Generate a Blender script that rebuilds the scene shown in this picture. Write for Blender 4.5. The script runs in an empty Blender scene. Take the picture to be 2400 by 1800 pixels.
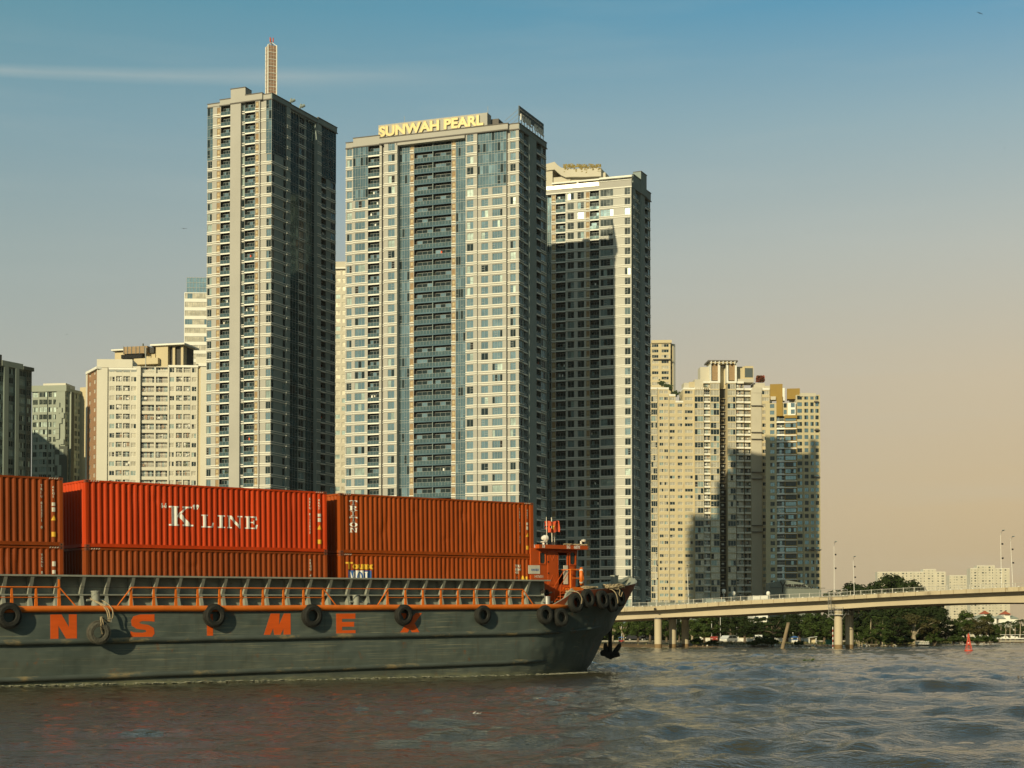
import bpy, bmesh, math, random
import numpy as np
from mathutils import Vector, Matrix
random.seed(7); np.random.seed(7)
C = bpy.context.scene.collection
SC = bpy.context.scene
# ------------------------------------------------------------------ camera
F_PX = 3700.0; HOR = 1490.0; CAMZ = 2.0; PIT = math.radians(1.5)
CYP = HOR - F_PX*math.tan(PIT)
cam = bpy.data.cameras.new('camera'); cam_o = bpy.data.objects.new('camera', cam); C.objects.link(cam_o)
cam_o.location = (0, 0, CAMZ); cam_o.rotation_euler = (math.pi/2+PIT, 0, 0)
cam.sensor_width = 36; cam.lens = F_PX/2400*36; cam.shift_y = (CYP-900)/2400
cam.clip_start = .5; cam.clip_end = 20000
SC.camera = cam_o
# ------------------------------------------------------------------ light
SUN_AZ = math.radians(27.6); SUN_EL = math.radians(19.2)      # light travels towards +Y turned to +X
ldir = Vector((math.sin(SUN_AZ)*math.cos(SUN_EL), math.cos(SUN_AZ)*math.cos(SUN_EL), -math.sin(SUN_EL)))
sun = bpy.data.lights.new('sun', 'SUN'); sun.energy = 4.7; sun.angle = math.radians(.6); sun.color = (1, .86, .54)
sun_o = bpy.data.objects.new('sun', sun); C.objects.link(sun_o)
sun_o.rotation_euler = ldir.to_track_quat('-Z', 'Y').to_euler(); sun_o.location = (-50, -80, 60)
w = bpy.data.worlds.new('World'); SC.world = w; w.use_nodes = True
nt = w.node_tree; nt.nodes.clear(); N = nt.nodes.new; L = nt.links.new
out = N('ShaderNodeOutputWorld'); bg = N('ShaderNodeBackground'); L(bg.outputs[0], out.inputs[0])
sky = N('ShaderNodeTexSky'); sky.sky_type = 'NISHITA'; sky.sun_disc = False
sky.sun_elevation = SUN_EL; sky.sun_rotation = SUN_AZ + math.pi; sky.dust_density = 3.0; sky.air_density = 1.2; sky.ozone_density = 2.0
tc = N('ShaderNodeTexCoord'); sep = N('ShaderNodeSeparateXYZ'); L(tc.outputs['Generated'], sep.inputs[0])
def wmath(op, a, b=None, clamp=False):
    n = N('ShaderNodeMath'); n.operation = op; n.use_clamp = clamp
    for i, v in enumerate((a, b)):
        if v is None: continue
        if isinstance(v, (int, float)): n.inputs[i].default_value = v
        else: L(v, n.inputs[i])
    return n.outputs[0]
def wmix(f, a, b, typ='MIX'):
    n = N('ShaderNodeMixRGB'); n.blend_type = typ
    for i, v in enumerate((f, a, b)):
        if isinstance(v, (int, float)): n.inputs[i].default_value = v
        elif isinstance(v, tuple): n.inputs[i].default_value = (*v, 1)
        else: L(v, n.inputs[i])
    return n.outputs[0]
# dusty evening air: the pale low sky blends upward into blue, warmer towards +X
# (coordinates: elevation = z, right = x)
rmp = N('ShaderNodeValToRGB'); cr = rmp.color_ramp
def lin(c):
    return tuple(((v/255)/12.92 if v/255 <= .04045 else ((v/255+.055)/1.055)**2.4) for v in c)
azf = wmath('MULTIPLY', sep.outputs[0], .13)
tilt = wmath('ADD', sep.outputs[2], wmath('MULTIPLY', sep.outputs[0], -.0))
stops = [(0, (192, 166, 126)), (.078, (205, 180, 139)), (.157, (203, 187, 157)), (.233, (186, 188, 176)), (.306, (150, 176, 182)), (.371, (92, 154, 184)), (.55, (56, 114, 146)), (1, (44, 84, 106))]
stopsL = [(0, (186, 178, 154)), (.078, (183, 178, 160)), (.157, (174, 176, 164)), (.233, (156, 171, 168)), (.306, (126, 160, 170)), (.371, (94, 148, 164)), (.55, (58, 110, 132)), (1, (44, 84, 106))]
def ramp(st):
    r = N('ShaderNodeValToRGB'); e = r.color_ramp.elements
    while len(e) > 1: e.remove(e[-1])
    e[0].position = st[0][0]; e[0].color = (*lin(st[0][1]), 1)
    for p, c in st[1:]:
        q = e.new(p); q.color = (*lin(c), 1)
    L(tilt, r.inputs[0]); return r.outputs[0]
rr, rl = ramp(stops), ramp(stopsL)
side = wmath('ADD', wmath('MULTIPLY', sep.outputs[0], 1.7), .5, True)
air = wmix(side, rl, rr)
# thin high cloud streaks
mp = N('ShaderNodeMapping'); L(tc.outputs['Generated'], mp.inputs[0]); mp.inputs['Scale'].default_value = (3.5, 3.5, 34); mp.inputs['Rotation'].default_value = (0, math.radians(3.5), 0)
nz = N('ShaderNodeTexNoise'); L(mp.outputs[0], nz.inputs[0]); nz.inputs['Scale'].default_value = 1.6; nz.inputs['Detail'].default_value = 6
el = sep.outputs[2]
line = wmath('ADD', wmath('ADD', el, wmath('MULTIPLY', sep.outputs[0], -.0536)), -.3407)     # height above the streak's axis
bw = wmath('ADD', wmath('MULTIPLY', wmath('ADD', sep.outputs[0], .33), .014), .0035)
band = wmath('SUBTRACT', 1, wmath('ABSOLUTE', wmath('DIVIDE', line, bw)), True)
fade = wmath('SUBTRACT', 1, wmath('MULTIPLY', wmath('ADD', sep.outputs[0], .33), 3.0), True)
cl = wmath('MULTIPLY', wmath('MULTIPLY', band, fade), wmath('MULTIPLY', nz.outputs[0], .95))
wis = wmath('MULTIPLY', wmath('SUBTRACT', nz.outputs[0], .52, True), .38)
airc = wmix(wmath('ADD', cl, wis, True), air, lin((190, 196, 188)))
backf = wmath('MULTIPLY', wmath('SUBTRACT', .88, sep.outputs[1], True), 1.9, True)
airc = wmix(backf, airc, lin((130, 153, 149)))  # cool tone made up for the unseen sky, fills shade and tints glass
sidef = wmath('MULTIPLY', wmath('SUBTRACT', sep.outputs[0], .42, True), 2.6, True)
airc = wmix(sidef, airc, lin((46, 66, 68)))  # unseen sky to the right, darkened so right-hand faces stay dim
skyc = wmix(1.0, sky.outputs[0], (.075, .085, .10), 'MULTIPLY')
mixed = wmix(.93, skyc, airc)
L(mixed, bg.inputs[0]); bg.inputs[1].default_value = 1.03
SC.view_settings.view_transform = 'Standard'; SC.view_settings.look = 'None'; SC.view_settings.gamma = 1
SC.view_settings.exposure = 0.0
SC.cycles.max_bounces = 6; SC.cycles.glossy_bounces = 3; SC.cycles.diffuse_bounces = 2; SC.cycles.transparent_max_bounces = 6
# ------------------------------------------------------------------ projection helpers
_ct, _st = math.cos(PIT), math.sin(PIT)
def ray(px, py):
    u = (px-1200)/F_PX; v = (CYP-py)/F_PX
    y = _ct - _st*v; z = _st + _ct*v
    return u/y, z/y
def at(px, py, Y):
    a, b = ray(px, py); return Vector((a*Y, Y, CAMZ+b*Y))
def proj(p):
    x, y, z = p[0], p[1], p[2]-CAMZ
    dd = y*_ct+z*_st
    if dd < .1: return 0, 0
    return 1200+F_PX*x/dd, CYP-F_PX*(z*_ct-y*_st)/dd
# ------------------------------------------------------------------ materials
def mat(name, col, rough=.6, metal=0, var=.0, vscale=1.0, stretch=(1, 1, 1), bump=0, bscale=20, col2=None, c2amt=.5, c2scale=1.0, spec=.5, coat=0, gen='Object', bstretch=None, sharp=.12):
    m = bpy.data.materials.new(name); m.use_nodes = True
    t = m.node_tree; b = t.nodes['Principled BSDF']
    b.inputs['Base Color'].default_value = (*col, 1); b.inputs['Roughness'].default_value = rough; b.inputs['Metallic'].default_value = metal
    b.inputs['Specular IOR Level'].default_value = spec; b.inputs['Coat Weight'].default_value = coat
    if var or col2 or bump:
        c = t.nodes.new('ShaderNodeTexCoord'); mp = t.nodes.new('ShaderNodeMapping'); t.links.new(c.outputs[gen], mp.inputs[0]); mp.inputs['Scale'].default_value = stretch
        src = None
        if var:
            n = t.nodes.new('ShaderNodeTexNoise'); n.inputs['Scale'].default_value = vscale; n.inputs['Detail'].default_value = 5; n.inputs['Roughness'].default_value = .65
            t.links.new(mp.outputs[0], n.inputs[0])
            r = t.nodes.new('ShaderNodeMapRange'); r.inputs[1].default_value = .3; r.inputs[2].default_value = .7; r.inputs[3].default_value = 1-var; r.inputs[4].default_value = 1+var
            t.links.new(n.outputs[0], r.inputs[0])
            mx = t.nodes.new('ShaderNodeMixRGB'); mx.blend_type = 'MULTIPLY'; mx.inputs[0].default_value = 1; mx.inputs[1].default_value = (*col, 1)
            t.links.new(r.outputs[0], mx.inputs[2]); src = mx.outputs[0]
            r2 = t.nodes.new('ShaderNodeMapRange'); r2.inputs[3].default_value = max(rough-.12, .02); r2.inputs[4].default_value = min(rough+.12, 1); t.links.new(n.outputs[0], r2.inputs[0]); t.links.new(r2.outputs[0], b.inputs['Roughness'])
        if col2:
            n = t.nodes.new('ShaderNodeTexNoise'); n.inputs['Scale'].default_value = c2scale; n.inputs['Detail'].default_value = 7; n.inputs['Roughness'].default_value = .7
            t.links.new(mp.outputs[0], n.inputs[0])
            r = t.nodes.new('ShaderNodeMapRange'); r.inputs[1].default_value = 1-c2amt; r.inputs[2].default_value = 1-c2amt+sharp
            t.links.new(n.outputs[0], r.inputs[0])
            mx = t.nodes.new('ShaderNodeMixRGB'); mx.inputs[1].default_value = (*col, 1)
            if src: t.links.new(src, mx.inputs[1])
            mx.inputs[2].default_value = (*col2, 1); t.links.new(r.outputs[0], mx.inputs[0]); src = mx.outputs[0]
        if src: t.links.new(src, b.inputs['Base Color'])
        if bump:
            n = t.nodes.new('ShaderNodeTexNoise'); n.inputs['Scale'].default_value = bscale; n.inputs['Detail'].default_value = 4
            if bstretch:
                m2 = t.nodes.new('ShaderNodeMapping'); t.links.new(c.outputs[gen], m2.inputs[0]); m2.inputs['Scale'].default_value = bstretch; t.links.new(m2.outputs[0], n.inputs[0])
            else: t.links.new(mp.outputs[0], n.inputs[0])
            bp = t.nodes.new('ShaderNodeBump'); bp.inputs['Strength'].default_value = bump; bp.inputs['Distance'].default_value = .1
            t.links.new(n.outputs[0], bp.inputs['Height']); t.links.new(bp.outputs[0], b.inputs['Normal'])
    return m
def hsv(*c): return c
M = {}
# tower finishes
M['beige'] = mat('beige_render', (.37, .36, .325), .8, var=.08, vscale=.06)
M['ochre'] = mat('ochre_cream_wall', (.48, .42, .27), .8, var=.08, vscale=.08)
M['palewall'] = mat('pale_render', (.46, .455, .41), .8, var=.08, vscale=.06)
M['shadecurtain'] = mat('shaded_curtain_wall', (.03, .08, .09), .03, .55, var=.3, vscale=.1, bump=.05, bscale=.12)  # curtain wall glass darkened for tower one's shaded side
M['cream'] = mat('cream_trim', (.74, .73, .655), .75, var=.07, vscale=.3)
M['creamwall'] = mat('cream_wall', (.50, .465, .37), .8, var=.08, vscale=.08)
M['glass'] = mat('teal_glass', (.27, .385, .41), .03, .72, var=.25, vscale=.15, bump=.04, bscale=.25)
M['glass2'] = mat('dark_glass', (.018, .032, .034), .03, .25, var=.3, vscale=.2, bump=.05, bscale=.3)
M['glass3'] = mat('curtained_glass', (.30, .38, .35), .22, .3, var=.2, vscale=.4)
M['glasswarm'] = mat('pale_window_glass', (.50, .46, .36), .22, .35, var=.25, vscale=.4)
M['curtainwall'] = mat('curtain_wall_glass', (.19, .28, .30), .03, .75, var=.2, vscale=.08, bump=.05, bscale=.12)
M['railglass'] = mat('railing_glass', (.10, .16, .17), .05, .5, var=.2, vscale=.5)
M['frame'] = mat('window_frame', (.30, .33, .32), .5)
M['darkframe'] = mat('dark_frame', (.07, .09, .09), .5)
M['recess'] = mat('balcony_recess_shade', (.055, .055, .05), .9)  # shade of balconies and shafts put into a near-black colour
M['louvre'] = mat('louvre_panel', (.30, .20, .10), .7, var=.3, vscale=1.2, stretch=(1, 1, 4))
M['tealwall'] = mat('grey_and_shaded_wall', (.23, .28, .27), .8, var=.08, vscale=.08)  # grey paint, and shade put into the colour of tower one's right side
M['roofdark'] = mat('roof_edge', (.12, .11, .10), .8)
M['white'] = mat('white_render', (.58, .555, .465), .8, var=.07, vscale=.08, col2=(.45, .41, .32), c2amt=.34, c2scale=.25, stretch=(1, 1, .35))
M['brownwall'] = mat('brown_wall', (.30, .17, .09), .8, var=.1, vscale=.1)
M['brownpaint'] = mat('brown_cladding', (.28, .18, .035), .8, var=.12, vscale=.1)
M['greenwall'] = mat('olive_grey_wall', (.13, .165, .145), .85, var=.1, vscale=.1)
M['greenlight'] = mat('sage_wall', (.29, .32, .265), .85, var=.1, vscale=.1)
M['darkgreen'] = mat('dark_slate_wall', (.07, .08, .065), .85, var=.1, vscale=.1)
M['tan'] = mat('tan_wall', (.53, .45, .285), .85, var=.1, vscale=.06, col2=(.36, .28, .17), c2amt=.36, c2scale=.12, stretch=(1, 1, .3))
M['gold'] = mat('gold_letters', (.50, .38, .16), .45, .2)
M['paleedge'] = mat('letter_edge', (.74, .64, .40), .5)
M['signwhite'] = mat('sign_white', (.75, .73, .66), .5)
M['mesh'] = mat('spire_cladding', (.27, .16, .10), .7, var=.35, vscale=.5, stretch=(1, 1, 3))
M['redmast'] = mat('red_mast', (.5, .10, .04), .6)
M['concrete'] = mat('concrete', (.42, .35, .23), .85, var=.16, vscale=.3, stretch=(1, 1, .3), col2=(.22, .18, .12), c2amt=.42, c2scale=.5)
M['conclight'] = mat('concrete_pale', (.47, .40, .28), .85, var=.10, vscale=.2, col2=(.36, .30, .21), c2amt=.37, c2scale=.6, stretch=(1, 1, .25))
M['waterstain'] = mat('tide_stain', (.20, .13, .06), .8, var=.2, vscale=2)
M['galv'] = mat('galvanised', (.42, .42, .40), .45, .5)
# ------------------------------------------------------------------ mesh builder
class MB:
    def __init__(s): s.v = []; s.f = []; s.m = []; s.mats = []; s.smooth = False
    def mi(s, m):
        m = M[m] if isinstance(m, str) else m
        if m not in s.mats: s.mats.append(m)
        return s.mats.index(m)
    def face(s, pts, m):
        i = len(s.v); s.v += [tuple(p) for p in pts]; s.f.append(tuple(range(i, i+len(pts)))); s.m.append(s.mi(m))
    def add(s, vs, fs, m):
        i = len(s.v); s.v += [tuple(p) for p in vs]; k = s.mi(m)
        for f in fs: s.f.append(tuple(i+j for j in f)); s.m.append(k)
    def box(s, x0, x1, y0, y1, z0, z1, m):
        v = [(x, y, z) for x in (x0, x1) for y in (y0, y1) for z in (z0, z1)]
        s.add(v, [(0, 1, 3, 2), (4, 6, 7, 5), (0, 4, 5, 1), (2, 3, 7, 6), (0, 2, 6, 4), (1, 5, 7, 3)], m)
    def tube(s, pts, r, m, n=8, cap=True):
        pts = [Vector(p) for p in pts]; rs = r if isinstance(r, (list, tuple)) else [r]*len(pts)
        rings = []; up = Vector((0, 0, 1)); u = None
        for i, p in enumerate(pts):
            d = (pts[min(i+1, len(pts)-1)]-pts[max(i-1, 0)]).normalized()
            if u is None: u = d.cross(up) if abs(d.z) < .9 else d.cross(Vector((1, 0, 0)))
            u = (u-d*u.dot(d)).normalized(); v = d.cross(u)
            rings.append([p+(u*math.cos(a)+v*math.sin(a))*rs[i] for a in [2*math.pi*k/n for k in range(n)]])
        vs = [q for r_ in rings for q in r_]; fs = []
        for i in range(len(pts)-1):
            for k in range(n):
                a = i*n+k; b = i*n+(k+1) % n; fs.append((a, b, b+n, a+n))
        if cap: fs.append(tuple(range(n-1, -1, -1))); fs.append(tuple(range((len(pts)-1)*n, len(pts)*n)))
        s.add(vs, fs, m)
    def lathe(s, prof, m, c=(0, 0, 0), n=20, axis='z'):
        vs = []; fs = []
        for r, h in prof:
            for k in range(n):
                a = 2*math.pi*k/n
                p = (r*math.cos(a), r*math.sin(a), h) if axis == 'z' else ((r*math.cos(a), h, r*math.sin(a)) if axis == 'y' else (h, r*math.cos(a), r*math.sin(a)))
                vs.append((c[0]+p[0], c[1]+p[1], c[2]+p[2]))
        for i in range(len(prof)-1):
            for k in range(n):
                a = i*n+k; b = i*n+(k+1) % n; fs.append((a, b, b+n, a+n))
        s.add(vs, fs, m)
    def prism(s, poly, y0, y1, m):     # polygon in x,z, thickness in y
        n = len(poly); vs = [(x, y0, z) for x, z in poly]+[(x, y1, z) for x, z in poly]
        s.add(vs, [tuple(range(n)), tuple(range(2*n-1, n-1, -1))]+[(i, i+n, (i+1) % n+n, (i+1) % n) for i in range(n)], m)
    def merge(s, o):
        i = len(s.v); s.v += o.v
        k = [s.mi(m) for m in o.mats]
        s.f += [tuple(i+j for j in f) for f in o.f]; s.m += [k[j] for j in o.m]
    def build(s, name, parent=None, off=None, smooth=False, loc=None):
        me = bpy.data.meshes.new(name); v = s.v
        if off is not None: v = [(a-off[0], b-off[1], c-off[2]) for a, b, c in v]
        me.from_pydata(v, [], s.f)
        for m in s.mats: me.materials.append(m)
        me.polygons.foreach_set('material_index', s.m)
        if smooth or s.smooth: me.polygons.foreach_set('use_smooth', [True]*len(s.f))
        me.update()
        o = bpy.data.objects.new(name, me); C.objects.link(o)
        if parent is not None: o.parent = parent
        if loc is not None: o.location = loc
        return o
def tag(o, label, cat, group=None):
    o['label'] = label; o['category'] = cat
    if group: o['group'] = group
    return o
def thing(name, label, cat, loc=(0, 0, 0), rot=(0, 0, 0), group=None):
    o = bpy.data.objects.new(name, None); C.objects.link(o); o.location = loc; o.rotation_euler = rot
    return tag(o, label, cat, group)
def copy_tree(o, parent=None):
    c = o.copy(); C.objects.link(c); c.parent = parent
    for ch in list(o.children): copy_tree(ch, c)
    return c
def text_geo(s, size=1.0, bold=0.0):
    cu = bpy.data.curves.new('t', 'FONT'); cu.body = s; cu.size = size; cu.offset = bold; cu.resolution_u = 3
    ob = bpy.data.objects.new('t', cu); C.objects.link(ob)
    dg = bpy.context.evaluated_depsgraph_get(); dg.update()
    me = bpy.data.meshes.new_from_object(ob.evaluated_get(dg))
    vs = [(v.co.x, v.co.y) for v in me.vertices]; fs = [tuple(p.vertices) for p in me.polygons]
    bpy.data.objects.remove(ob); bpy.data.curves.remove(cu); bpy.data.meshes.remove(me)
    return vs, fs
# ================================================================== WATER AND LAND
def make_water():
    m = bpy.data.materials.new('river_water'); m.use_nodes = True; t = m.node_tree; b = t.nodes['Principled BSDF']
    b.inputs['Base Color'].default_value = (.048, .040, .020, 1); b.inputs['Roughness'].default_value = .05; b.inputs['IOR'].default_value = 1.33
    b.inputs['Specular IOR Level'].default_value = .6
    c = t.nodes.new('ShaderNodeTexCoord')
    def nz(sc, st, det, dist):
        mp = t.nodes.new('ShaderNodeMapping'); t.links.new(c.outputs['Object'], mp.inputs[0]); mp.inputs['Scale'].default_value = st; mp.inputs['Rotation'].default_value = (0, 0, .5)
        n = t.nodes.new('ShaderNodeTexNoise'); n.inputs['Scale'].default_value = sc; n.inputs['Detail'].default_value = det; n.inputs['Distortion'].default_value = dist
        t.links.new(mp.outputs[0], n.inputs[0]); return n.outputs[0]
    a = nz(1.3, (1, 1.7, 1), 3, .6); d = nz(4.5, (1, 1.5, 1), 3, .3); e_ = nz(13, (1, 1.3, 1), 3, .2)
    b1 = t.nodes.new('ShaderNodeBump'); b1.inputs['Strength'].default_value = .8; b1.inputs['Distance'].default_value = .08; t.links.new(a, b1.inputs['Height'])
    b2 = t.nodes.new('ShaderNodeBump'); b2.inputs['Strength'].default_value = .75; b2.inputs['Distance'].default_value = .05; t.links.new(d, b2.inputs['Height']); t.links.new(b1.outputs[0], b2.inputs['Normal'])
    b3 = t.nodes.new('ShaderNodeBump'); b3.inputs['Strength'].default_value = .8; b3.inputs['Distance'].default_value = .03; t.links.new(e_, b3.inputs['Height']); t.links.new(b2.outputs[0], b3.inputs['Normal']); t.links.new(b3.outputs[0], b.inputs['Normal'])
    # fan-shaped grid, finer where it is near
    ny, nx = 620, 560
    Y = 9*np.power(480/9, np.linspace(0, 1, ny)); A = np.tan(np.linspace(-.62, .62, nx))
    X = A[None, :]*Y[:, None]; YY = np.repeat(Y[:, None], nx, 1)
    Z = np.zeros_like(X); rng = np.random.RandomState(3)
    for lam, amp, k, spread, base in ((14, .07, 6, .35, -.5), (7, .058, 8, .5, -.35), (3.4, .040, 12, .9, -.4), (1.7, .027, 14, 1.2, -.2), (.8, .018, 18, 1.5, 0)):
        for i in range(k):
            th = base+rng.uniform(-spread, spread); l = lam*rng.uniform(.75, 1.35); ph = rng.uniform(0, 6.28)
            kx, ky = 2*math.pi/l*math.sin(th), 2*math.pi/l*math.cos(th)
            s_ = np.sin(kx*X+ky*YY+ph)
            Z += amp/math.sqrt(k)*1.5*(s_ if lam < 2 else (1-np.abs(s_))*1.6-.6)
    # calmer in the lee of the hull on the left, livelier to the right
    calm = 1/(1+np.exp(-(X+1+.18*(YY-40))/5.0))
    g = .14+1.0*calm
    # slow patches
    pat = .75+.3*np.sin(X*.11+YY*.07)+.2*np.sin(X*.05-YY*.12+1)
    fall = np.clip(1.15-YY/400, .35, 1)
    Z = Z*g*pat*fall
    # wake crests running in from lower right
    for x0, y0, th, ln, hh, wd in ((11, 78, -.1, 6, .42, 1.8), (8.3, 48, -.22, 5, .40, 1.2), (5.0, 27.6, -.3, 2.0, .27, .55), (6.4, 24.6, -.3, 1.6, .22, .45), (2.6, 37, -.25, 4.5, .26, 1.0), (15, 60, -.1, 6, .36, 1.5), (12.5, 40, -.15, 4, .26, .9), (1.2, 30, -.35, 3, .18, .8), (9.5, 33, -.2, 3, .22, .7), (20, 90, -.05, 8, .40, 2), (3.4, 56, -.3, 5, .26, 1.3)):
        u = (X-x0)*math.cos(th)+(YY-y0)*math.sin(th); v = -(X-x0)*math.sin(th)+(YY-y0)*math.cos(th)+.25*np.sin(u*.9)
        Z += .85*hh*np.exp(-(u/ln)**2)*(np.exp(-(v/wd)**2)-.5*np.exp(-((v-wd*1.6)/wd)**2))
    v = np.stack([X, YY, Z], -1).reshape(-1, 3)
    idx = np.arange(ny*nx).reshape(ny, nx)
    q = np.stack([idx[:-1, :-1], idx[:-1, 1:], idx[1:, 1:], idx[1:, :-1]], -1).reshape(-1, 4)
    base = len(v); R = 6000
    v = np.vstack([v, [[-R, -R, -.45], [R, -R, -.45], [R, R, -.45], [-R, R, -.45]]]); 
    me = bpy.data.meshes.new('water'); me.from_pydata([], [], [])
    me.vertices.add(len(v)); me.vertices.foreach_set('co', v.ravel())
    q = np.vstack([q, [[base, base+1, base+2, base+3]]])
    me.loops.add(q.size); me.loops.foreach_set('vertex_index', q.ravel().astype(np.int32))
    me.polygons.add(len(q)); me.polygons.foreach_set('loop_start', np.arange(0, q.size, 4, dtype=np.int32)); me.polygons.foreach_set('loop_total', np.full(len(q), 4, np.int32))
    me.polygons.foreach_set('use_smooth', [True]*len(q)); me.update(calc_edges=True); me.validate()
    me.materials.append(m); o = bpy.data.objects.new('water', me); C.objects.link(o); o['kind'] = 'structure'
make_water()
M['earth'] = mat('earth', (.16, .115, .06), .95, var=.3, vscale=.3, col2=(.09, .10, .04), c2amt=.5, c2scale=.12, bump=.6, bscale=1.5)
M['mud'] = mat('mud', (.20, .14, .075), .8, var=.3, vscale=.8, bump=.8, bscale=2)
M['asphalt'] = mat('asphalt', (.07, .068, .062), .9, var=.2, vscale=.6)
M['kerb'] = mat('kerb_stone', (.45, .41, .33), .85, var=.1, vscale=1)
def make_land():
    sh = [(-3000, 300), (-60, 285), (8, 268), (18, 264), (24, 268), (34, 270), (44, 272), (54, 283), (62, 300), (70, 330), (86, 352), (104, 366), (112, 410), (135, 440), (170, 450), (3000, 470)]
    pts = []
    for (x0, y0), (x1, y1) in zip(sh, sh[1:]):
        n = max(1, min(16, int(abs(x1-x0)/3)))
        for i in range(n):
            f = i/n; pts.append((x0+(x1-x0)*f, y0+(y1-y0)*f+(random.uniform(-1, 1) if 0 < x0 < 160 else 0)))
    pts.append(sh[-1])
    mb = MB(); rows = [(-1.5, -.7), (.8, .16), (3.5, .38), (7, .6), (60, .75), (7000, 1.0)]
    vs = []; nr = len(rows)
    for x, y in pts:
        for j, (dy, z) in enumerate(rows): vs.append((x, y+dy, z+(random.uniform(-.06, .08) if 1 <= j <= 2 else 0)))
    fa = []; fb = []
    for i in range(len(pts)-1):
        for j in range(nr-1):
            a = i*nr+j; (fb if j < 2 else fa).append((a, a+nr, a+nr+1, a+1))
    mb.add(vs, fa, 'earth'); mb.add(vs, fb, 'mud')
    o = mb.build('ground'); o['kind'] = 'structure'
    # riverside road: surface, kerbs, centre line
    r = MB(); r.box(-150, 250, 346, 356, .76, .80, 'asphalt')
    for x in range(-150, 250, 8): r.box(x, x+3, 350.9, 351.1, .80, .804, 'kerb')
    r.box(-150, 250, 345.6, 346, .74, .92, 'kerb'); r.box(-150, 250, 356, 356.4, .74, .92, 'kerb')
    o = r.build('road'); o['kind'] = 'structure'
make_land()

# ================================================================== BARGE
TH = math.atan2(16.43, 18.84); P0 = Vector((-17.75, 66, 0))
TRIM = .0155
BM = Matrix.Translation(P0) @ Matrix.Rotation(TH, 4, 'Z') @ Matrix.Rotation(-TRIM, 4, 'Y')
BMI = BM.inverted()
def bl(px, py, w):      # pixel -> barge coordinates (t, -w, z) on the plane w
    a, b = ray(px, py); o = BMI @ Vector((0, 0, CAMZ)); d = BMI.to_3x3() @ Vector((a, 1, b))
    k = (-w-o.y)/d.y; return o+d*k
def bt(px, py, w=0): return bl(px, py, w).x
def bz(px, py, w=0): return bl(px, py, w).z
M['hull'] = mat('hull_paint', (.115, .135, .115), .62, var=.13, vscale=.35, stretch=(.35, 1, 1), col2=(.20, .20, .15), c2amt=.36, c2scale=.9, bump=.25, bscale=1.2, bstretch=(.6, 1, .8))
def hull_mat():
    m = bpy.data.materials.new('hull_paint_weathered'); m.use_nodes = True; t = m.node_tree; b = t.nodes['Principled BSDF']; N_ = t.nodes.new; L_ = t.links.new
    c = N_('ShaderNodeTexCoord'); sp = N_('ShaderNodeSeparateXYZ'); L_(c.outputs['Object'], sp.inputs[0])
    def noise(sc, st, det=6, rough=.65):
        mp = N_('ShaderNodeMapping'); L_(c.outputs['Object'], mp.inputs[0]); mp.inputs['Scale'].default_value = st
        n = N_('ShaderNodeTexNoise'); n.inputs['Scale'].default_value = sc; n.inputs['Detail'].default_value = det; n.inputs['Roughness'].default_value = rough; L_(mp.outputs[0], n.inputs[0]); return n.outputs[0]
    def rng(v, a, bb, lo=0, hi=1):
        r = N_('ShaderNodeMapRange'); r.inputs[1].default_value = a; r.inputs[2].default_value = bb; r.inputs[3].default_value = lo; r.inputs[4].default_value = hi; L_(v, r.inputs[0]); return r.outputs[0]
    def mul(a, bb):
        n = N_('ShaderNodeMath'); n.operation = 'MULTIPLY'; L_(a, n.inputs[0])
        if isinstance(bb, float): n.inputs[1].default_value = bb
        else: L_(bb, n.inputs[1])
        return n.outputs[0]
    def mix(f, a, col):
        n = N_('ShaderNodeMixRGB'); L_(f, n.inputs[0]); n.inputs[2].default_value = (*col, 1)
        if isinstance(a, tuple): n.inputs[1].default_value = (*a, 1)
        else: L_(a, n.inputs[1])
        return n.outputs[0]
    base = mix(rng(noise(.5, (.3, 1, 1)), .35, .65), (.074, .096, .084), (.108, .130, .114))
    # horizontal scuffs worn by quays, patchy
    sc1 = mul(rng(noise(2.2, (.12, 1, 5)), .56, .66), rng(noise(.5, (.3, 1, .6)), .42, .6))
    base = mix(mul(sc1, .75), base, (.27, .26, .17))
    sc3 = mul(rng(noise(5.0, (.05, 1, 6), 4), .57, .64), rng(noise(.35, (.5, 1, .8), 3), .48, .6)); base = mix(mul(sc3, .7), base, (.34, .32, .21))
    # vertical run stains
    vs = mul(rng(noise(2.0, (2.6, 1, .18)), .56, .72), .45); base = mix(vs, base, (.085, .075, .05))
    # rust patches
    ru = mul(rng(noise(1.6, (1, 1, 1), 8, .75), .59, .67), .65); base = mix(ru, base, (.20, .085, .03))
    # light growth and salt line just above the water
    z = N_('ShaderNodeMath'); z.operation = 'ADD'; L_(sp.outputs[2], z.inputs[0]); z.inputs[1].default_value = 0.0
    zx = N_('ShaderNodeMath'); zx.operation = 'MULTIPLY'; L_(sp.outputs[0], zx.inputs[0]); zx.inputs[1].default_value = TRIM
    za = N_('ShaderNodeMath'); za.operation = 'ADD'; L_(sp.outputs[2], za.inputs[0]); L_(zx.outputs[0], za.inputs[1])
    wl = rng(za.outputs[0], .04, .26, 1, 0); wl2 = mul(wl, rng(noise(3, (.5, 1, 2.5)), .40, .58)); base = mix(wl2, base, (.25, .25, .14))
    lo = rng(za.outputs[0], .2, 1.5, .5, 0); base = mix(mul(lo, rng(noise(.9, (.3, 1, 1.5)), .38, .6)), base, (.085, .085, .055))
    L_(base, b.inputs['Base Color']); b.inputs['Roughness'].default_value = .55
    bp = N_('ShaderNodeBump'); bp.inputs['Strength'].default_value = .8; bp.inputs['Distance'].default_value = .16; L_(noise(.9, (.7, 1, .9), 2, .5), bp.inputs['Height']); L_(bp.outputs[0], b.inputs['Normal'])
    return m
M['hull'] = hull_mat()
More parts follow.
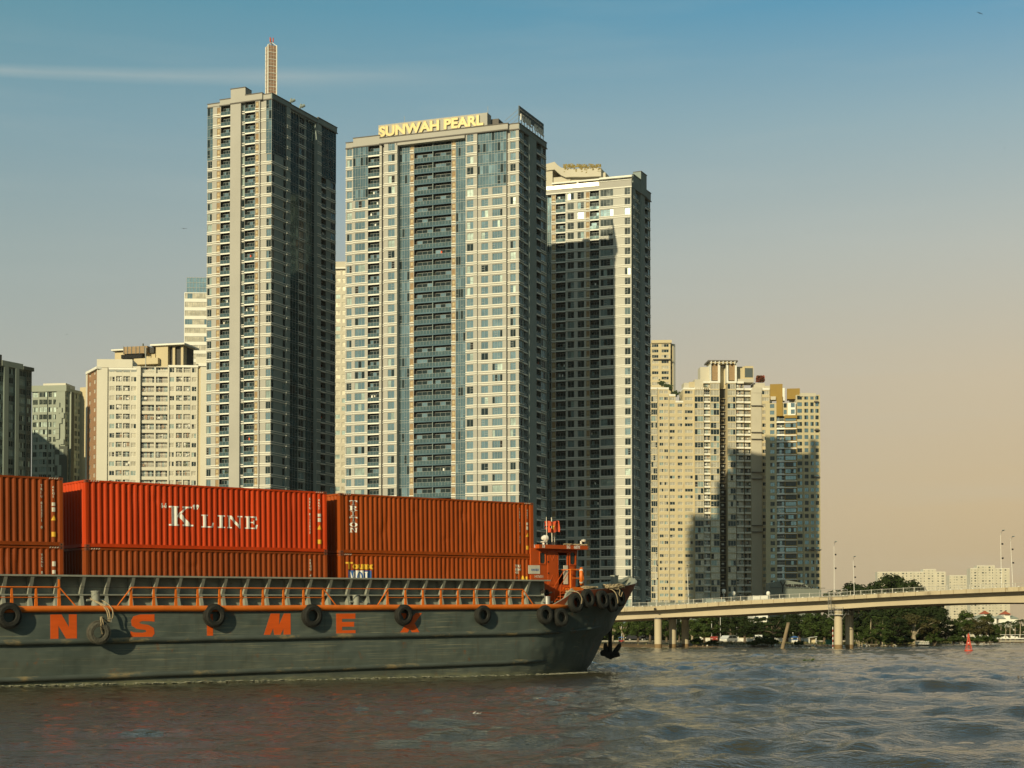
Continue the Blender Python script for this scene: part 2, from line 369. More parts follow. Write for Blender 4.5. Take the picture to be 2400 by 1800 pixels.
M['hullgrey'] = mat('deck_grey', (.26, .27, .225), .7, var=.15, vscale=1.2, col2=(.10, .075, .045), c2amt=.35, c2scale=1.7)
M['deckdark'] = mat('deck_plate', (.07, .075, .065), .8, var=.2, vscale=1)
M['orange'] = mat('orange_paint', (.66, .15, .012), .45, var=.14, vscale=1.5, col2=(.25, .08, .02), c2amt=.34, c2scale=2.2)
M['orangetxt'] = mat('orange_lettering', (.72, .105, .008), .55, var=.12, vscale=1.3, col2=(.14, .10, .07), c2amt=.31, c2scale=2.5, stretch=(.5, 1, 2.5))
M['cabin'] = mat('wheelhouse_paint', (.46, .075, .009), .45, var=.12, vscale=1.0, col2=(.22, .06, .02), c2amt=.33, c2scale=2)
M['rustbrown'] = mat('bulwark_paint', (.30, .075, .03), .6, var=.2, vscale=1.2, col2=(.10, .05, .03), c2amt=.42, c2scale=2)
M['rubber'] = mat('tyre_rubber', (.018, .018, .014), .75, var=.3, vscale=3, col2=(.06, .055, .04), c2amt=.38, c2scale=4, bump=.3, bscale=20)
M['rope'] = mat('rope', (.42, .33, .20), .95, var=.25, vscale=12, bump=.6, bscale=40)
M['iron'] = mat('anchor_iron', (.022, .018, .014), .85, var=.3, vscale=4, bump=.5, bscale=8)
M['whitepaint'] = mat('white_paint', (.78, .75, .68), .5, var=.05, vscale=3)
M['dimwhite'] = mat('faded_white_paint', (.60, .56, .46), .6, var=.12, vscale=3, col2=(.35, .22, .12), c2amt=.33, c2scale=3)
M['cabinglass'] = mat('cabin_glass', (.05, .06, .055), .08, .3)
M['black'] = mat('black_interior', (.012, .012, .012), .9)
M['blue'] = mat('blue_paint', (.02, .10, .32), .55, var=.1, vscale=3)
M['yellow'] = mat('yellow_paint', (.75, .42, .03), .55, var=.12, vscale=3)
M['flagred'] = mat('flag_cloth', (.62, .09, .03), .85, var=.1, vscale=2)

barge = thing('container_barge', 'long grey-green river barge with an orange wheelhouse, stacked with red and brown containers', 'barge', P0)
barge.rotation_euler = BM.to_euler()
DECK = 3.05; WH = 1.8; CL = -2.9; T0 = 23.0
_stem = sorted([(lambda q: (q.z, q.x))(bl(px, py, CL)) for px, py in ((1364, 1577), (1383, 1551), (1402, 1513), (1413, 1480), (1426, 1450), (1448, 1419), (1486, 1352))])
def stem_t(z):
    if z <= _stem[0][0]: return _stem[0][1]+(z-_stem[0][0])*1.3
    for (a, ta_), (b_, tb_) in zip(_stem, _stem[1:]):
        if z <= b_: return ta_+(tb_-ta_)*(z-a)/(b_-a)
    return _stem[-1][1]
def hull_w(t, z):
    tb = T0 - max(0, (1.5-z))*.8 + (1.6 if z > 2.5 else 0)*(min(z, 3.2)-2.5)
    if t <= tb: return WH
    ts = stem_t(z); s = min(1, (t-tb)/(ts-tb)); p = 2.0 if z > 1.5 else 1.8
    q = 1.55 if z > 1.5 else 1.25
    return CL+(WH-CL)*max(0, 1-s**p)**(1/q)
def bulw_top(t):
    pts = [(24.6, 3.12), (25.6, 3.5), (26.4, 3.92), (30, 4.12), (33.5, 4.42), (34.6, 4.62), (35.5, 4.95)]
    if t <= pts[0][0]: return pts[0][1]
    for (a, za), (b, zb) in zip(pts, pts[1:]):
        if t <= b: return za+(zb-za)*(t-a)/(b-a)
    return pts[-1][1]
# hull shell
mb = MB(); zl = [-1.6, -.9, -.3, 0, .3, .6, 1.0, 1.4, 1.8, 2.2, 2.6, 2.9, 3.12]
tn = 46; grid = {}
ST = [-44, -30, -20, -12, -6, 0, 6, 12, 16, 19]
def station(z, i):
    if i < len(ST): return ST[i]
    a = 20; b = stem_t(z); f = (i-len(ST))/(tn-len(ST)-1); f = math.sin(f*math.pi/2)
    return a+(b-a)*f
for side in (1, -1):
    vs = []; fs = []
    for z in zl:
        for i in range(tn):
            t = station(z, i); ww = hull_w(t, z)
            if side < 0: ww = 2*CL-ww
            vs.append((t, -ww, z))
    for j in range(len(zl)-1):
        for i in range(tn-1):
            a = j*tn+i; fs.append((a, a+1, a+1+tn, a+tn))
    mb.add(vs, fs, 'hull')
    # transom
mb.face([(-44, -WH, -1.6), (-44, -WH, 3.12), (-44, -(2*CL-WH), 3.12), (-44, -(2*CL-WH), -1.6)], 'hull')
mb.smooth = True
hull = mb.build('hull', barge)
# bulwark: painted outside, grey inside, with thickness, both sides
mb = MB()
bn = 30
for side in (1, -1):
    rows = []
    for i in range(bn+1):
        t = 24.6+(35.15-24.6)*math.sin(i/bn*math.pi/2); zt = bulw_top(t)
        tt = t; 
        lo = (min(tt, stem_t(3.12)), hull_w(tt, 3.12), 3.12)
        # the top follows the flare: same fraction along a longer curve
        f = (t-24.6)/(35.15-24.6); tlo = 24.6+(stem_t(3.12)-24.6)*f
        wlo = hull_w(tlo, 3.12); whi = CL+(WH-CL)*max(0, 1-(max(0, (t-24.6))/(35.15-24.6))**2.0)**(1/1.6)
        rows.append(((tlo, wlo, 3.12), (t, whi, zt)))
    th = .06
    def P(q, k): 
        w_ = q[1]-k
        if side < 0: w_ = 2*CL-w_
        return (q[0]-k*.8, -w_, q[2])
    for (a, b), (c, d) in zip(rows, rows[1:]):
        mb.face([P(a, 0), P(c, 0), P(d, 0), P(b, 0)], 'rustbrown' if side > 0 else 'hull')
        mb.face([P(a, th), P(c, th), P(d, th), P(b, th)], 'hullgrey')
        mb.face([P(b, 0), P(d, 0), P(d, th), P(b, th)], 'hullgrey')
bul = mb.build('bulwark', barge)
BROW = None
# prow plate at the tip
mb = MB(); mb.prism([(33.2, 4.05), (35.3, 4.84), (35.2, 4.92), (34.4, 4.68), (33.0, 4.4)], -CL-.09, -CL+.09, 'hullgrey')
mb.prism([(stem_t(-.5), -.5), (stem_t(3.1)+.04, 3.1), (35.2, 4.85), (35.05, 4.85), (stem_t(3.1)-.15, 3.1), (stem_t(-.5)-.15, -.5)], -CL-.05, -CL+.05, 'hull')
mb.build('prow_plate', barge)
# deck
mb = MB()
def dk(z, m, t0=-44):
    vs = []; n = 50
    for i in range(n+1):
        t = t0+(33.3-t0)*(i/n if False else math.sin(i/n*math.pi/2)); vs.append((t, -hull_w(t, 3.1)+.03, z))
    for i in range(n, -1, -1):
        t = t0+(33.3-t0)*math.sin(i/n*math.pi/2); vs.append((t, -(2*CL-hull_w(t, 3.1))-.03, z))
    mb.face(vs, m)
dk(DECK, 'deckdark')
mb.build('deck', barge)
# rubbing strakes
M['strake'] = mat('strake_paint', (.075, .09, .078), .6, var=.2, vscale=1.5, stretch=(.4, 1, 1), col2=(.26, .20, .10), c2amt=.46, c2scale=1.6, sharp=.1)
def strake(z, r, t1, m, name, t0=-44, tilt=0):
    b = MB(); pts = []; n = 40
    for i in range(n+1):
        t = t0+(t1-t0)*i/n if i < 20 else t0+(t1-t0)*i/n
        pts.append((t, -hull_w(t, z)-r*.25+random.uniform(-.012, .012), z+tilt*t+random.uniform(-.012, .012)))
    b.tube(pts, [r]*(n)+[r*.3], m, 10); b.smooth = True; o = b.build(name, barge); return o
strake(1.80, .13, 25.6, 'strake', 'rubbing_strake'); strake(.34, .12, 24.6, 'strake', 'rubbing_strake')
b = MB(); b.tube([(26.3, -hull_w(26.3, 1.8)-.02, 1.82), (28.2, -hull_w(28.2, 1.85)-.02, 1.92), (29.6, -hull_w(29.6, 2.0)-.02, 2.05)], [.06, .09, .03], 'hull', 8); b.build('rubbing_strake', barge)
o = strake(3.10, .135, 26.8, 'orange', 'fender_rail')
# coaming
mb = MB(); CT = 4.44; cw = .35; c0, c1 = -44, bt(1268, 1400, cw)
mb.box(c0, c1, -cw, -cw+.06, DECK, CT, 'hullgrey')
mb.box(c0, c1+.15, -cw-.60, -cw+.15, CT, CT+.07, 'hullgrey')            # top flange
mb.box(c0, c1, -cw-.30, -cw, DECK+.62, DECK+.68, 'hullgrey')
mb.box(c1, c1+.06, -cw-.2, 6.2, DECK, CT, 'hullgrey')
mb.box(c0, c1, 6.1, 6.16, DECK, CT, 'hullgrey'); mb.box(c0, c1, 6.0, 6.5, CT, CT+.07, 'hullgrey')
mb.build('hatch_coaming', barge)
st = MB(); allst = []
t = bt(2, 1390, .6)-10
sp = (bt(1230, 1390, .6)-bt(2, 1390, .6))/25
k = 0
while t < c1-.2:
    b = MB()
    for (za, zb, da, db) in ((DECK+.68, CT, .26, .58), (DECK, DECK+.62, .46, .28)):
        b.prism([(t, za), (t+.05, za), (t+.05, zb), (t, zb)], -cw-.06, -cw, 'hullgrey')
        b.add([(t, -cw, za), (t+.05, -cw, za), (t+.05, -cw-da, za), (t, -cw-da, za), (t, -cw, zb), (t+.05, -cw, zb), (t+.05, -cw-db, zb), (t, -cw-db, zb)],
              [(0, 1, 2, 3), (4, 5, 6, 7), (0, 3, 7, 4), (1, 5, 6, 2), (3, 2, 6, 7)], 'hullgrey')
    b.add([(t-.06, -cw-.01, DECK), (t+.11, -cw-.01, DECK), (t+.11, -cw-.04, CT), (t-.06, -cw-.04, CT)], [(0, 1, 2, 3)], 'hullgrey')
    for (za, zb, da, db) in ((DECK+.68, CT, .26, .58), (DECK, DECK+.62, .46, .28)): b.add([(t-.05, -cw-da-.004, za), (t+.10, -cw-da-.004, za), (t+.10, -cw-db-.004, zb), (t-.05, -cw-db-.004, zb)], [(0, 1, 2, 3)], 'hullgrey')
    b.build('coaming_bracket', barge); t += sp
# railings
def rail(posts, left_brace, right_brace, tall=None):
    b = MB(); zt = DECK+.93; w = WH-.12; ts = [bt(p, 1400, w) for p in posts]
    for i, t in enumerate(ts):
        h = zt+(.32 if tall and i == tall else 0)
        b.add([(t-.07, -w, DECK+.1), (t+.07, -w, DECK+.1), (t+.03, -w, h), (t-.03, -w, h), (t-.07, -w+.05, DECK+.1), (t+.07, -w+.05, DECK+.1), (t+.03, -w+.05, h), (t-.03, -w+.05, h)], [(0, 1, 2, 3), (4, 5, 6, 7), (0, 3, 7, 4), (1, 5, 6, 2), (3, 2, 6, 7)], 'orange')
    b.tube([(ts[0], -w, zt), (ts[-1], -w, zt)], .032, 'orange', 6); b.tube([(ts[0], -w, DECK+.52), (ts[-1], -w, DECK+.52)], .018, 'orange', 6)
    if left_brace: t = bt(left_brace, 1418, w); b.tube([(ts[0], -w, zt), (t, -w, DECK+.1)], .028, 'orange', 6)
    if right_brace: t = bt(right_brace, 1418, w); b.tube([(ts[-1], -w, zt), (t, -w, DECK+.1)], .028, 'orange', 6)
    b.build('deck_railing', barge)
rail([-310, -250, -190, -140, -82, -28, 28, 85, 139], None, 181, 8)
rail([308, 361, 413, 464, 515, 566, 617, 665, 712, 758], 272, 790)
rail([909, 951, 992, 1034, 1074, 1112, 1151, 1189, 1226], 883, 1252)
w = WH-.12; b = MB(); b.tube([(bt(139, 1380, w), -w, DECK+.95), (bt(308, 1380, w), -w, DECK+.93)], .009, 'iron', 4); b.build('safety_cable', barge); b = MB(); b.tube([(bt(758, 1380, w), -w, DECK+.93), (bt(909, 1380, w), -w, DECK+.93)], .02, 'orange', 5); b.build('safety_cable', barge)
# bollards on deck
def bollard(t, y, h=.55, r=.15, z=DECK, m='hullgrey'):
    b = MB(); b.lathe([(r*1.5, 0), (r*1.5, .04), (r, .05), (r, h), (r*1.12, h), (r*1.12, h+.05), (0, h+.06)], m, (t, y, z), 16)
    b.tube([(t-r*2.3, y, z+h*.55), (t+r*2.3, y, z+h*.55)], r*.28, m, 8); b.smooth = False; return b.build('bollard', barge)
bollard(bt(224, 1415, .95+.3), -1.25, .75, .17); bollard(bt(835, 1415, 1.2), -1.2, .6, .16); bollard(bt(1283, 1415, .9), -.9, .55, .15, m='galv')
# coils and small gear on the side deck
for px in (378, 398, 412, 420, 748, 770, 782, 1070, 1088, 1103):
    b = MB(); t = bt(px, 1418, 1.1); r = random.uniform(.12, .2)
    for k in range(3): b.lathe([(r-.03, 0), (r+.03, .03), (r-.03, .06)], 'rope' if px % 3 else 'hullgrey', (t, -1.1, DECK+.02+k*.055), 12)
    b.build('rope_coil', barge)
# hull letters
LET = {
 'N': [(0, 0), (0, 1), (.42, 1), (.70, .48), (.70, 1), (1, 1), (1, 0), (.60, 0), (.30, .55), (.30, 0)],
 'S': [(0, 0), (0, .33), (.13, .28), (.50, .26), (.66, .30), (.62, .37), (.25, .42), (.05, .55), (.02, .75), (.12, .92), (.40, 1), (1, 1), (1, .70), (.85, .72), (.48, .73), (.36, .69), (.42, .62), (.75, .57), (.97, .44), (1, .22), (.88, .06), (.60, 0)],
 'I': [(.18, 0), (.18, 1), (.82, 1), (.82, 0)],
 'M': [(0, 0), (.27, 1), (.60, 1), (.57, .50), (.76, 1), (1, 1), (1, 0), (.74, 0), (.74, .34), (.66, .16), (.60, 0), (.40, 0), (.36, .36), (.22, 0)],
 'E': [(0, 0), (0, 1), (1, 1), (1, .76), (.30, .76), (.30, .62), (.93, .62), (.93, .40), (.30, .40), (.30, .24), (1, .24), (1, 0)],
 'X': [(0, 0), (.34, .52), (.10, 1), (.42, 1), (.53, .76), (.74, 1), (1, 1), (.68, .52), (.93, 0), (.60, 0), (.48, .28), (.34, 0)],
}
for ch, pa, pb in (('N', 118, 180), ('S', 306, 362), ('I', 481, 503), ('M', 617, 681), ('E', 788, 833), ('X', 934, 989)):
    t0_, t1_ = bt(pa, 1470, WH), bt(pb, 1470, WH); lb_, lt_ = dict(N=(1498, 1440), S=(1498, 1440), I=(1493, 1439), M=(1491.5, 1438), E=(1489.5, 1438), X=(1487, 1437))[ch]; zb, zt = bz((pa+pb)/2, lb_, WH), bz((pa+pb)/2, lt_, WH)
    b = MB(); b.prism([(t0_+(t1_-t0_)*x, zb+(zt-zb)*y) for x, y in LET[ch]], -WH-.006, -WH-.0005, 'orangetxt')
    b.build('hull_letter', barge)
# plate seams + small hull marking
b = MB()
for t in (-7.6, -1.9, 4.1, 10.0, 15.8, 21.0): b.box(t, t+.02, -WH-.004, -WH, -.3, 3.0, 'hull')
for z in (1.05,): b.box(-44, 22, -WH-.006, -WH, z, z+.025, 'hull')
b.build('weld_seam', barge)
vs, fs = text_geo('8SI', .2); t = bt(250, 1462, WH)
b = MB(); b.add([(t+x, -WH-.004, 2.55+y) for x, y in vs], fs, 'dimwhite'); b.build('hull_marking', barge)

# broken foam where the plating meets the water
b = MB(); rg = random.Random(8)
for i in range(900):
    t = rg.uniform(-30, 31) if rg.random() < .6 else 31-abs(rg.gauss(0, 3)); t = min(t, 31.3); d_ = abs(rg.gauss(0, .10 if t < 24 else .30)); ww = hull_w(min(t, 30.5), 0) if t < 30.5 else CL+max(0, (30.9-t)); q = BM @ Vector((t, -ww-d_, 0)); s_ = rg.uniform(.02, .09)
    z = rg.uniform(.0, .06); b.add([(q.x-s_*1.6, q.y, z), (q.x, q.y-s_*.6, z-.01), (q.x+s_*1.6, q.y, z), (q.x, q.y+s_*.6, z+.02)], [(0, 1, 2, 3)], 'foam' if 'foam' in M else M.setdefault('foam', mat('water_foam', (.24, .235, .17), .8)).name and 'foam')
o = b.build('foam'); o['kind'] = 'stuff'; o['label'] = 'thin broken foam on the water along the barge waterline'; o['category'] = 'foam'
# ---- tyres (things hanging on the barge)
def tyre_mesh(R=.5, r=.17, wd=.27):
    b = MB()
    prof = [(R-.25, -wd*.35), (R-.23, -wd*.5), (R-.10, -wd*.55), (R-.02, -wd*.42), (R, -wd*.2), (R, wd*.2), (R-.02, wd*.42), (R-.10, wd*.55), (R-.23, wd*.5), (R-.25, wd*.35), (R-.21, wd*.28), (R-.06, wd*.30), (R-.05, 0), (R-.06, -wd*.30), (R-.21, -wd*.28), (R-.25, -wd*.35)]
    b.lathe(prof, 'rubber', n=40, axis='y')
    for k in range(52):                       # tread blocks
        a = 2*math.pi*k/52
        for sgn in (-1, 1):
            aa = a+(.06 if sgn > 0 else 0); ca, sa = math.cos(aa), math.sin(aa); cb, sb = math.cos(aa+.065), math.sin(aa+.065)
            y0, y1 = (.02, wd*.40) if sgn > 0 else (-wd*.40, -.02); R1 = R+.016
            b.add([(R*.99*ca, y0, R*.99*sa), (R1*ca, y0, R1*sa), (R1*cb, y0, R1*sb), (R*.99*cb, y0, R*.99*sb), (R*.99*ca, y1, R*.99*sa), (R1*ca, y1, R1*sa), (R1*cb, y1, R1*sb), (R*.99*cb, y1, R*.99*sb)],
                  [(0, 1, 2, 3), (4, 5, 6, 7), (1, 5, 6, 2), (0, 4, 5, 1), (3, 2, 6, 7)], 'rubber')
    return b
proto_tyre = None
def tyre(px, py, w, label, out=.17, yaw=0, tiltx=0, scale=1.0, local=None):
    global proto_tyre
    if proto_tyre is None: proto_tyre = tyre_mesh().build('tyre_fender'); o = proto_tyre
    else: o = proto_tyre.copy(); C.objects.link(o)
    p = bl(px, py, w+out) if local is None else Vector(local)
    o.matrix_world = BM @ Matrix.Translation(p) @ Matrix.Rotation(yaw, 4, 'Z') @ Matrix.Rotation(tiltx, 4, 'X') @ Matrix.Rotation(random.uniform(0, 6), 4, 'Y') @ Matrix.Scale(scale, 4)
    tag(o, label, 'tyre', 'old tyres hung along the barge as fenders'); return o, p
TY = [(20, 1443, 'black tyre hanging at the far left of the hull, left of the letter N', 1.0),
      (502, 1443, 'black tyre hanging over the letter I, between S and M on the hull', .98),
      (731, 1443, 'black tyre hanging between the letters M and E on the hull', 1.0),
      (946, 1441, 'black tyre hanging over the letter X on the hull', .95),
      (1131, 1441, 'black tyre hanging alone on bare hull right of the letter X', .92)]
for px, py, lb, sc in TY: tyre(px, py, WH, lb, scale=sc, tiltx=random.uniform(.0, .06))
M['palerubber'] = mat('worn_rubber', (.085, .08, .06), .9, var=.35, vscale=5, bump=.4, bscale=20)
ty, rp = tyre(231, 1482, WH, 'pale worn tyre hung low on a rope between the letters N and S', out=.42, scale=.93, tiltx=.10, yaw=-.08)
ty.data = ty.data.copy(); ty.data.materials[0] = M['palerubber']
def bow_tyre(px, py, wguess, zofs, label, sc=1.0):
    # find t on hull curve matching px
    best = None
    for i in range(400):
        t = 22+i*.034; z0 = 3.0
        if t > 34.9: break
        w_ = CL+(WH-CL)*max(0, 1-(max(0, (t-24.6))/(35.2-24.6))**2.0)**(1/1.6) if t > 24.6 else WH
        dt = .02; w2 = CL+(WH-CL)*max(0, 1-(max(0, (t+dt-24.6))/(35.2-24.6))**2.0)**(1/1.6) if t+dt > 24.6 else WH
        n = Vector((-(w2-w_)/dt, 1)).normalized()          # outward (t, w)
        q = BM @ Vector((t+n.x*.2, -(w_+n.y*.2), 3.3)); pp = proj(q)
        if best is None or abs(pp[0]-px) < best[0]: best = (abs(pp[0]-px), t, w_, n)
    _, t, w_, n = best
    q = Vector((t+n.x*.2, -(w_+n.y*.2), 0)); Yd = (BM @ q).y; z = CAMZ+(HOR-py)/F_PX*Yd - TRIM*t
    yaw = math.atan2(n.x, n.y)
    return tyre(0, 0, 0, label, local=(q.x, q.y, z), yaw=yaw, scale=sc, tiltx=-.12)[1]
bpos = []
for px, py, lb, sc in ((1277, 1441, 'black tyre under the orange rail near the bow, left of a pair', .95),
                   (1314, 1447, 'black tyre hung lowest at the bow, right of a pair under the rail', .95),
                   (1349, 1413, 'black tyre against the orange bulwark just below the lifebuoy platform', 1.0),
                   (1377, 1403, 'black tyre on the bow bulwark, second to the right of the lifebuoy', .95),
                   (1411, 1406, 'black tyre near the bow, left of the one draped with pale rope', .98),
                   (1434, 1412, 'black tyre at the bow with pale rope draped over its top', 1.0),
                   (1453, 1401, 'black tyre nearest the tip of the bow', .9)):
    bpos.append(bow_tyre(px, py, 0, 0, lb, sc))
# ropes
def rope(name, pts, r, label, jitter=0):
    b = MB(); P_ = [Vector(p) for p in pts]; out_ = []
    for i in range(len(P_)-1):
        p0 = P_[max(i-1, 0)]; p1 = P_[i]; p2 = P_[i+1]; p3 = P_[min(i+2, len(P_)-1)]
        for k in range(6):
            u = k/6; out_.append(.5*((2*p1)+(p2-p0)*u+(2*p0-5*p1+4*p2-p3)*u*u+(3*p1-p0-3*p2+p3)*u**3))
    out_.append(P_[-1]); b.tube(out_, r, 'rope', 7); b.smooth = True
    return b
b = MB(); bx = bt(224, 1400, 1.3); 
for dx, ph in ((0, 0), (.09, .5)):
    p = rp
    r_ = rope('', [(bx-.2, -1.3, DECK+.45), (bx-.05+dx, -1.75, DECK+.25), (bx+.12+dx, -2.02, DECK-.02), (bx+.15+.1*math.sin(ph*5), -2.1, DECK-.5), (p.x+.05+dx*.5, p.y-.12, p.z+.62), (p.x+.02+dx, p.y-.2, p.z+.36), (p.x+.1+dx, p.y-.02, p.z+.10+dx), (p.x+.22-dx, p.y+.05, p.z-.08)], .024, '')
    b.merge(r_)
b.merge(rope('', [(bx-.15, -1.1, DECK+.5), (bx+.2, -1.2, DECK+.42), (bx+.3, -1.5, DECK+.35), (bx+.35, -2.05, DECK+.05), (bx+.32, -2.1, DECK-.35), (p.x+.1, p.y-.15, p.z+.5)], .022, ''))
b.smooth = True
ro = b.build('rope'); ro.matrix_world = BM; tag(ro, 'frayed pale rope looped from the left bollard down to the low-hung worn tyre', 'rope', 'mooring ropes')
def heap(cx, cy, cz, n, rx, ry, rz, label, tails=()):
    b = MB()
    for k in range(n):
        a0 = random.uniform(0, 6.28); R_ = random.uniform(.5, 1); pts = []
        for j in range(7):
            a = a0+j*.8; pts.append((cx+rx*R_*math.cos(a)+random.uniform(-.14, .14), cy+ry*R_*math.sin(a)+random.uniform(-.08, .08), cz+rz*random.uniform(-.5, .8)))
        b.merge(rope('', pts, random.uniform(.02, .03), ''))
    for tl in tails: b.merge(rope('', tl, .022, ''))
    b.smooth = True; o = b.build('rope'); o.matrix_world = BM; tag(o, label, 'rope', 'mooring ropes')
tip = bpos[5]; t6 = bpos[6]
heap((tip.x+t6.x)/2+.05, (tip.y+t6.y)/2+.16, bulw_top((tip.x+t6.x)/2)+.02, 15, .70, .22, .22, 'tangled heap of pale rope draped over the bulwark at the tip of the bow',
     [[(tip.x+.1, tip.y+.2, tip.z+.75), (tip.x+.15, tip.y-.15, tip.z+.5), (tip.x+.25, tip.y-.2, tip.z+.1), (tip.x+.3, tip.y-.15, tip.z-.05)],
      [(t6.x-.1, t6.y+.2, t6.z+.65), (t6.x-.2, t6.y-.2, t6.z+.4), (t6.x-.3, t6.y-.25, t6.z+.2), (t6.x-.15, t6.y-.22, t6.z+.05), (t6.x, t6.y-.2, t6.z+.3)]])
m_ = bpos[4]; heap(m_.x-.5, m_.y+.45, bulw_top(m_.x)+.06, 9, .45, .2, .09, 'small tangle of mixed rope on the bulwark behind the middle bow tyre')
m_ = bpos[2]; heap(m_.x-.05, m_.y+.35, bulw_top(m_.x)+.03, 3, .2, .12, .04, 'white rope end tied over the first bulwark tyre below the platform', [[(m_.x-.25, m_.y+.2, m_.z+.62), (m_.x, m_.y-.15, m_.z+.55), (m_.x+.25, m_.y-.2, m_.z+.25), (m_.x+.22, m_.y-.2, m_.z-.05)]])
# bow fairlead chock and bitts
b = MB(); tb = bt(1330, 1400, 1.6)
b.prism([(tb-.55, DECK+.02), (tb-.15, DECK+.75), (tb+.25, DECK+1.0), (tb+.35, DECK+.92), (tb+.05, DECK+.45), (tb-.1, DECK+.05)], -1.72, -1.60, 'hullgrey'); b.build('fairlead', barge)
bt_b = bt(1440, 1350, -2.2); b = MB(); b.lathe([(.22, 0), (.22, 1.5), (.25, 1.5), (.25, 1.56), (0, 1.56)], 'hullgrey', (bt_b, 2.2, 3.35), 16); b.build('bollard', barge)
# ---- wheelhouse
cw0, cw1 = .05, -3.6          # near side plane and far side (w)
ta, tb = 24.9, bt(1347, 1330, cw0); ttop = bt(1354, 1290, cw0); tbot = bt(1330, 1396, cw0)
zb_, zt_ = 3.38, bz(1300, 1286, cw0)
wh = bpy.data.objects.new('wheelhouse', None)
# side wall with openings built from pieces in (t,z)
def side_wall():
    b = MB(); y0, y1 = -cw0, -cw0+.05
    def R(pa, pb, ya, yb, d=0): return (bt(pa, (ya+yb)/2, cw0), bt(pb, (ya+yb)/2, cw0), bz((pa+pb)/2, yb, cw0), bz((pa+pb)/2, ya, cw0))
    win1 = R(1265.5, 1277.5, 1295, 1321); door = R(1308, 1329.5, 1295, 1370); win2 = R(1336, 1348, 1295, 1323)
    xs = sorted([ta, win1[0], win1[1], door[0], door[1], win2[0], win2[1]])
    zs = [zb_, door[2], win1[2], win1[3], zt_]
    def full(x0, x1, z0, z1): b.box(x0, x1, y0, y1, z0, z1, 'cabin')
    full(ta, win1[0], zb_, zt_); full(win1[0], win1[1], zb_, win1[2]); full(win1[0], win1[1], win1[3], zt_); full(win1[1], door[0], zb_, zt_)
    full(door[0], door[1], zb_, door[2]); full(door[0], door[1], door[3], zt_); full(door[1], win2[0], zb_, zt_)
    full(win2[0], win2[1], zb_, win2[2]); full(win2[0], win2[1], win2[3], zt_)
    b.prism([(win2[1], zb_), (tbot+.25, zb_), (ttop, zt_), (win2[1], zt_)], y0, y1, 'cabin')
    yf = -cw1
    b.box(ta, win2[1], yf-.05, yf, zb_, zt_, 'cabin'); b.prism([(win2[1], zb_), (tbot+.25, zb_), (ttop, zt_), (win2[1], zt_)], yf-.05, yf, 'cabin')
    b.box(ta, ta+.05, y1, yf-.05, zb_, zt_, 'cabin')
    # sloping front: sill and header
    for f0, f1 in ((0, .52), (.9, 1)):
        p = lambda f: (tbot+.25+(ttop-tbot-.25)*f, zb_+(zt_-zb_)*f)
        (xa, za), (xb, zb2) = p(f0), p(f1); b.face([(xa, y1, za), (xa, yf-.05, za), (xb, yf-.05, zb2), (xb, y1, zb2)], 'cabin')
    # raised seams of the X-pressed locker door
    return b, win1, door, win2
b, win1, door, win2 = side_wall(); cab = b.build('wheelhouse', barge)
b = MB(); b.box(ta+.06, tbot, -cw0+1.6, -cw0+1.65, zb_, zt_-.05, 'black'); b.box(ta+.05, ttop-.3, -cw0+.05, -cw1-.05, zb_-.02, zb_+.02, 'deckdark'); b.box(door[0]-.05, door[1]-.02, -cw0+.9, -cw0+1.0, door[2]+.02, door[2]+.95, 'whitepaint'); b.build('interior_partition', cab)
def frame_win(w_, name='window', leaf=True):
    x0, x1, z0, z1 = w_; b = MB(); f = .05
    for q in ((x0-f, x1+f, z0-f, z0), (x0-f, x1+f, z1, z1+f), (x0-f, x0, z0, z1), (x1, x1+f, z0, z1)): b.box(q[0], q[1], -cw0-.03, -cw0+.01, q[2], q[3], 'cabin')
    for cx, cz, sx, sz in ((x0, z0, 1, 1), (x1, z0, -1, 1), (x0, z1, 1, -1), (x1, z1, -1, -1)):   # rounded corners
        b.prism([(cx, cz), (cx+sx*.09, cz), (cx, cz+sz*.09)], -cw0-.02, -cw0+.02, 'cabin')
    o = b.build(name, cab); g = MB(); g.box(x0, x1, -cw0+.02, -cw0+.03, z0, z1, 'cabinglass'); g.build('pane', o)
frame_win(win1); frame_win(win2)
b = MB(); x0, x1, z0, z1 = door
b.box(x0-.05, x0, -cw0-.03, -cw0+.02, z0, z1, 'cabin'); b.box(x1, x1+.05, -cw0-.03, -cw0+.02, z0, z1, 'cabin'); b.box(x0-.05, x1+.05, -cw0-.03, -cw0+.02, z1, z1+.05, 'cabin')
b.box(x0+.02, x0+.3, -cw0+.25, -cw0+.28, z0+1.05, z1-.1, 'dimwhite')
b.box(x1-.30, x1, -cw0-.05, -cw0-.02, z0+.02, z0+1.02, 'dimwhite')
b.build('doorway', cab)
dx0, dx1 = bt(1283.5, 1330, cw0), bt(1304.5, 1330, cw0); b = MB(); y = -cw0
b.box(dx0, dx1, y-.03, y, door[2]-.02, door[3]+.05, 'cabin')
dz0, dz1 = door[2], door[3]
for q in (((dx0+.1, dz1-.02), ((dx0+dx1)/2, dz1-.45)), (((dx0+dx1)/2, dz1-.45), (dx1-.1, dz1-.02)), ((dx0+.1, dz0+.05), ((dx0+dx1)/2, dz0+.5)), (((dx0+dx1)/2, dz0+.5), (dx1-.1, dz0+.05))):
    b.tube([(q[0][0], y-.035, q[0][1]), (q[1][0], y-.035, q[1][1])], .015, 'cabin', 6)
for z in (dz0+.55, dz1-.55): b.box(dx0-.02, dx0+.06, y-.05, y-.03, z, z+.08, 'iron')
b.build('sliding_door', cab)
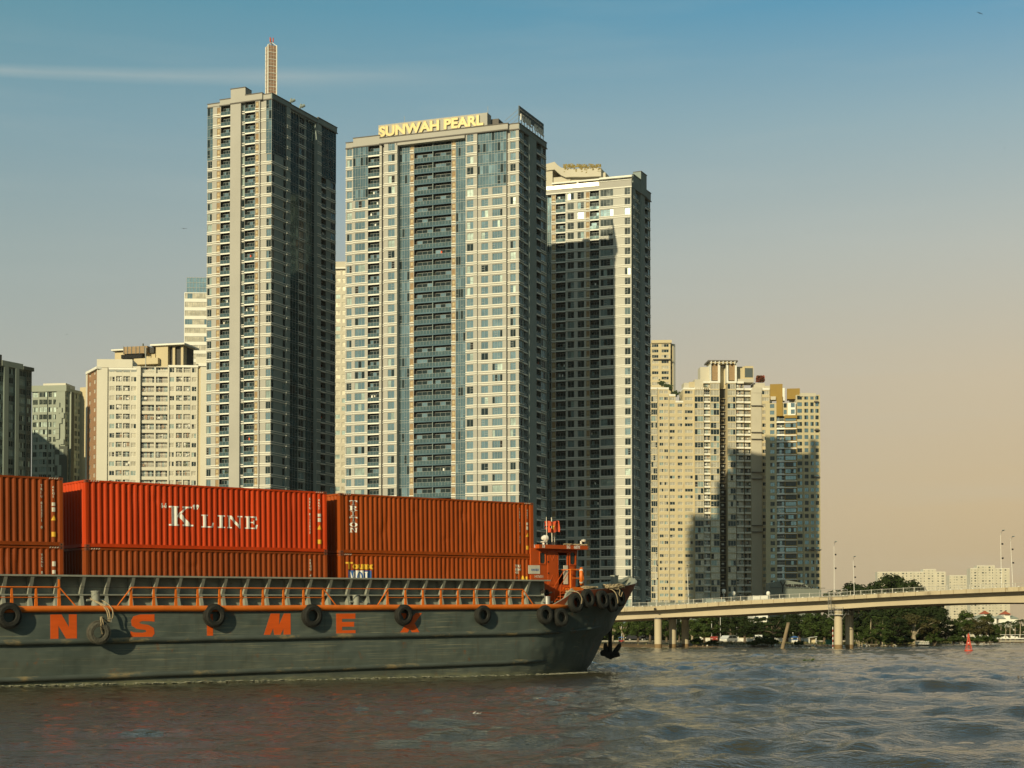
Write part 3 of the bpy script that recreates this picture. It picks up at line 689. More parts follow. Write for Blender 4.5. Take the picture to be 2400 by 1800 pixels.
b = MB(); sx0, sx1 = bt(1238, 1340, cw0), bt(1265, 1340, cw0); b.box(sx0, sx1, y-.02, y, bz(1258, 1345, cw0), bz(1258, 1325, cw0), 'dimwhite')
vs, fs = text_geo('HANEX', .16, .004); z_ = bz(1258, 1338, cw0); b.add([(sx1-.62+x, y-.024, z_+yy) for x, yy in vs], fs, 'blue'); b.build('notice_board', cab)
vs, fs = text_geo('14076501', .19, .003); b = MB(); b.add([(bt(1251.5, 1352, cw0)+x*.9, y-.004, bz(1260, 1354, cw0)+yy) for x, yy in vs], fs, 'dimwhite'); b.build('lettering', cab)
# roof slab with fascia text
rz0, rz1 = bz(1300, 1286, .4), bz(1300, 1277, .4); tr = bt(1393, 1280, .4)
b = MB(); b.box(ta+.28, tr-.5, -.4, 3.9, rz0, rz1, 'cabin')
b.add([(tr-.5, -.4, rz0), (tr-.5, 3.9, rz0), (tr-.5, 3.9, rz1), (tr-.5, -.4, rz1), (tr, .0, rz0+.05), (tr, 3.5, rz0+.05), (tr, 3.5, rz1-.02), (tr, .0, rz1-.02)], [(0, 1, 5, 4), (3, 7, 6, 2), (4, 5, 6, 7), (0, 4, 7, 3), (1, 2, 6, 5)], 'orange')
roof = b.build('roof', cab)
for s_, px in (('S', 1251), ('18', 1270), ('SG', 1328), ('6870', 1345)):
    vs, fs = text_geo(s_, .22, .008); b = MB(); b.add([(bt(px, 1281, .4)+x, -.404, rz0+.035+yy) for x, yy in vs], fs, 'whitepaint'); b.build('lettering', roof)
b = MB()
for px, top, wv in ((1266, 1213, .6), (1297, 1212, .8), (1315, 1224, .5), (1309, 1213, .3)):
    t = bt(px, 1276, wv-.4); b.tube([(t, -wv+.9, rz1-.02), (t-.02, -wv+.9, bz(px, top, wv-.8))], .02 if px != 1309 else .028, 'dimwhite', 6)
b.build('antenna', roof)
# searchlight
b = MB(); t = bt(1280, 1264, 0); z = rz1
b.tube([(t, .2, z), (t, .2, z+.2)], .06, 'whitepaint', 8); b.lathe([(0, -.16), (.09, -.14), (.16, .0), (.17, .15), (.15, .15), (0, .10)], 'whitepaint', (t+.05, .2, z+.38), 14, 'x'); b.box(t-.12, t+.12, .05, .35, z+.16, z+.20, 'whitepaint'); b.build('searchlight', roof)
b = MB(); t = bt(1371, 1272, 0); b.tube([(t, .3, rz1), (t, .3, rz1+.30)], .06, 'dimwhite', 8); b.lathe([(.0, .30), (.12, .32), (.15, .42), (0, .46)], 'dimwhite', (t+.2, .3, rz1-.06), 12); b.build('roof_lamp', roof)
b = MB()
for k in range(4):
    b.merge(rope('', [(bt(1318+j*7+k*3, 1276, 0), -.1+.12*math.sin(j*2.3+k), rz1+.04+.05*abs(math.sin(j*1.9+k*2))) for j in range(8)], .02, ''))
b.smooth = True; o = b.build('rope'); o.matrix_world = BM; tag(o, 'thin pale rope lying along the roof edge of the orange wheelhouse', 'rope', 'mooring ropes')
# lifebuoy platform with railing
b = MB(); w0 = .62; x0, x1 = bt(1337, 1350, w0), bt(1367, 1350, w0); zf = bz(1350, 1376, w0); zr = bz(1350, 1335, w0)
b.box(x0, x1, -w0, .6, zf-.12, zf, 'orange'); b.box(x0, x1, -w0-.01, -w0, zf-.2, zf, 'orange')
for x in (x0, x1):
    b.tube([(x, -w0, zf-.1), (x, -w0, zr)], .045, 'orange', 6); b.tube([(x, .5, zf), (x, .5, zr)], .028, 'orange', 6); b.tube([(x, -w0, zr), (x, .5, zr)], .024, 'orange', 6)
for z in (zr, (zf+zr)/2): b.tube([(x0, -w0, z), (x1, -w0, z)], .04, 'orange', 6)
for dy in (0, .45):                         # ladder stringers down to the deck
    b.tube([(x0, -w0+dy, zf), (x0-.75, -w0+dy, DECK+.3)], .025, 'cabin', 6); b.tube([(x0, -w0+dy, zr), (x0-.75, -w0+dy, zf+.05), (x0-.75, -w0+dy, DECK+.3)], .018, 'cabin', 6)
for k in range(5): f = k/5; b.box(x0-.75*f-.12, x0-.75*f+.02, -w0, -w0+.45, zf-(zf-DECK-.3)*f-.02, zf-(zf-DECK-.3)*f, 'cabin')
b.box(x0+.1, x0+.35, -.1, .2, DECK, zf-.12, 'cabin'); b.box(x0+.2, x0+1.6, .6, 3.0, DECK, zf-.02, 'cabin')
b.build('boarding_platform', barge)
b = MB(); n = 28
cx_, cz_ = bt(1362.5, 1351, w0+.1), bz(1362.5, 1351, w0+.1)
ring = [(cx_+.22*math.cos(2*math.pi*k/n), -w0-.12+.20*math.cos(2*math.pi*k/n), cz_+.40*math.sin(2*math.pi*k/n)) for k in range(n+1)]
b.tube(ring, .10, 'orange', 10, cap=False); b.smooth = True; lb_ = b.build('lifebuoy'); lb_.matrix_world = BM; tag(lb_, 'bright orange lifebuoy hung on the small platform railing beside the wheelhouse', 'lifebuoy')
g = MB()
for k in range(4):
    a = math.pi/4+k*math.pi/2; g.tube([(cx_+.22*math.cos(a-.12), -w0-.12+.2*math.cos(a-.12), cz_+.4*math.sin(a-.12)), (cx_+.22*math.cos(a+.12), -w0-.12+.2*math.cos(a+.12), cz_+.4*math.sin(a+.12))], .106, 'dimwhite', 10)
g.build('reflective_band', lb_)
# dark equipment between wheelhouse and coaming, winch on foredeck
b = MB(); t = bt(1285, 1385, .5)
for k in range(9): b.lathe([(.0, -.06), (.12, -.05), (.15, 0), (.12, .05), (0, .06)], 'iron', (t+random.uniform(-.35, .3), -.4+random.uniform(-.1, .3), 3.5+random.uniform(-.1, .45)), 8, random.choice('xyz'))
b.box(t-.4, t+.3, -.3, .3, DECK, 3.45, 'iron'); b.build('deck_gear', barge)
b = MB(); b.box(29.6, 30.8, 1.2, 4.2, DECK, DECK+.35, 'iron'); b.lathe([(.5, -1), (.5, -.95), (.28, -.9), (.28, .9), (.5, .95), (.5, 1)], 'iron', (30.2, 2.8, DECK+.75), 18, 'y'); b.build('anchor_winch', barge)
# flag
fx0, fz = bt(1311.5, 1234, -.1), None
zt1, zb1 = bz(1311, 1221, -.1), bz(1311, 1247, -.1); b = MB(); nx_, nz_ = 14, 8; fw = fx0-bt(1280, 1234, -.1)
def fp(i, j):
    u, v = i/nx_, j/nz_; return (fx0-u*fw+.03*math.sin(v*5+u*6), .1+.10*math.sin(u*7+v*1.5)*u+.05*math.sin(u*15), zb1+(zt1-zb1)*v-.10*u*u+.035*math.sin(u*9)+.02*math.sin(v*8)*u)
for i in range(nx_):
    for j in range(nz_):
        if i >= 12 and (j in (0, 1, 4) or (i == 13 and j in (2, 6))): continue
        if i in (9, 10) and j in (3, 4): continue           # torn hole
        b.face([fp(i, j), fp(i+1, j), fp(i+1, j+1), fp(i, j+1)], 'flagred')
fl = b.build('flag'); fl.matrix_world = BM; tag(fl, 'torn red flag with a yellow star flying above the orange wheelhouse', 'flag')
b = MB(); sv = []
for k in range(10):
    a = math.pi/2+k*math.pi/5; r_ = (.19 if k % 2 == 0 else .08); u = .52+r_*math.cos(a)/fw; v = .5+r_*math.sin(a)/(zt1-zb1); q = fp(u*nx_, v*nz_); sv.append((q[0], q[1]-.012, q[2]))
c_ = fp(.52*nx_, .5*nz_); sv.append((c_[0], c_[1]-.012, c_[2])); b.add(sv, [(k, (k+1) % 10, 10) for k in range(10)], 'yellow'); b.build('star', fl)
# anchor
an = thing('anchor', 'black stockless iron anchor hanging from the bow just above the river', 'anchor')
an.location = BM @ Vector((34.0, 2.9, 0)); apos = an.location.copy()
Ya = apos.y+.0; ax = ray(1430, 1500)[0]*Ya
an.location = (ax, Ya, 0)
zt2 = CAMZ+(HOR-1395)/F_PX*Ya; zb2 = CAMZ+(HOR-1545)/F_PX*Ya; zc = CAMZ+(HOR-1512)/F_PX*Ya
b = MB(); b.tube([(0, 0, CAMZ+(HOR-1534)/F_PX*Ya), (0, 0, CAMZ+(HOR-1455)/F_PX*Ya)], [.13, .10], 'iron', 10); b.lathe([(.13, -.05), (.17, 0), (.13, .05), (.09, 0), (.13, -.05)], 'iron', (0, 0, CAMZ+(HOR-1452)/F_PX*Ya), 14, 'y'); b.build('shank', an)
b = MB(); z = CAMZ+(HOR-1455)/F_PX*Ya; k = 0
while z < zt2+.9:
    b.lathe([(.07, -.03), (.10, 0), (.07, .03), (.05, 0), (.07, -.03)], 'iron', (0, 0, z), 10, 'y' if k % 2 else 'x'); z += .15; k += 1
b.build('chain', an)
s_ = Ya/F_PX
poly = [(-20, -22), (-24, -28), (-21, -35), (-13, -37), (-6, -41), (1, -44), (8, -40), (17, -38), (23, -36), (21, -27), (14, -24), (6, -27), (-4, -26), (-10, -22), (-15, -20)]
b = MB(); b.prism([(x*s_, CAMZ+(HOR-1512)/F_PX*Ya+(y+10)*s_) for x, y in poly], -.16, .16, 'iron')
for sg, pl in ((1, [(5, -16), (13, -4), (19, 3), (25, 5), (26, -3), (21, -13), (15, -20), (7, -21)]), (-1, [(-5, -16), (-5, -4), (-9, 5), (-14, 5), (-16, -4), (-15, -14), (-17, -19), (-9, -20)])):
    b.prism([(x*s_, zc+(y+0)*s_) for x, y in pl], -.10, .10, 'iron')
b.build('crown', an)
# ================================================================== CONTAINERS
def cont_mat(name, col, dirt):
    return mat(name, col, .55, var=.20, vscale=.8, stretch=(1.3, 1, .2), col2=dirt, c2amt=.40, c2scale=2.4, sharp=.2, spec=.2)
M['cred'] = cont_mat('red_container', (.50, .048, .006), (.24, .036, .012))
M['cbrown'] = cont_mat('brown_container', (.25, .050, .008), (.13, .038, .012))
M['cbrown2'] = cont_mat('orange_brown_container', (.31, .058, .007), (.15, .045, .012))
M['cbrown3'] = cont_mat('dull_brown_container', (.24, .048, .008), (.11, .034, .012))
PITCH = .2776; CH = 2.83; CW = 2.44
BRK = (0, .072, .140, .2096)      # crest, slope in, valley, slope out
def prof(x, x0):
    u = ((x-x0) % PITCH)
    if u < BRK[1]: return 0
    if u < BRK[2]: return .042*(u-BRK[1])/(BRK[2]-BRK[1])
    if u < BRK[3]: return .042
    return .042*(PITCH-u)/(PITCH-BRK[3])
def make_container(name, L_, m, label, t0, z0, rowtilt=.0015):
    c = thing(name, label, 'container', group='shipping containers stacked on the barge')
    c.matrix_world = BM @ Matrix.Translation((t0, 0, z0)) @ Matrix.Rotation(-rowtilt, 4, 'Y')
    # frame
    b = MB(); p = .10; hb = .16; ht = .09
    for x in (0, L_-p):
        for y in (0, CW-p): b.box(x, x+p, y, y+p, .12, CH-.12, m)
    for y in (0.004, CW-.06):
        b.box(p, L_-p, y, y+.05, .01, hb, m); b.box(p, L_-p, y, y+.05, CH-ht, CH-.01, m)
    for x in (.004, L_-.064): b.box(x, x+.06, p, CW-p, .01, hb, m); b.box(x, x+.06, p, CW-p, CH-ht, CH-.01, m)
    b.box(.05, L_-.05, .05, CW-.05, .03, .10, m)
    # corrugated roof (sheet with ribs across)
    b.box(.05, L_-.05, .05, CW-.05, CH-.05, CH-.03, m); x = .5
    while x < L_-.5: b.box(x, x+.07, .08, CW-.08, CH-.03, CH-.012, m); x += PITCH
    b.build('frame', c)
    # long sides
    for yy, sgn in ((.012, 1), (CW-.012, -1)):
        b = MB(); xs = []; x0 = p
        n = int((L_-2*p)/PITCH); x0 = (L_-n*PITCH)/2-.02
        pts = [(p, 0)]
        for k in range(n):
            for u, d in ((0, 0), (BRK[1], 0), (BRK[2], .042), (BRK[3], .042)): pts.append((x0+k*PITCH+u, d))
        pts.append((x0+n*PITCH, 0)); pts.append((L_-p, 0))
        pts = [q for q in pts if p <= q[0] <= L_-p]
        vs = []; fs = []; nz_ = 13; rg_ = random.Random(int(t0*7+z0*31)+int(sgn)); dn = [(rg_.uniform(1.2, L_-1.6), rg_.uniform(.5, 1.3) if rg_.random() < .6 else rg_.uniform(1.9, 2.4), rg_.uniform(.10, .28), rg_.uniform(.15, .5), rg_.uniform(.015, .04)) for _ in range(7)]
        for x, d in pts:
            for j in range(nz_):
                z_ = hb-.01+(CH-ht+.02-hb)*j/(nz_-1); dd = sum(a*math.exp(-((x-cx)/sx)**2-((z_-cz)/sz)**2) for cx, cz, sx, sz, a in dn) if 0 < j < nz_-1 else 0
                vs.append((x, yy+sgn*(d+dd), z_))
        for i in range(len(pts)-1):
            for j in range(nz_-1): a = i*nz_+j; fs.append((a, a+nz_, a+nz_+1, a+1))
        b.add(vs, fs, m); b.build('side_panel', c)
    # end wall (left) corrugated, doors (right)
    b = MB(); pts = [(p, 0)]; k = 0; y = p+.05
    while y+PITCH < CW-p:
        for u, d in ((0, 0), (BRK[1], 0), (BRK[2], .04), (BRK[3], .04)): pts.append((y+u, d))
        y += PITCH
    pts += [(y, 0), (CW-p, 0)]; vs = []; fs = []
    for yv, d in pts: vs += [(.012+d, yv, hb), (.012+d, yv, CH-ht)]
    for i in range(len(pts)-1): fs.append((2*i, 2*i+2, 2*i+3, 2*i+1))
    b.add(vs, fs, m); b.build('end_wall', c)
    for y0, y1 in ((p, CW/2-.01), (CW/2+.01, CW-p)):
        b = MB(); b.box(L_-.06, L_-.02, y0, y1, hb, CH-ht, m)
        for yv in (y0+.3, y1-.3): b.tube([(L_+.01, yv, .2), (L_+.01, yv, CH-.15)], .02, 'galv', 6)
        b.build('door', c)
    for x in (-.005, L_-.173):
        for y in (-.005, CW-.157):
            for z in (0, CH-.118):
                b = MB(); b.box(x, x+.178, y, y+.162, z, z+.118, M['cast_'+m])
                if y < 0: b.box(x+.055, x+.12, y-.002, y+.01, z+.03, z+.088, 'black')
                b.build('corner_casting', c)
    c['x0'] = x0
    return c
for k_, col in (('cred', (.22, .05, .02)), ('cbrown', (.20, .06, .025)), ('cbrown2', (.20, .06, .025)), ('cbrown3', (.16, .05, .025))): M['cast_'+k_] = mat('casting_'+k_, col, .7, var=.3, vscale=8)
def decal(c, polys, m, name='lettering', push=0.0):
    """flat polygons in (x,z) pressed onto the corrugated side"""
    x0 = c['x0']; bm = bmesh.new()
    for pl in polys:
        try: bm.faces.new([bm.verts.new((x, 0, z)) for x, z in pl])
        except Exception: pass
    xmin = min(v.co.x for v in bm.verts); xmax = max(v.co.x for v in bm.verts)
    k = int((xmin-x0)//PITCH)
    while x0+k*PITCH < xmax:
        for u in BRK:
            x = x0+k*PITCH+u
            if xmin < x < xmax: bmesh.ops.bisect_plane(bm, geom=bm.verts[:]+bm.edges[:]+bm.faces[:], plane_co=(x, 0, 0), plane_no=(1, 0, 0), dist=1e-6)
        k += 1
    for v in bm.verts: v.co.y = .012+prof(v.co.x-1e-7, x0)-.010-push
    me = bpy.data.meshes.new(name); bm.to_mesh(me); bm.free(); me.materials.append(M[m])
    o = bpy.data.objects.new(name, me); C.objects.link(o); o.parent = c; return o
def txt(c, s, x, z, size, m, bold=.0, sx=1.0, vertical=False, step=1.0, name='lettering', push=0.0):
    polys = []
    items = [(ch, x, z-i*size*step) for i, ch in enumerate(s)] if vertical else [(s, x, z)]
    for st, xx, zz in items:
        if st.strip() == '': continue
        vs, fs = text_geo(st, size, bold); polys += [[(xx+vs[i][0]*sx, zz+vs[i][1]) for i in f] for f in fs]
    return decal(c, polys, m, name, push)
def rect(x0, x1, z0, z1): return [(x0, z0), (x1, z0), (x1, z1), (x0, z1)]
H_ = 1.0
def slab(ch):   # slab-serif capitals in a unit box, as lists of polygons (x, z)
    S = .10; T = .22
    if ch == 'I': return [rect(.22, .78, 0, S), rect(.22, .78, 1-S, 1), rect(.38, .62, S, 1-S)]
    if ch == 'L': return [rect(0, .50, 1-S, 1), rect(.13, .37, S, 1-S), [(0, 0), (.88, 0), (.95, .38), (.84, .38), (.72, S), (0, S)]]
    if ch == 'N': return [rect(0, .30, 0, S), rect(.09, .21, S, .93), [(0, 1), (0, .92), (.10, .92), (.78, 0), (.90, 0), (.90, .10), (.28, 1)], rect(.66, 1, 1-S, 1), rect(.79, .90, .1, 1-S)]
    if ch == 'E': return [rect(0, .5, 1-S, 1), rect(.12, .36, S, 1-S), [(0, 0), (.90, 0), (.96, .34), (.85, .34), (.74, S), (0, S)], [(.5, 1), (.90, 1), (.92, .70), (.82, .70), (.74, 1-S), (.5, 1-S)], rect(.36, .60, .47, .57), rect(.60, .68, .36, .68)]
    if ch == 'K': return [rect(0, .44, 0, S*.8), rect(0, .44, 1-S*.8, 1), rect(.10, .34, S*.8, 1-S*.8), [(.34, .42), (.34, .54), (.66, .93), (.78, .93)], rect(.56, .98, 1-S*.8, 1), [(.36, .56), (.50, .66), (.92, .08), (.68, .08)], rect(.56, 1.02, 0, S*.8)]
    if ch == 'T': return [rect(.26, .74, 0, S), rect(.38, .62, S, 1-S), rect(0, 1, .86, 1), rect(0, .13, .66, .86), rect(.87, 1, .66, .86)]
    if ch == 'R': return [rect(0, .42, 0, S), rect(.10, .32, S, 1-S), [(0, 1), (0, .88), (.58, .88), (.66, .80), (.66, .64), (.58, .56), (.32, .56), (.32, .44), (.68, .44), (.88, .58), (.88, .86), (.70, 1)], [(.48, .46), (.66, .46), (.86, .1), (1, .1), (1, 0), (.70, 0)]]
    if ch == 'O':
        n = 20; o = []
        for k in range(n):
            a, b2 = 2*math.pi*k/n, 2*math.pi*(k+1)/n
            o.append([(.5+.5*math.cos(a), .5+.5*math.sin(a)), (.5+.5*math.cos(b2), .5+.5*math.sin(b2)), (.5+.27*math.cos(b2), .5+.40*math.sin(b2)), (.5+.27*math.cos(a), .5+.40*math.sin(a))])
        return o
    if ch == 'M': return [rect(0, .26, 0, S), rect(.08, .18, S, 1-S), rect(0, .28, 1-S, 1), [(.16, 1), (.34, 1), (.58, .22), (.50, .05)], [(.50, .05), (.80, 1), (.72, 1), (.50, .35)], rect(.74, 1, 1-S, 1), rect(.74, .93, S, 1-S), rect(.66, 1, 0, S)]
def word(c, items, m, name='lettering'):
    polys = []
    for ch, x, z, w_, h_ in items: polys += [[(x+px*w_, z+pz*h_) for px, pz in pl] for pl in slab(ch)]
    return decal(c, polys, m, name)
def hazard(c, L_, side):     # striped edge marks beside the top castings
    polys = []
    for k in range(4):
        x = (.22+k*.11) if side < 0 else (L_-.62+k*.11)
        b_ = [(x, CH-.07), (x+.05, CH-.07), (x+.10, CH-.015), (x+.05, CH-.015)]
        polys.append(b_)
    b = MB()
    for pl in polys: b.face([(x, -.001, z) for x, z in pl], 'dimwhite')
    b.build('hazard_marking', c)
def id_block(c, L_, code, right=True, sym=True, low=False):
    xa = L_-.98; xb = L_-.46
    txt(c, code, xa, CH-.42, .145, 'dimwhite', .004, vertical=True, step=.98)
    if not low:
        txt(c, '45G1', xb, CH-.45, .13, 'dimwhite', .004, vertical=True, step=1.0)
        decal(c, [rect(xb-.02, xb+.13, CH-1.18, CH-1.04), rect(xb-.02, xb+.13, CH-1.42, CH-1.24)], 'dimwhite', 'label_plate')
        if sym:
            decal(c, [[(xb-.06, CH-1.78), (xb+.17, CH-1.78), (xb+.055, CH-1.56)]], 'yellow', 'warning_sticker')
            decal(c, [rect(xb-.04, xb+.14, CH-2.45, CH-2.25)], 'yellow', 'warning_sticker')
Z2 = 5.71; Z1 = Z2-CH-.02
tK0 = 0.0; LK = bt(766, 1200, 0)-tK0; tT0 = bt(797, 1200, 0); LT = bt(1250, 1200, 0)-tT0; tL1 = bt(148, 1200, 0)
GL = 12.19
k = make_container('shipping_container', LK, 'cred', 'bright red container with large white serif lettering, top of the middle stack', tK0, Z2); hazard(k, LK, -1); hazard(k, LK, 1)
def kx(px, py): return (BMI @ Vector((0, 0, 0))) and bt(px, py, 0)-tK0
def kz(px, py): return bz(px, py, 0)-Z2
x0, x1 = kx(397, 1210), kx(452, 1210); zb2, zt2_ = kz(424, 1233), kz(424, 1187)
items = [('K', x0, zb2, x1-x0, zt2_-zb2)]
zl_, zh_ = kz(540, 1238.5), kz(540, 1209)
for ch, pa, pb in (('L', 473, 504), ('I', 509, 529), ('N', 533, 568.5), ('E', 575, 606)):
    xa, xb = kx(pa, 1222), kx(pb, 1222); items.append((ch, xa, zl_, xb-xa, zh_-zl_))
items = [('I', a, b_, c_*1.6-.0, d) if ch == 'I' else (ch, a, b_, c_, d) for ch, a, b_, c_, d in items]
items = [(ch, a-(.12 if ch == 'I' else 0), b_, c_, d) for ch, a, b_, c_, d in items]
word(k, items, 'whitepaint')
q = []
for px, up in ((381, 1), (388.5, 1), (455, 0), (463.5, 0)):
    cx_, cz_ = kx(px, 1187), kz(px, 1187); n = 10; q.append([(cx_+.065*math.cos(6.283*i/n), cz_+.075*math.sin(6.283*i/n)) for i in range(n)])
    q.append([(cx_-.06, cz_), (cx_-.02, cz_+.14), (cx_+.03, cz_+.14), (cx_-.0, cz_)] if up else [(cx_+.06, cz_), (cx_+.01, cz_-.14), (cx_-.03, cz_-.13), (cx_, cz_)])
decal(k, q, 'whitepaint', 'quote_marks', .0015)
id_block(k, LK, 'KKFU 8132095', sym=True)
kb = make_container('shipping_container', LK, 'cbrown3', 'dull brown container under the bright red one, its base hidden in the hold', tK0, Z1); id_block(kb, LK, 'SEGU 4125', low=True); hazard(kb, LK, -1)
tr_ = make_container('shipping_container', LT, 'cbrown2', 'orange-brown container with white vertical lettering, top of the stack next to the wheelhouse', tT0, Z2); hazard(tr_, LT, -1); hazard(tr_, LT, 1)
xa, xb = bt(820.5, 1210, 0)-tT0, bt(838, 1210, 0)-tT0; zt3, zb3 = bz(829, 1172, 0)-Z2, bz(829, 1249, 0)-Z2; hh = (zt3-zb3)/6
items = []
for i, ch in enumerate('TRITON'):
    wd = xb-xa; x = xa
    items.append((ch, x if ch != 'I' else x-.02, zt3-(i+1)*hh+hh*.1, wd, hh*.84))
word(tr_, items, 'whitepaint'); id_block(tr_, LT, 'TRHU 5416 212')
tb_ = make_container('shipping_container', LT, 'cbrown2', 'orange-brown container with yellow lettering above a blue and white logo panel', tT0, Z1)
hazard(tb_, LT, -1)
xa, xb = bt(812, 1326, 0)-tT0, bt(877, 1326, 0)-tT0; z_ = bz(845, 1333, 0)-Z1
vs, fs = text_geo('Touax', 1, .055); wmax = max(v[0] for v in vs); hmax = max(v[1] for v in vs); sx = (xb-xa)/wmax; sz = (bz(845, 1317.5, 0)-bz(845, 1333, 0))/hmax
decal(tb_, [[(xa+vs[i][0]*sx, z_+vs[i][1]*sz) for i in f] for f in fs], 'yellow')
xa, xb = bt(817, 1350, 0)-tT0, bt(871, 1350, 0)-tT0; zt4 = bz(845, 1337, 0)-Z1; zb4 = zt4-.62; w3 = (xb-xa)/3
decal(tb_, [rect(xa, xa+w3, zb4, zt4), rect(xa+2*w3, xb, zb4, zt4)], 'blue', 'logo_panel'); decal(tb_, [rect(xa+w3, xa+2*w3, zb4, zt4)], 'whitepaint', 'logo_panel')
def let(ch, x, w_, m, z0=zb4+.06, h_=.50):
    decal(tb_, [[(x+px*w_, z0+pz*h_) for px, pz in pl] for pl in slab(ch)], m, 'lettering', .004)
let('M', xa+.05, w3-.10, 'whitepaint'); let('O', xa+w3+.05, w3-.10, 'blue'); let('L', xa+2*w3+.07, w3-.12, 'whitepaint')
for s_, px, py in (('TCU', 1208, 1330), ('0054', 1208, 1338), ('0', 1220, 1338), ('461', 1208, 1345)): txt(tb_, s_, bt(px, py, 0)-tT0, bz(px, py, 0)-Z1, .17, 'dimwhite', .01)
txt(tb_, 'P', bt(1211, 1358, 0)-tT0, bz(1212, 1358, 0)-Z1, .17, 'dimwhite', .01)
xx = bt(1223, 1358, 0)-tT0; zz = bz(1223, 1359, 0)-Z1; decal(tb_, [[(xx-.05, zz), (xx+.22, zz), (xx+.085, zz+.22)]], 'yellow', 'warning_sticker'); xx = bt(1233, 1358, 0)-tT0; decal(tb_, [rect(xx, xx+.1, zz, zz+.16)], 'yellow', 'warning_sticker')
l2 = make_container('shipping_container', GL, 'cbrown', 'brown container at the far left edge, top of its stack, cut by the frame', tL1-GL, Z2); hazard(l2, GL, 1); id_block(l2, GL, 'TRIU 822371 0')
l1 = make_container('shipping_container', GL, 'cbrown3', 'brown container at the far left edge, underneath in its stack, cut by the frame', tL1-GL, Z1); hazard(l1, GL, 1); id_block(l1, GL, 'TCNU 8522', low=True)
xb_ = GL-.46; decal(l1, [rect(xb_-.02, xb_+.13, CH-.82, CH-.62), rect(xb_-.02, xb_+.11, CH-1.13, CH-.98)], 'dimwhite', 'label_plate')
# ================================================================== BUILDINGS
def vshadow(*a): pass
class Bld:
    def __init__(s, name, label, near, group=None, maxp=100):
        s.root = thing(name, label, 'building', (near[0], near[1], .7), group=group); s.off = (near[0], near[1], .7)
        s.wall = MB(); s.parts = {}; s.maxp = maxp; s.extra = []
    def part(s, name, mb, u=None):
        s.parts.setdefault(name, []).append(mb)
    def finish(s, wallname='wall'):
        s.wallo = s.wall.build(wallname, s.root, s.off)
        for name, lst in s.parts.items():
            def key(mb):
                ps = [proj(v) for v in mb.v]; xs = [p[0] for p in ps]; ys = [p[1] for p in ps]
                a = (max(xs)-min(xs))*(max(ys)-min(ys))
                x = sum(xs)/len(xs); y = sum(ys)/len(ys)
                if x < -5 or x > 2405: a *= .01
                lim = 1115 if x < 205 else (1165 if x < 790 else (1160 if x < 1250 else (1270 if x < 1400 else 1370)))
                if y > lim: a *= .01
                return -a
            lst.sort(key=key)
            for mb in lst[:s.maxp]: mb.build(name, s.root, s.off)
            if len(lst) > s.maxp:
                r = MB()
                for mb in lst[s.maxp:]: r.merge(mb)
                o = r.build(name, s.root, s.off); o['kind'] = 'stuff'
        return s.root
class Wall:
    """a vertical wall: local u along d, o outward along n, z up"""
    def __init__(s, B, c, d, n, yref=800):
        s.B = B; s.c = Vector((c[0], c[1])); s.d = Vector(d).normalized(); s.n = Vector(n).normalized(); s.yref = yref
    def u(s, px, py=None, o=0):
        r = ray(px, py or s.yref)[0]; c = s.c+s.n*o
        return (r*c.y-c.x)/(s.d.x-r*s.d.y)
    def z(s, px, py, o=0):
        c = s.c+s.n*o; u = s.u(px, py, o); Y = c.y+s.d.y*u
        return CAMZ+ray(px, py)[1]*Y
    def P(s, u, o, z): q = s.c+s.d*u+s.n*o; return (q.x, q.y, z)
    def quad(s, mb, u0, u1, z0, z1, o, m): mb.face([s.P(u0, o, z0), s.P(u1, o, z0), s.P(u1, o, z1), s.P(u0, o, z1)], m)
    def box(s, mb, u0, u1, z0, z1, o0, o1, m, back=False):
        v = [s.P(u, o, z) for u in (u0, u1) for o in (o0, o1) for z in (z0, z1)]
        f = [(1, 5, 7, 3), (0, 1, 3, 2), (4, 6, 7, 5), (0, 4, 5, 1), (2, 3, 7, 6)]
        if o1 > o0: f = [(2, 6, 7, 3) if False else (2, 3, 7, 6), (0, 1, 3, 2), (4, 6, 7, 5), (0, 4, 6, 2), (1, 3, 7, 5)]
        if back: f.append((0, 1, 5, 4))
        mb.add(v, f, m)
    def opening(s, mb, u0, u1, z0, z1, a, b, c, d, o, dep, m):
        # wall rectangle with an opening a..b x c..d and reveals
        if c > z0: s.quad(mb, u0, u1, z0, c, o, m)
        if d < z1: s.quad(mb, u0, u1, d, z1, o, m)
        if a > u0: s.quad(mb, u0, a, c, d, o, m)
        if b < u1: s.quad(mb, b, u1, c, d, o, m)
        P = s.P
        mb.face([P(a, o, c), P(b, o, c), P(b, o-dep, c), P(a, o-dep, c)], m); mb.face([P(a, o, d), P(b, o, d), P(b, o-dep, d), P(a, o-dep, d)], m)
        mb.face([P(a, o, c), P(a, o, d), P(a, o-dep, d), P(a, o-dep, c)], m); mb.face([P(b, o, c), P(b, o, d), P(b, o-dep, d), P(b, o-dep, c)], m)
GW = [('glass', .52), ('glass2', .30), ('glass3', .18)]
def pick(ws):
    r = random.random()*sum(w_ for _, w_ in ws)
    for m, w_ in ws:
        r -= w_
        if r <= 0: return m
    return ws[0][0]
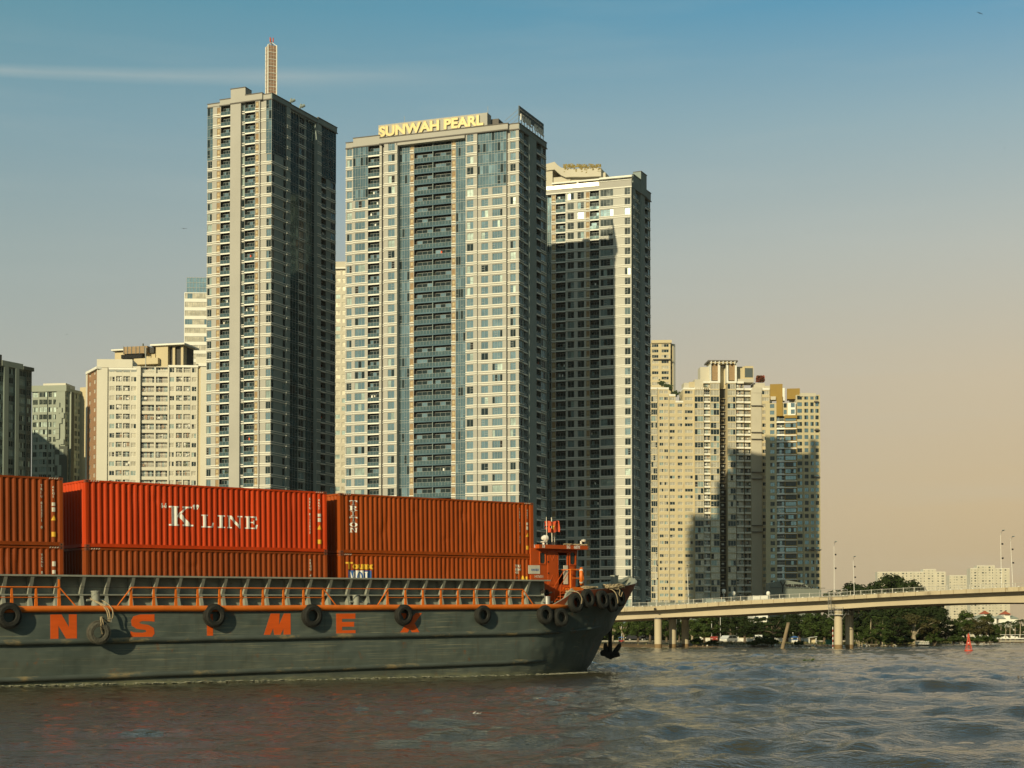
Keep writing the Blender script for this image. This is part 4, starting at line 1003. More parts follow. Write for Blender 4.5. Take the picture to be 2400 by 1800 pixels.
def window(W, u0, u1, z0, z1, o, panes=2, glass=GW, fr='frame', fw=.07, transom=False):
    b = MB(); oo = o-.2
    # panes tilt a little and differ in what stands behind them
    g = pick(glass); n = max(1, panes); jit = random.uniform(-.012, .012)
    for k in range(n):
        a = u0+(u1-u0)*k/n; c = u0+(u1-u0)*(k+1)/n; m = g if random.random() < .72 else pick(glass)
        t1 = jit*.5+random.uniform(-.004, .004); t2 = random.uniform(-.008, .008)
        b.face([W.P(a, oo-t1, z0), W.P(c, oo+t1, z0), W.P(c, oo+t1+t2, z1), W.P(a, oo-t1+t2, z1)], m)
    for k in range(n+1):
        x = u0+(u1-u0)*k/n; x = min(max(x, u0+fw/2), u1-fw/2); W.box(b, x-fw/2, x+fw/2, z0, z1, oo, oo+.08, fr)
    W.box(b, u0, u1, z0, z0+fw, oo, oo+.075, fr); W.box(b, u0, u1, z1-fw, z1, oo, oo+.075, fr)
    if transom or (n > 1 and random.random() < .5):
        k = random.randrange(n); a = u0+(u1-u0)*k/n; c = u0+(u1-u0)*(k+1)/n
        zz = z0+(z1-z0)*.38; W.box(b, a, c, zz-fw/2, zz+fw/2, oo, oo+.07, fr)
        if random.random() < .5: zz = z0+(z1-z0)*.70; W.box(b, a, c, zz-fw/2, zz+fw/2, oo, oo+.07, fr)
        if random.random() < .07: W.quad(b, a+fw, c-fw, z0+fw, z1-fw, oo+.02, 'black')
    W.B.part('window', b)
def cell(W, kind, u0, u1, z0, z1, o, st):
    B = W.B; h = z1-z0; wm = st['wall']; tm = st['trim']; k = kind[0] if isinstance(kind, tuple) else kind
    wu = u1-u0
    if k == 'W': W.quad(B.wall, u0, u1, z0, z1, o, kind[1] if isinstance(kind, tuple) and len(kind) > 1 else wm)
    elif k == 'V': W.quad(B.wall, u0, u1, z0, z1, o, wm)
    elif k == 'w':
        _, a, b_, panes = kind[:4]; lo, hi = (kind[4], kind[5]) if len(kind) > 5 else (.27, .94); m = kind[6] if len(kind) > 6 else wm
        W.opening(B.wall, u0, u1, z0, z1, u0+wu*a, u0+wu*b_, z0+h*lo, z0+h*hi, o, .22, m)
        window(W, u0+wu*a, u0+wu*b_, z0+h*lo, z0+h*hi, o, panes, st.get('glass', GW), st.get('frame', 'frame'))
        if st.get('surround'): 
            W.box(B.wall, u0+wu*a-.08, u0+wu*b_+.08, z0+h*lo-.1, z0+h*lo, o, o+.12, st['surround'])
            W.box(B.wall, u0+wu*a-.08, u0+wu*b_+.08, z0+h*hi, z0+h*hi+.08, o, o+.08, st['surround'])
    elif k == 'ww':      # several windows in one cell
        _, spans, lo, hi = kind; xs = [u0]
        W.quad(B.wall, u0, u1, z0, z0+h*lo, o, wm); W.quad(B.wall, u0, u1, z0+h*hi, z1, o, wm)
        x = u0
        for a, b_, pn in spans:
            W.quad(B.wall, x, u0+wu*a, z0+h*lo, z0+h*hi, o, wm); x = u0+wu*b_
            W.opening(B.wall, u0+wu*a, x, z0+h*lo, z0+h*hi, u0+wu*a+.001, x-.001, z0+h*lo+.001, z0+h*hi-.001, o, .22, wm)
            window(W, u0+wu*a, x, z0+h*lo, z0+h*hi, o, pn, st.get('glass', GW), st.get('frame', 'frame'))
        W.quad(B.wall, x, u1, z0+h*lo, z0+h*hi, o, wm)
    elif k == 'G':
        n = kind[1]; b = MB(); g = kind[2] if len(kind) > 2 else None
        sp = z0+h*.22
        for i in range(n):
            a = u0+wu*i/n; c = u0+wu*(i+1)/n; t1 = random.uniform(-.006, .006)
            b.face([W.P(a, o-t1, sp), W.P(c, o+t1, sp), W.P(c, o+t1, z1), W.P(a, o-t1, z1)], g or pick(st.get('cglass', [('curtainwall', .7), ('glass2', .12), ('glass', .18)])))
        W.quad(b, u0, u1, z0, sp, o, g or ('shadecurtain' if 'cglass' in st else 'curtainwall'))
        for i in range(n+1): x = u0+wu*i/n; W.box(b, x-.03, x+.03, z0, z1, o, o+.06, 'frame')
        for zz in (z0+.02, sp): W.box(b, u0, u1, zz-.04, zz+.04, o, o+.07, 'frame')
        i = random.randrange(n); zz = z0+h*.5; W.box(b, u0+wu*i/n, u0+wu*(i+1)/n, zz-.03, zz+.03, o, o+.05, 'frame')
        B.part('curtain_wall', b)
    elif k == 'B' or k == 'R':
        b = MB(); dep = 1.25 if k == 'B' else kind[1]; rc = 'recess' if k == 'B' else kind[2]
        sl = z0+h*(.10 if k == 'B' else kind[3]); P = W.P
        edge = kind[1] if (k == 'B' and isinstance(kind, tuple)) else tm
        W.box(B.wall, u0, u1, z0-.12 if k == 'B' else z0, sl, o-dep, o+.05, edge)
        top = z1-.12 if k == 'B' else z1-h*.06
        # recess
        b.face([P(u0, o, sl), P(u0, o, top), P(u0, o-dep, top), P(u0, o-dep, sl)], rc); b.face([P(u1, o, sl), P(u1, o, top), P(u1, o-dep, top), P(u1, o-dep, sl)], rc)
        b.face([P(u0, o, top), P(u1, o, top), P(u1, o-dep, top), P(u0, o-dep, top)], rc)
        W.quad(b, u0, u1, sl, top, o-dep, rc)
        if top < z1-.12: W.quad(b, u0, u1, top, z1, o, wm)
        dw = [(.08, .92)] if wu < 4 else [(.05, .46), (.54, .95)]
        for a, c in dw:
            da, dc = u0+wu*a, u0+wu*c
            nn = 3; 
            for i in range(nn):
                x0_, x1_ = da+(dc-da)*i/nn, da+(dc-da)*(i+1)/nn; W.quad(b, x0_, x1_, sl+.02, sl+h*.72, o-dep+.03, pick(st.get('dglass', [('glass2', .8), ('glass', .2)]) if k == 'B' else st.get('glass', GW))); W.box(b, x0_-.03, x0_+.03, sl, sl+h*.72, o-dep+.03, o-dep+.09, 'frame')
            W.box(b, da, dc, sl+h*.72, sl+h*.74, o-dep, o-dep+.1, 'frame')
        # railing
        rh = sl+1.12 if h > 2.9 else sl+1.0
        if k == 'B':
            nn = max(2, round(wu/1.1))
            for i in range(nn):
                t1 = random.uniform(-.01, .01); b.face([P(u0+wu*i/nn, o-.03-t1, sl+.05), P(u0+wu*(i+1)/nn, o-.03+t1, sl+.05), P(u0+wu*(i+1)/nn, o-.03+t1, rh), P(u0+wu*i/nn, o-.03-t1, rh)], 'railglass')
                W.box(b, u0+wu*i/nn-.025, u0+wu*i/nn+.025, sl, rh+.03, o-.03, o+.03, 'frame')
            W.box(b, u0, u1, rh, rh+.06, o-.06, o+.03, 'frame')
            if random.random() < .16:                 # plants and laundry on some balconies
                for _ in range(random.randint(1, 3)):
                    x = u0+wu*random.uniform(.1, .85); r = random.uniform(.25, .5)
                    if random.random() < .6: 
                        for q in range(14): 
                            xx = x+random.uniform(-r, r); zz = sl+random.uniform(.3, 1.7); W.quad(b, xx, xx+.22, zz, zz+.2, o-.2-random.uniform(0, .3), 'plant')
                    else: W.quad(b, x, x+.5, sl+1.1, sl+2.0, o-.5, random.choice(['signwhite', 'cream', 'flagred', 'dimwhite']))
            if len(dw) > 1 and (not isinstance(kind, tuple) or len(kind) < 3): W.box(B.wall, u0+wu*.492, u0+wu*.508, sl, top, o-dep, o-.05, 'tealwall')
        else:
            nn = max(3, round(wu/.22))
            for i in range(nn+1): x = u0+wu*i/nn; W.box(b, x-.012, x+.012, sl, rh, o-.04, o-.01, kind[4])
            W.box(b, u0, u1, rh, rh+.06, o-.05, o+.0, kind[4])
            for q in range(random.randint(0, 3)):
                x = u0+wu*random.uniform(.05, .75); W.quad(b, x, x+random.uniform(.3, .9), sl+random.uniform(.2, .8), sl+random.uniform(1.0, 1.9), o-random.uniform(.2, dep-.1), random.choice(['signwhite', 'cream', 'recess', 'brownwall', 'plant', 'frame']))
        B.part('balcony', b)
    elif k == 'L':
        W.opening(B.wall, u0, u1, z0, z1, u0+wu*.1, u1-wu*.1, z0+h*.12, z1-h*.1, o, .12, wm); b = MB(); W.quad(b, u0+wu*.1, u1-wu*.1, z0+h*.12, z1-h*.1, o-.12, 'louvre')
        cx = (u0+u1)/2; wd = wu*.26
        for zz in ((z0+h*.5, z0+h*.8), (z0+h*.18, z0+h*.42)):
            if random.random() < .8: W.box(b, cx-wd, cx+wd, zz[0], zz[1], o-.12, o-.02, 'accover')
        for i in range(9): zz = z0+h*(.14+.085*i); W.box(b, u0+wu*.1, u1-wu*.1, zz, zz+.03, o-.12, o-.08, 'louvre')
        B.part('louvre_panel', b)
    elif k == 'D':
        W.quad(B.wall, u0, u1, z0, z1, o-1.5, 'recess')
    # string courses
    if st.get('bands') and k in ('V', 'w', 'L', 'ww'):
        for a, b_, pr in st['bands']: W.box(B.wall, u0, u1, z0+h*a, z0+h*b_, o, o+pr, tm)
M['plant'] = mat('balcony_plant', (.045, .07, .02), .9, var=.3, vscale=2)
M['accover'] = mat('air_unit', (.42, .33, .18), .6, var=.1, vscale=2)
def facade(W, cols, z0, ztop, n, st, skip=0):
    """cols: (px_left, px_right, offset, low_kind, [top_n, top_kind])"""
    fh = (ztop-z0)/n; us = []
    for c in cols:
        ua, ub = W.u(c[0], o=c[2]), W.u(c[1], o=c[2]); us.append((min(ua, ub), max(ua, ub)))
    # close small gaps between neighbouring columns of different depth by snapping edges to the wall plane
    for ci, c in enumerate(cols):
        u0, u1 = us[ci]; o = c[2]
        for i in range(skip, n):
            kd = c[3]
            if len(c) > 5 and i >= n-c[4]: kd = c[5]
            cell(W, kd, u0, u1, z0+fh*i, z0+fh*(i+1), o, st)
        # returns
        for uu in (u0, u1):
            if abs(uu) < 1.2:
                if o > .05: W.B.wall.face([W.P(uu, o, z0+fh*skip), W.P(uu, o, ztop), W.P(uu, 0, ztop), W.P(uu, 0, z0+fh*skip)], st['wall'])
                continue
            W.B.wall.face([W.P(uu, o, z0+fh*skip), W.P(uu, o, ztop), W.P(uu, -2.7, ztop), W.P(uu, -2.7, z0+fh*skip)], st['wall'])
    lo = min(u for u, _ in us); hi = max(u for _, u in us)
    return fh, lo, hi
def block(mb, c, a, b, wa, wb, z0, z1, m, inset=0):
    """solid body spanned by wall directions a (length wa) and b (length wb) from corner c"""
    c = Vector(c[:2]); a = Vector(a); b = Vector(b); c = c+a*inset+b*inset; wa -= 2*inset; wb -= 2*inset
    p = [c, c+b*wb, c+a*wa+b*wb, c+a*wa]
    v = [(q.x, q.y, z) for z in (z0, z1) for q in p]
    mb.add(v, [(0, 1, 5, 4), (1, 2, 6, 5), (2, 3, 7, 6), (3, 0, 4, 7), (4, 5, 6, 7)], m)
def vpdir(off):   # horizontal direction whose vanishing point is px 1200+off; always pointing away
    return Vector((off, F_PX)).normalized()
def corner(px, Y, yref=1490): return Vector((ray(px, yref)[0]*Y, Y))
def outn(d, cpt):   # normal of wall direction d on the camera's side
    n = Vector((d.y, -d.x)); return n if n.dot(-cpt) > 0 else -n
def parapet(W, u0, u1, z0, h, o, m, tm, dep=.5):
    W.box(W.B.wall, u0, u1, z0, z0+h, o-dep, o, m, True); W.box(W.B.wall, u0-.1, u1+.1, z0+h, z0+h+.22, o-dep, o+.18, tm, True); W.box(W.B.wall, u0-.1, u1+.1, z0-.1, z0+.25, o, o+.25, tm, True)
LUX = dict(wall='beige', trim='cream', bands=[(.015, .075, .20), (.20, .27, .14)])
LUX2 = dict(LUX, glass=[('glass', .76), ('glass2', .10), ('glass3', .14)])
LUX3 = dict(LUX, wall='palewall', glass=[('glass2', .72), ('glass', .2), ('glass3', .08)])
LUX_SHADE = dict(LUX, wall='tealwall', glass=[('glass2', .9), ('glass', .1)], cglass=[('shadecurtain', .9), ('glass2', .1)])  # tower one's right face: shade put into darker wall and glass colours
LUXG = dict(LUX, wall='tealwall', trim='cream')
BASEZ = .7
# ---------------- tower one (left, with the spire)
Y1 = 507
cA = corner(634.5, Y1); a1 = vpdir(-9700); b1_ = vpdir(1760)
B = Bld('residential_tower', 'tall beige residential tower topped by a slim spire, left of the three big riverside towers', cA)
WA = Wall(B, cA, a1, outn(a1, cA), 700); WB = Wall(B, cA, b1_, outn(b1_, cA), 700)
c1 = lambda x: 460+x/3.77
zt = WA.z(c1(655), 60+655/3.77); n1 = 50; st = LUX
fh, lo, hi = facade(WA, [
    (c1(92), c1(140), 0, ('w', .12, .92, 2), 5, ('G', 2)), (c1(140), c1(172), .3, 'V'), (c1(172), c1(210), .3, 'L'), (c1(210), c1(294), .3, 'B'),
    (c1(294), c1(386), .9, 'W'), (c1(386), c1(424), .0, ('w', .05, .65, 1, .12, .95)), (c1(424), c1(514), .9, 'B'), (c1(514), c1(548), .9, 'L'),
    (c1(548), c1(556), .9, 'V'), (c1(556), c1(612), .3, 'V'), (c1(612), c1(660), .3, ('w', .05, .92, 2), 5, ('G', 2))], BASEZ, zt, n1, st)
wa = hi
zr = lambda W, x, y: W.z(x, y)
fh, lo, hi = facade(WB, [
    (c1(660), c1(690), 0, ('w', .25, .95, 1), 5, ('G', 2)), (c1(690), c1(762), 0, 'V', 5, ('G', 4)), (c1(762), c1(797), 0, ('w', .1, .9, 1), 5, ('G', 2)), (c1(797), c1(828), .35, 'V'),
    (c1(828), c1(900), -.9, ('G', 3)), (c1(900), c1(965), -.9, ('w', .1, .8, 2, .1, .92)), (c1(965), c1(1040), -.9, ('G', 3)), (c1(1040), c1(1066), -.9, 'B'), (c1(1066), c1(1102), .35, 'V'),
    (c1(1102), c1(1145), 0, 'B', 5, ('G', 2)), (c1(1145), c1(1183), 0, 'V', 5, ('G', 2)), (c1(1183), c1(1230), 0, ('w', .1, .95, 2), 5, ('G', 2))], BASEZ, zt, n1, LUX_SHADE)
wb = hi
block(B.wall, cA, a1, b1_, wa, wb, BASEZ, zt, 'beige', 2.6)
ph = WA.z(c1(660), 60+605/3.77)-zt
for (xa, xb, dz, o) in ((92, 200, -.3, .0), (200, 296, .6, .3), (296, 426, 3.4, .9), (426, 575, .8, .9), (575, 662, ph-.5, .3)):
    ua, ub = sorted((WA.u(c1(xa), o=o), WA.u(c1(xb), o=o))); parapet(WA, ua, ub, zt, max(1.2, ph-.4+dz-(ph if dz == ph-.5 else 0)*.0) if dz != ph-.5 else ph, o, 'beige', 'roofdark', 4 if dz > 2 else 1)
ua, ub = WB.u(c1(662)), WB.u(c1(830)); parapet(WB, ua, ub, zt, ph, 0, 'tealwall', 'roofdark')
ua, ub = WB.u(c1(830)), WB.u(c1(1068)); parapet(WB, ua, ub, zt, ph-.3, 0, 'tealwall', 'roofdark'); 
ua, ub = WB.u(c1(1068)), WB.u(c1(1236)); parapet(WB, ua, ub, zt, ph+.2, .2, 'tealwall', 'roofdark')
block(B.wall, cA, a1, b1_, wa, wb, zt, zt+1.5, 'beige', 2.0)
root = B.finish()
# window-cleaning cradle arms on the roof
b = MB()
for px in (838, 925):
    u = WB.u(c1(px+10)); z = zt+ph; b.tube([WB.P(u, -1.5, z), WB.P(u, -.6, z+2.2)], .3, 'tealwall', 8); b.tube([WB.P(u, -.6, z+1.2), WB.P(u+.9, .1, z+1.9)], .5, 'tealwall', 10)
ob = b.build('roof_crane', root, B.off)
# spire
sY = 530; q = corner(635.5, sY, 200); zb = zt; ztp = CAMZ+ray(635, 110)[1]*sY
b = MB(); hw = (648-622)/2/F_PX*sY*.80
sa = Vector((math.cos(.42), math.sin(.42))); sb = Vector((-sa.y, sa.x)); sp = []
cn = [q+sa*hw*i+sb*hw*j for i, j in ((-1, -1), (1, -1), (1, 1), (-1, 1))]
vs = [(p.x, p.y, z) for z in (zb-2, ztp) for p in cn]
b.add(vs, [(0, 1, 5, 4), (1, 2, 6, 5), (2, 3, 7, 6), (3, 0, 4, 7), (4, 5, 6, 7)], 'mesh')
for p in cn: b.tube([(p.x, p.y, zb-2), (p.x, p.y, ztp+.2)], .2, 'cream', 6)
nl = 22
for k in range(nl):
    z = zb+(ztp-zb)*k/nl
    for i in range(4):
        p0_, p1_ = cn[i], cn[(i+1) % 4]; nn = ((p0_+p1_)/2-q).normalized()*.10
        b.tube([(p0_.x+nn.x, p0_.y+nn.y, z), (p1_.x+nn.x, p1_.y+nn.y, z)], .05 if k % 2 else .12, 'cream', 4)
for i in range(4):
    p0_, p1_ = cn[i], cn[(i+1) % 4]
    for f in (.33, .66): pp = p0_.lerp(p1_, f)+((p0_+p1_)/2-q).normalized()*.08; b.tube([(pp.x, pp.y, zb), (pp.x, pp.y, ztp)], .04, 'cream', 4)
sp_o = b.build('spire', root, B.off)
b = MB(); b.tube([(q.x, q.y, ztp), (q.x, q.y, ztp+2)], .18, 'signwhite', 6); zz = CAMZ+ray(635, 89)[1]*sY
for i in range(4): b.tube([(cn[i].x, cn[i].y, ztp), (q.x, q.y, ztp+1.6)], .12, 'cream', 5)
for k in range(3): b.tube([(q.x+.6*math.cos(k*2.1), q.y+.6*math.sin(k*2.1), ztp+1.6), (q.x+.6*math.cos(k*2.1), q.y+.6*math.sin(k*2.1), zz)], .22, 'redmast', 6)
b.build('mast', root, B.off)
# ---------------- tower two (centre, with the rooftop lettering)
Y2 = 484; cA = corner(1216.3, Y2); a2 = vpdir(-10400); b2_ = vpdir(1660)
B = Bld('residential_tower', 'wide central tower with big yellow rooftop lettering and a deep column of glass balconies', cA)
WA = Wall(B, cA, a2, outn(a2, cA), 600); WB = Wall(B, cA, b2_, outn(b2_, cA), 600)
c2 = lambda x: 780+x/3.95
zt = WA.z(c2(1715), 220+330/3.95); n2 = 46
cols = [(c2(118), c2(186), 0, ('w', .16, .84, 2)), (c2(186), c2(325), .4, ('w', .20, .86, 3), 5, ('G', 6)), (c2(325), c2(431), .4, 'B'), (c2(431), c2(452), .4, 'V'), (c2(452), c2(474), -.5, 'V'),
        (c2(474), c2(596), 1.0, ('w', .20, .70, 2)), (c2(596), c2(712), -.7, ('G', 5)), (c2(712), c2(752), -.7, 'L'), (c2(752), c2(1098), -.7, ('B', 'curtainwall')), (c2(1098), c2(1140), -.7, 'L'), (c2(1140), c2(1230), -.7, ('G', 4)),
        (c2(1230), c2(1336), 1.0, ('w', .33, .90, 2)), (c2(1336), c2(1606), .5, ('ww', [(.13, .48, 4), (.62, .86, 2)], .30, .93), 5, ('G', 10)), (c2(1606), c2(1640), -.4, 'V'),
        (c2(1640), c2(1722), 0, ('w', .35, .97, 2))]
fh, lo, hi = facade(WA, cols, BASEZ, zt, n2, LUX2); wa = hi
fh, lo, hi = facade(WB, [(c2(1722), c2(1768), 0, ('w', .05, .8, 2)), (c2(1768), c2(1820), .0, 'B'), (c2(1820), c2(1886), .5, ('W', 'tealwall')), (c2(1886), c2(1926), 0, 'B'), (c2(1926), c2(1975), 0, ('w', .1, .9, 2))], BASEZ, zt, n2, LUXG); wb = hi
block(B.wall, cA, a2, b2_, wa, wb, BASEZ, zt, 'beige', 2.7)
for xa, xb, y_, o in ((118, 186, 436, 0), (186, 432, 412, .4), (432, 1232, 0, 1.0), (1232, 1620, 0, 1.0), (1620, 1722, 278, 0)):
    ua, ub = sorted((WA.u(c2(xa), o=o), WA.u(c2(xb), o=o))); parapet(WA, ua, ub, zt, 1.9 if xa != 186 else 3.0, o, 'beige', 'roofdark', 1)
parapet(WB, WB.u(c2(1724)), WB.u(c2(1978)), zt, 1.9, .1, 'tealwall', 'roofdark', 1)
ua, ub = sorted((WA.u(c2(596)), WA.u(c2(1230)))); W = WA; W.box(B.wall, ua, ub, zt-1.0, zt+.2, -.7, 1.0, 'beige')
block(B.wall, cA, a2, b2_, wa, wb, zt, zt+1.2, 'beige', 2.0)
root = B.finish()
# sign wall and letters
b = MB(); o_ = -.4; ua, ub = sorted((WA.u(c2(422), 280, o=o_), WA.u(c2(1430), 280, o=o_))); zs0 = zt+1.9; zs1 = WA.z(c2(1430), 220+172/3.95, o_)
WA.box(b, ua, ub, zs0, zs1, o_-3.5, o_, 'beige', True); sw = b.build('sign_wall', root, B.off)
b = MB(); WA.box(b, WA.u(c2(1500), 280, o_), ua-.01, zt+3, zt+5.5, o_-9, o_-3.4, 'roofdark', True); b.build('plant_room', root, B.off)
for xa in (640, 1415): 
    b = MB(); u = WA.u(c2(xa), 280, o_); b.tube([WA.P(u, o_-2, zs1), WA.P(u, o_-2, zs1+2.6)], .08, 'frame', 5); b.build('antenna', root, B.off)
vs_all = []
def sign_letters(W, o, text, ul, ur, zb, zt, m, me, parent, depth=.5, flip=True, bold=.04, rim=.11):
    # one mesh per letter, standing proud of its panel
    gl = []; adv = 0
    cu_full, _ = text_geo(text, 1, bold); full = max(v[0] for v in cu_full); x_off = 0
    for i, ch in enumerate(text):
        if ch == ' ': continue
        pre = text[:i+1]; vsp, _ = text_geo(pre, 1, bold); right = max(v[0] for v in vsp); vs, fs = text_geo(ch, 1, bold); wch = max(v[0] for v in vs)
        x0_ = right-wch; gl.append((vs, fs, x0_))
    hmax = .72
    for vs, fs, x0_ in gl:
        for grow, mm, dd, nm in ((0, m, depth, 'sign_letter'),):
            b = MB(); q = []
            for x, y in vs:
                f = (x+x0_)/full; u = ul+(ur-ul)*f; z = zb+(zt-zb)*(y/hmax); q.append((u, z))
            front = [W.P(u, o+dd, z) for u, z in q]; back = [W.P(u, o+.02, z) for u, z in q]; n = len(q)
            b.add(front, fs, m)
            ed = {}
            for f in fs:
                for k in range(len(f)):
                    e = (f[k], f[(k+1) % len(f)]); key = tuple(sorted(e)); ed[key] = ed.get(key, 0)+1
            vv = front+back; ff = [(a, c, c+n, a+n) for (a, c), cnt in ed.items() if cnt == 1]
            b.add(vv, ff, me)
            # thin bright rim around each letter
            for (a, c), cnt in ed.items():
                if cnt == 1: b.tube([front[a], front[c]], rim, me, 4, cap=False)
            b.build(nm, parent, B.off)
sign_letters(WA, o_, 'SUNWAH PEARL', WA.u(c2(432), 300, o_), WA.u(c2(1398), 280, o_), WA.z(c2(1300), 220+298/3.95, o_), WA.z(c2(1300), 220+205/3.95, o_), 'gold', 'paleedge', sw)
# side sign: dark lattice panel with white letters above the right wall
so = .6; b = MB(); u0_, u1_ = WB.u(c2(1727), 280, so), WB.u(c2(1953), 310, so); zs0 = zt+2.4; zs1 = WB.z(c2(1727), 220+108/3.95, so)
WB.box(b, u0_, u1_, zs0+1.6, zs1, so-.15, so, 'darkframe', True)
nb = 9
for i in range(nb+1): u = u0_+(u1_-u0_)*i/nb; b.tube([WB.P(u, so-.2, zs0-1), WB.P(u, so-.2, zs1)], .12, 'darkframe', 5); b.tube([WB.P(u, so-.2, zs1-1), WB.P(u, so-5, zs0+.5)], .07, 'frame', 4)
b.tube([WB.P(u0_, so-.2, zs1), WB.P(u1_, so-.2, zs1)], .14, 'frame', 5)
ss = b.build('sign_frame', root, B.off)
sign_letters(WB, so, 'SUNWAH', u0_+.6, u1_-.4, zs0+3.4, zs1-1.0, 'signwhite', 'signwhite', ss, .1, bold=.02, rim=.04)
for ul_, ur_ in ((u0_+.5, u0_+9), (u1_-8, u1_-.6)): sign_letters(WB, so, 'PEARL', ul_, ur_, zs0+.4, zs0+2.4, 'signwhite', 'signwhite', ss, .3, bold=0)
# ---------------- tower three (right, behind)
Y3 = 548; cA = corner(1480, Y3); a3 = vpdir(-11500); b3_ = vpdir(1720)
B = Bld('residential_tower', 'tower with planted white penthouse roof, right of centre, partly in its neighbour\'s shadow', cA)
WA = Wall(B, cA, a3, outn(a3, cA), 700); WB = Wall(B, cA, b3_, outn(b3_, cA), 700)
c3 = lambda x: 1260+x/3.77
zt = WA.z(c3(828), 360+300/3.77); n3 = 45
cols = [(1150, c3(72), 0, ('w', .2, .8, 6)), (c3(72), c3(122), -1.2, ('G', 3)), (c3(122), c3(162), .2, 'L'), (c3(162), c3(247), .2, 'B'), (c3(247), c3(345), .4, ('w', .24, .82, 2)), (c3(345), c3(425), .4, ('w', .18, .90, 2)),
        (c3(425), c3(463), .4, 'L'), (c3(463), c3(544), .4, 'B'), (c3(544), c3(690), .9, ('w', .14, .92, 4)), (c3(690), c3(765), .9, 'V'), (c3(765), c3(830), .9, ('w', .15, .92, 2))]
fh, lo, hi = facade(WA, cols, BASEZ, zt, n3, LUX3, skip=3); wa = hi
# small chamfer bay at the corner, then the shaded right side
cB = cA+b3_*0
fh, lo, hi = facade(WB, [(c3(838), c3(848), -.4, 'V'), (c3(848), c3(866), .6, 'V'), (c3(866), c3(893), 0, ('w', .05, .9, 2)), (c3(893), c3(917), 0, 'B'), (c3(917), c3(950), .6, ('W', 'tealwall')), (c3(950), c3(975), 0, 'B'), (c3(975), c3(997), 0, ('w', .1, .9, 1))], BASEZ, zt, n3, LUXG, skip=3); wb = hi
block(B.wall, cA, a3, b3_, wa, wb, BASEZ, zt, 'beige', 2.1)
for xa, xb, h_, o in ((72, 545, 1.4, .4), (545, 830, 2.6, .9)):
    ua, ub = sorted((WA.u(c3(xa), 450, o=o), WA.u(c3(xb), 450, o=o))); parapet(WA, ua, ub, zt, h_, o, 'beige', 'cream', 1)
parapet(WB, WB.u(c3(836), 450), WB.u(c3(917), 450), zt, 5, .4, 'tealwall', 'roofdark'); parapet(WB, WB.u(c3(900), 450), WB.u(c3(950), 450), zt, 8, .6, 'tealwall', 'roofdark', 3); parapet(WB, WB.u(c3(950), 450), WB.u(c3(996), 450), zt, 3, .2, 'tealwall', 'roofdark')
# podium
ua, ub = sorted((WA.u(1300, 1400), WA.u(1484, 1400)))
zp = BASEZ+fh*3; W = WA
W.box(B.wall, -1, wa, zp-.5, zp+.9, -2, 2.2, 'tealwall', True); WB.box(B.wall, -1.5, wb, zp-.5, zp+.9, -2, 2.2, 'tealwall', True)
for i in range(16):
    u = 26*i/16; window(WA, u+.1, u+26/16-.1, BASEZ+.6, zp-.6, .8, 2, [('glass', 1)])
for i in range(14): 
    u = wb*i/14; window(WB, u+.3, u+wb/14-.2, BASEZ+4.4, zp-.6, .8, 2, [('glass2', 1)])
W.box(B.wall, -3, 30, BASEZ+3.2, BASEZ+4.0, -1, 4.5, 'tealwall', True); WB.box(B.wall, -4, wb+4, BASEZ+3.2, BASEZ+4.2, -1, 5, 'tealwall', True)
root = B.finish()
# penthouse volumes
b = MB(); T = lambda xa, xb, ya, yb, o0, o1, m: WA.box(b, *sorted((WA.u(c3(xa), 440, o=o1), WA.u(c3(xb), 440, o=o1))), WA.z(c3((xa+xb)/2), 360+yb/3.77, o1), WA.z(c3((xa+xb)/2), 360+ya/3.77, o1), o0, o1, m, True)
T(-200, 132, 150, 330, -14, -2.2, 'creamwall'); T(130, 290, 205, 330, -10, -3, 'creamwall'); T(288, 600, 180, 330, -14, -3.4, 'creamwall')
b.build('penthouse', root, B.off)
b = MB(); u0_, u1_ = WA.u(c3(640), 400, -2.6), WA.u(c3(120), 400, -2.6)
# sweeping roof: high on the left, dipping, then the planter box
prof_ = [(-260, 92, 150), (75, 92, 150), (150, 72, 140), (175, 100, 165), (205, 122, 190), (245, 130, 208), (300, 135, 205), (420, 128, 205), (545, 125, 200), (560, 127, 200)]
pts = [(WA.u(c3(x), 400, -1.6), WA.z(c3(x), 360+ya/3.77, -1.6), WA.z(c3(x), 360+yb/3.77, -1.6)) for x, ya, yb in prof_]
for (u, za, zb), (v_, zc, zd) in zip(pts, pts[1:]):
    vs = [WA.P(u, -1.6, za), WA.P(v_, -1.6, zc), WA.P(v_, -1.6, zd), WA.P(u, -1.6, zb), WA.P(u, -13, za), WA.P(v_, -13, zc), WA.P(v_, -13, zd), WA.P(u, -13, zb)]
    b.add(vs, [(0, 1, 2, 3), (4, 7, 6, 5), (0, 4, 5, 1), (3, 2, 6, 7), (1, 5, 6, 2), (0, 3, 7, 4)], 'creamwall')
b.build('penthouse_roof', root, B.off)
b = MB()
for i in range(380):
    x = random.uniform(232, 562); u = WA.u(c3(x), 400, -1.5); hang = random.random()**2*2.6*(.4+.6*abs(math.sin(x*.06))); z = WA.z(c3(x), 360+127/3.77, -1.5)+.5-hang*random.random()
    if random.random() < .35: z += random.uniform(.2, .8)
    s_ = random.uniform(.2, .5); oo = -1.5+random.uniform(-.2, .15); b.face([WA.P(u, oo, z), WA.P(u+s_, oo+.1, z-.1), WA.P(u+s_*.8, oo-.05, z+s_), WA.P(u-.1, oo+.05, z+s_*.8)], 'drygreen' if 'drygreen' in M else M.setdefault('drygreen', mat('hanging_plants', (.26, .20, .06), .9, var=.4, vscale=.6)))
b.build('roof_planting', root, B.off)
b = MB(); T(125, 545, 238, 252, -2.4, -.4, 'cream'); T(545, 832, 200, 216, -6, .7, 'cream')
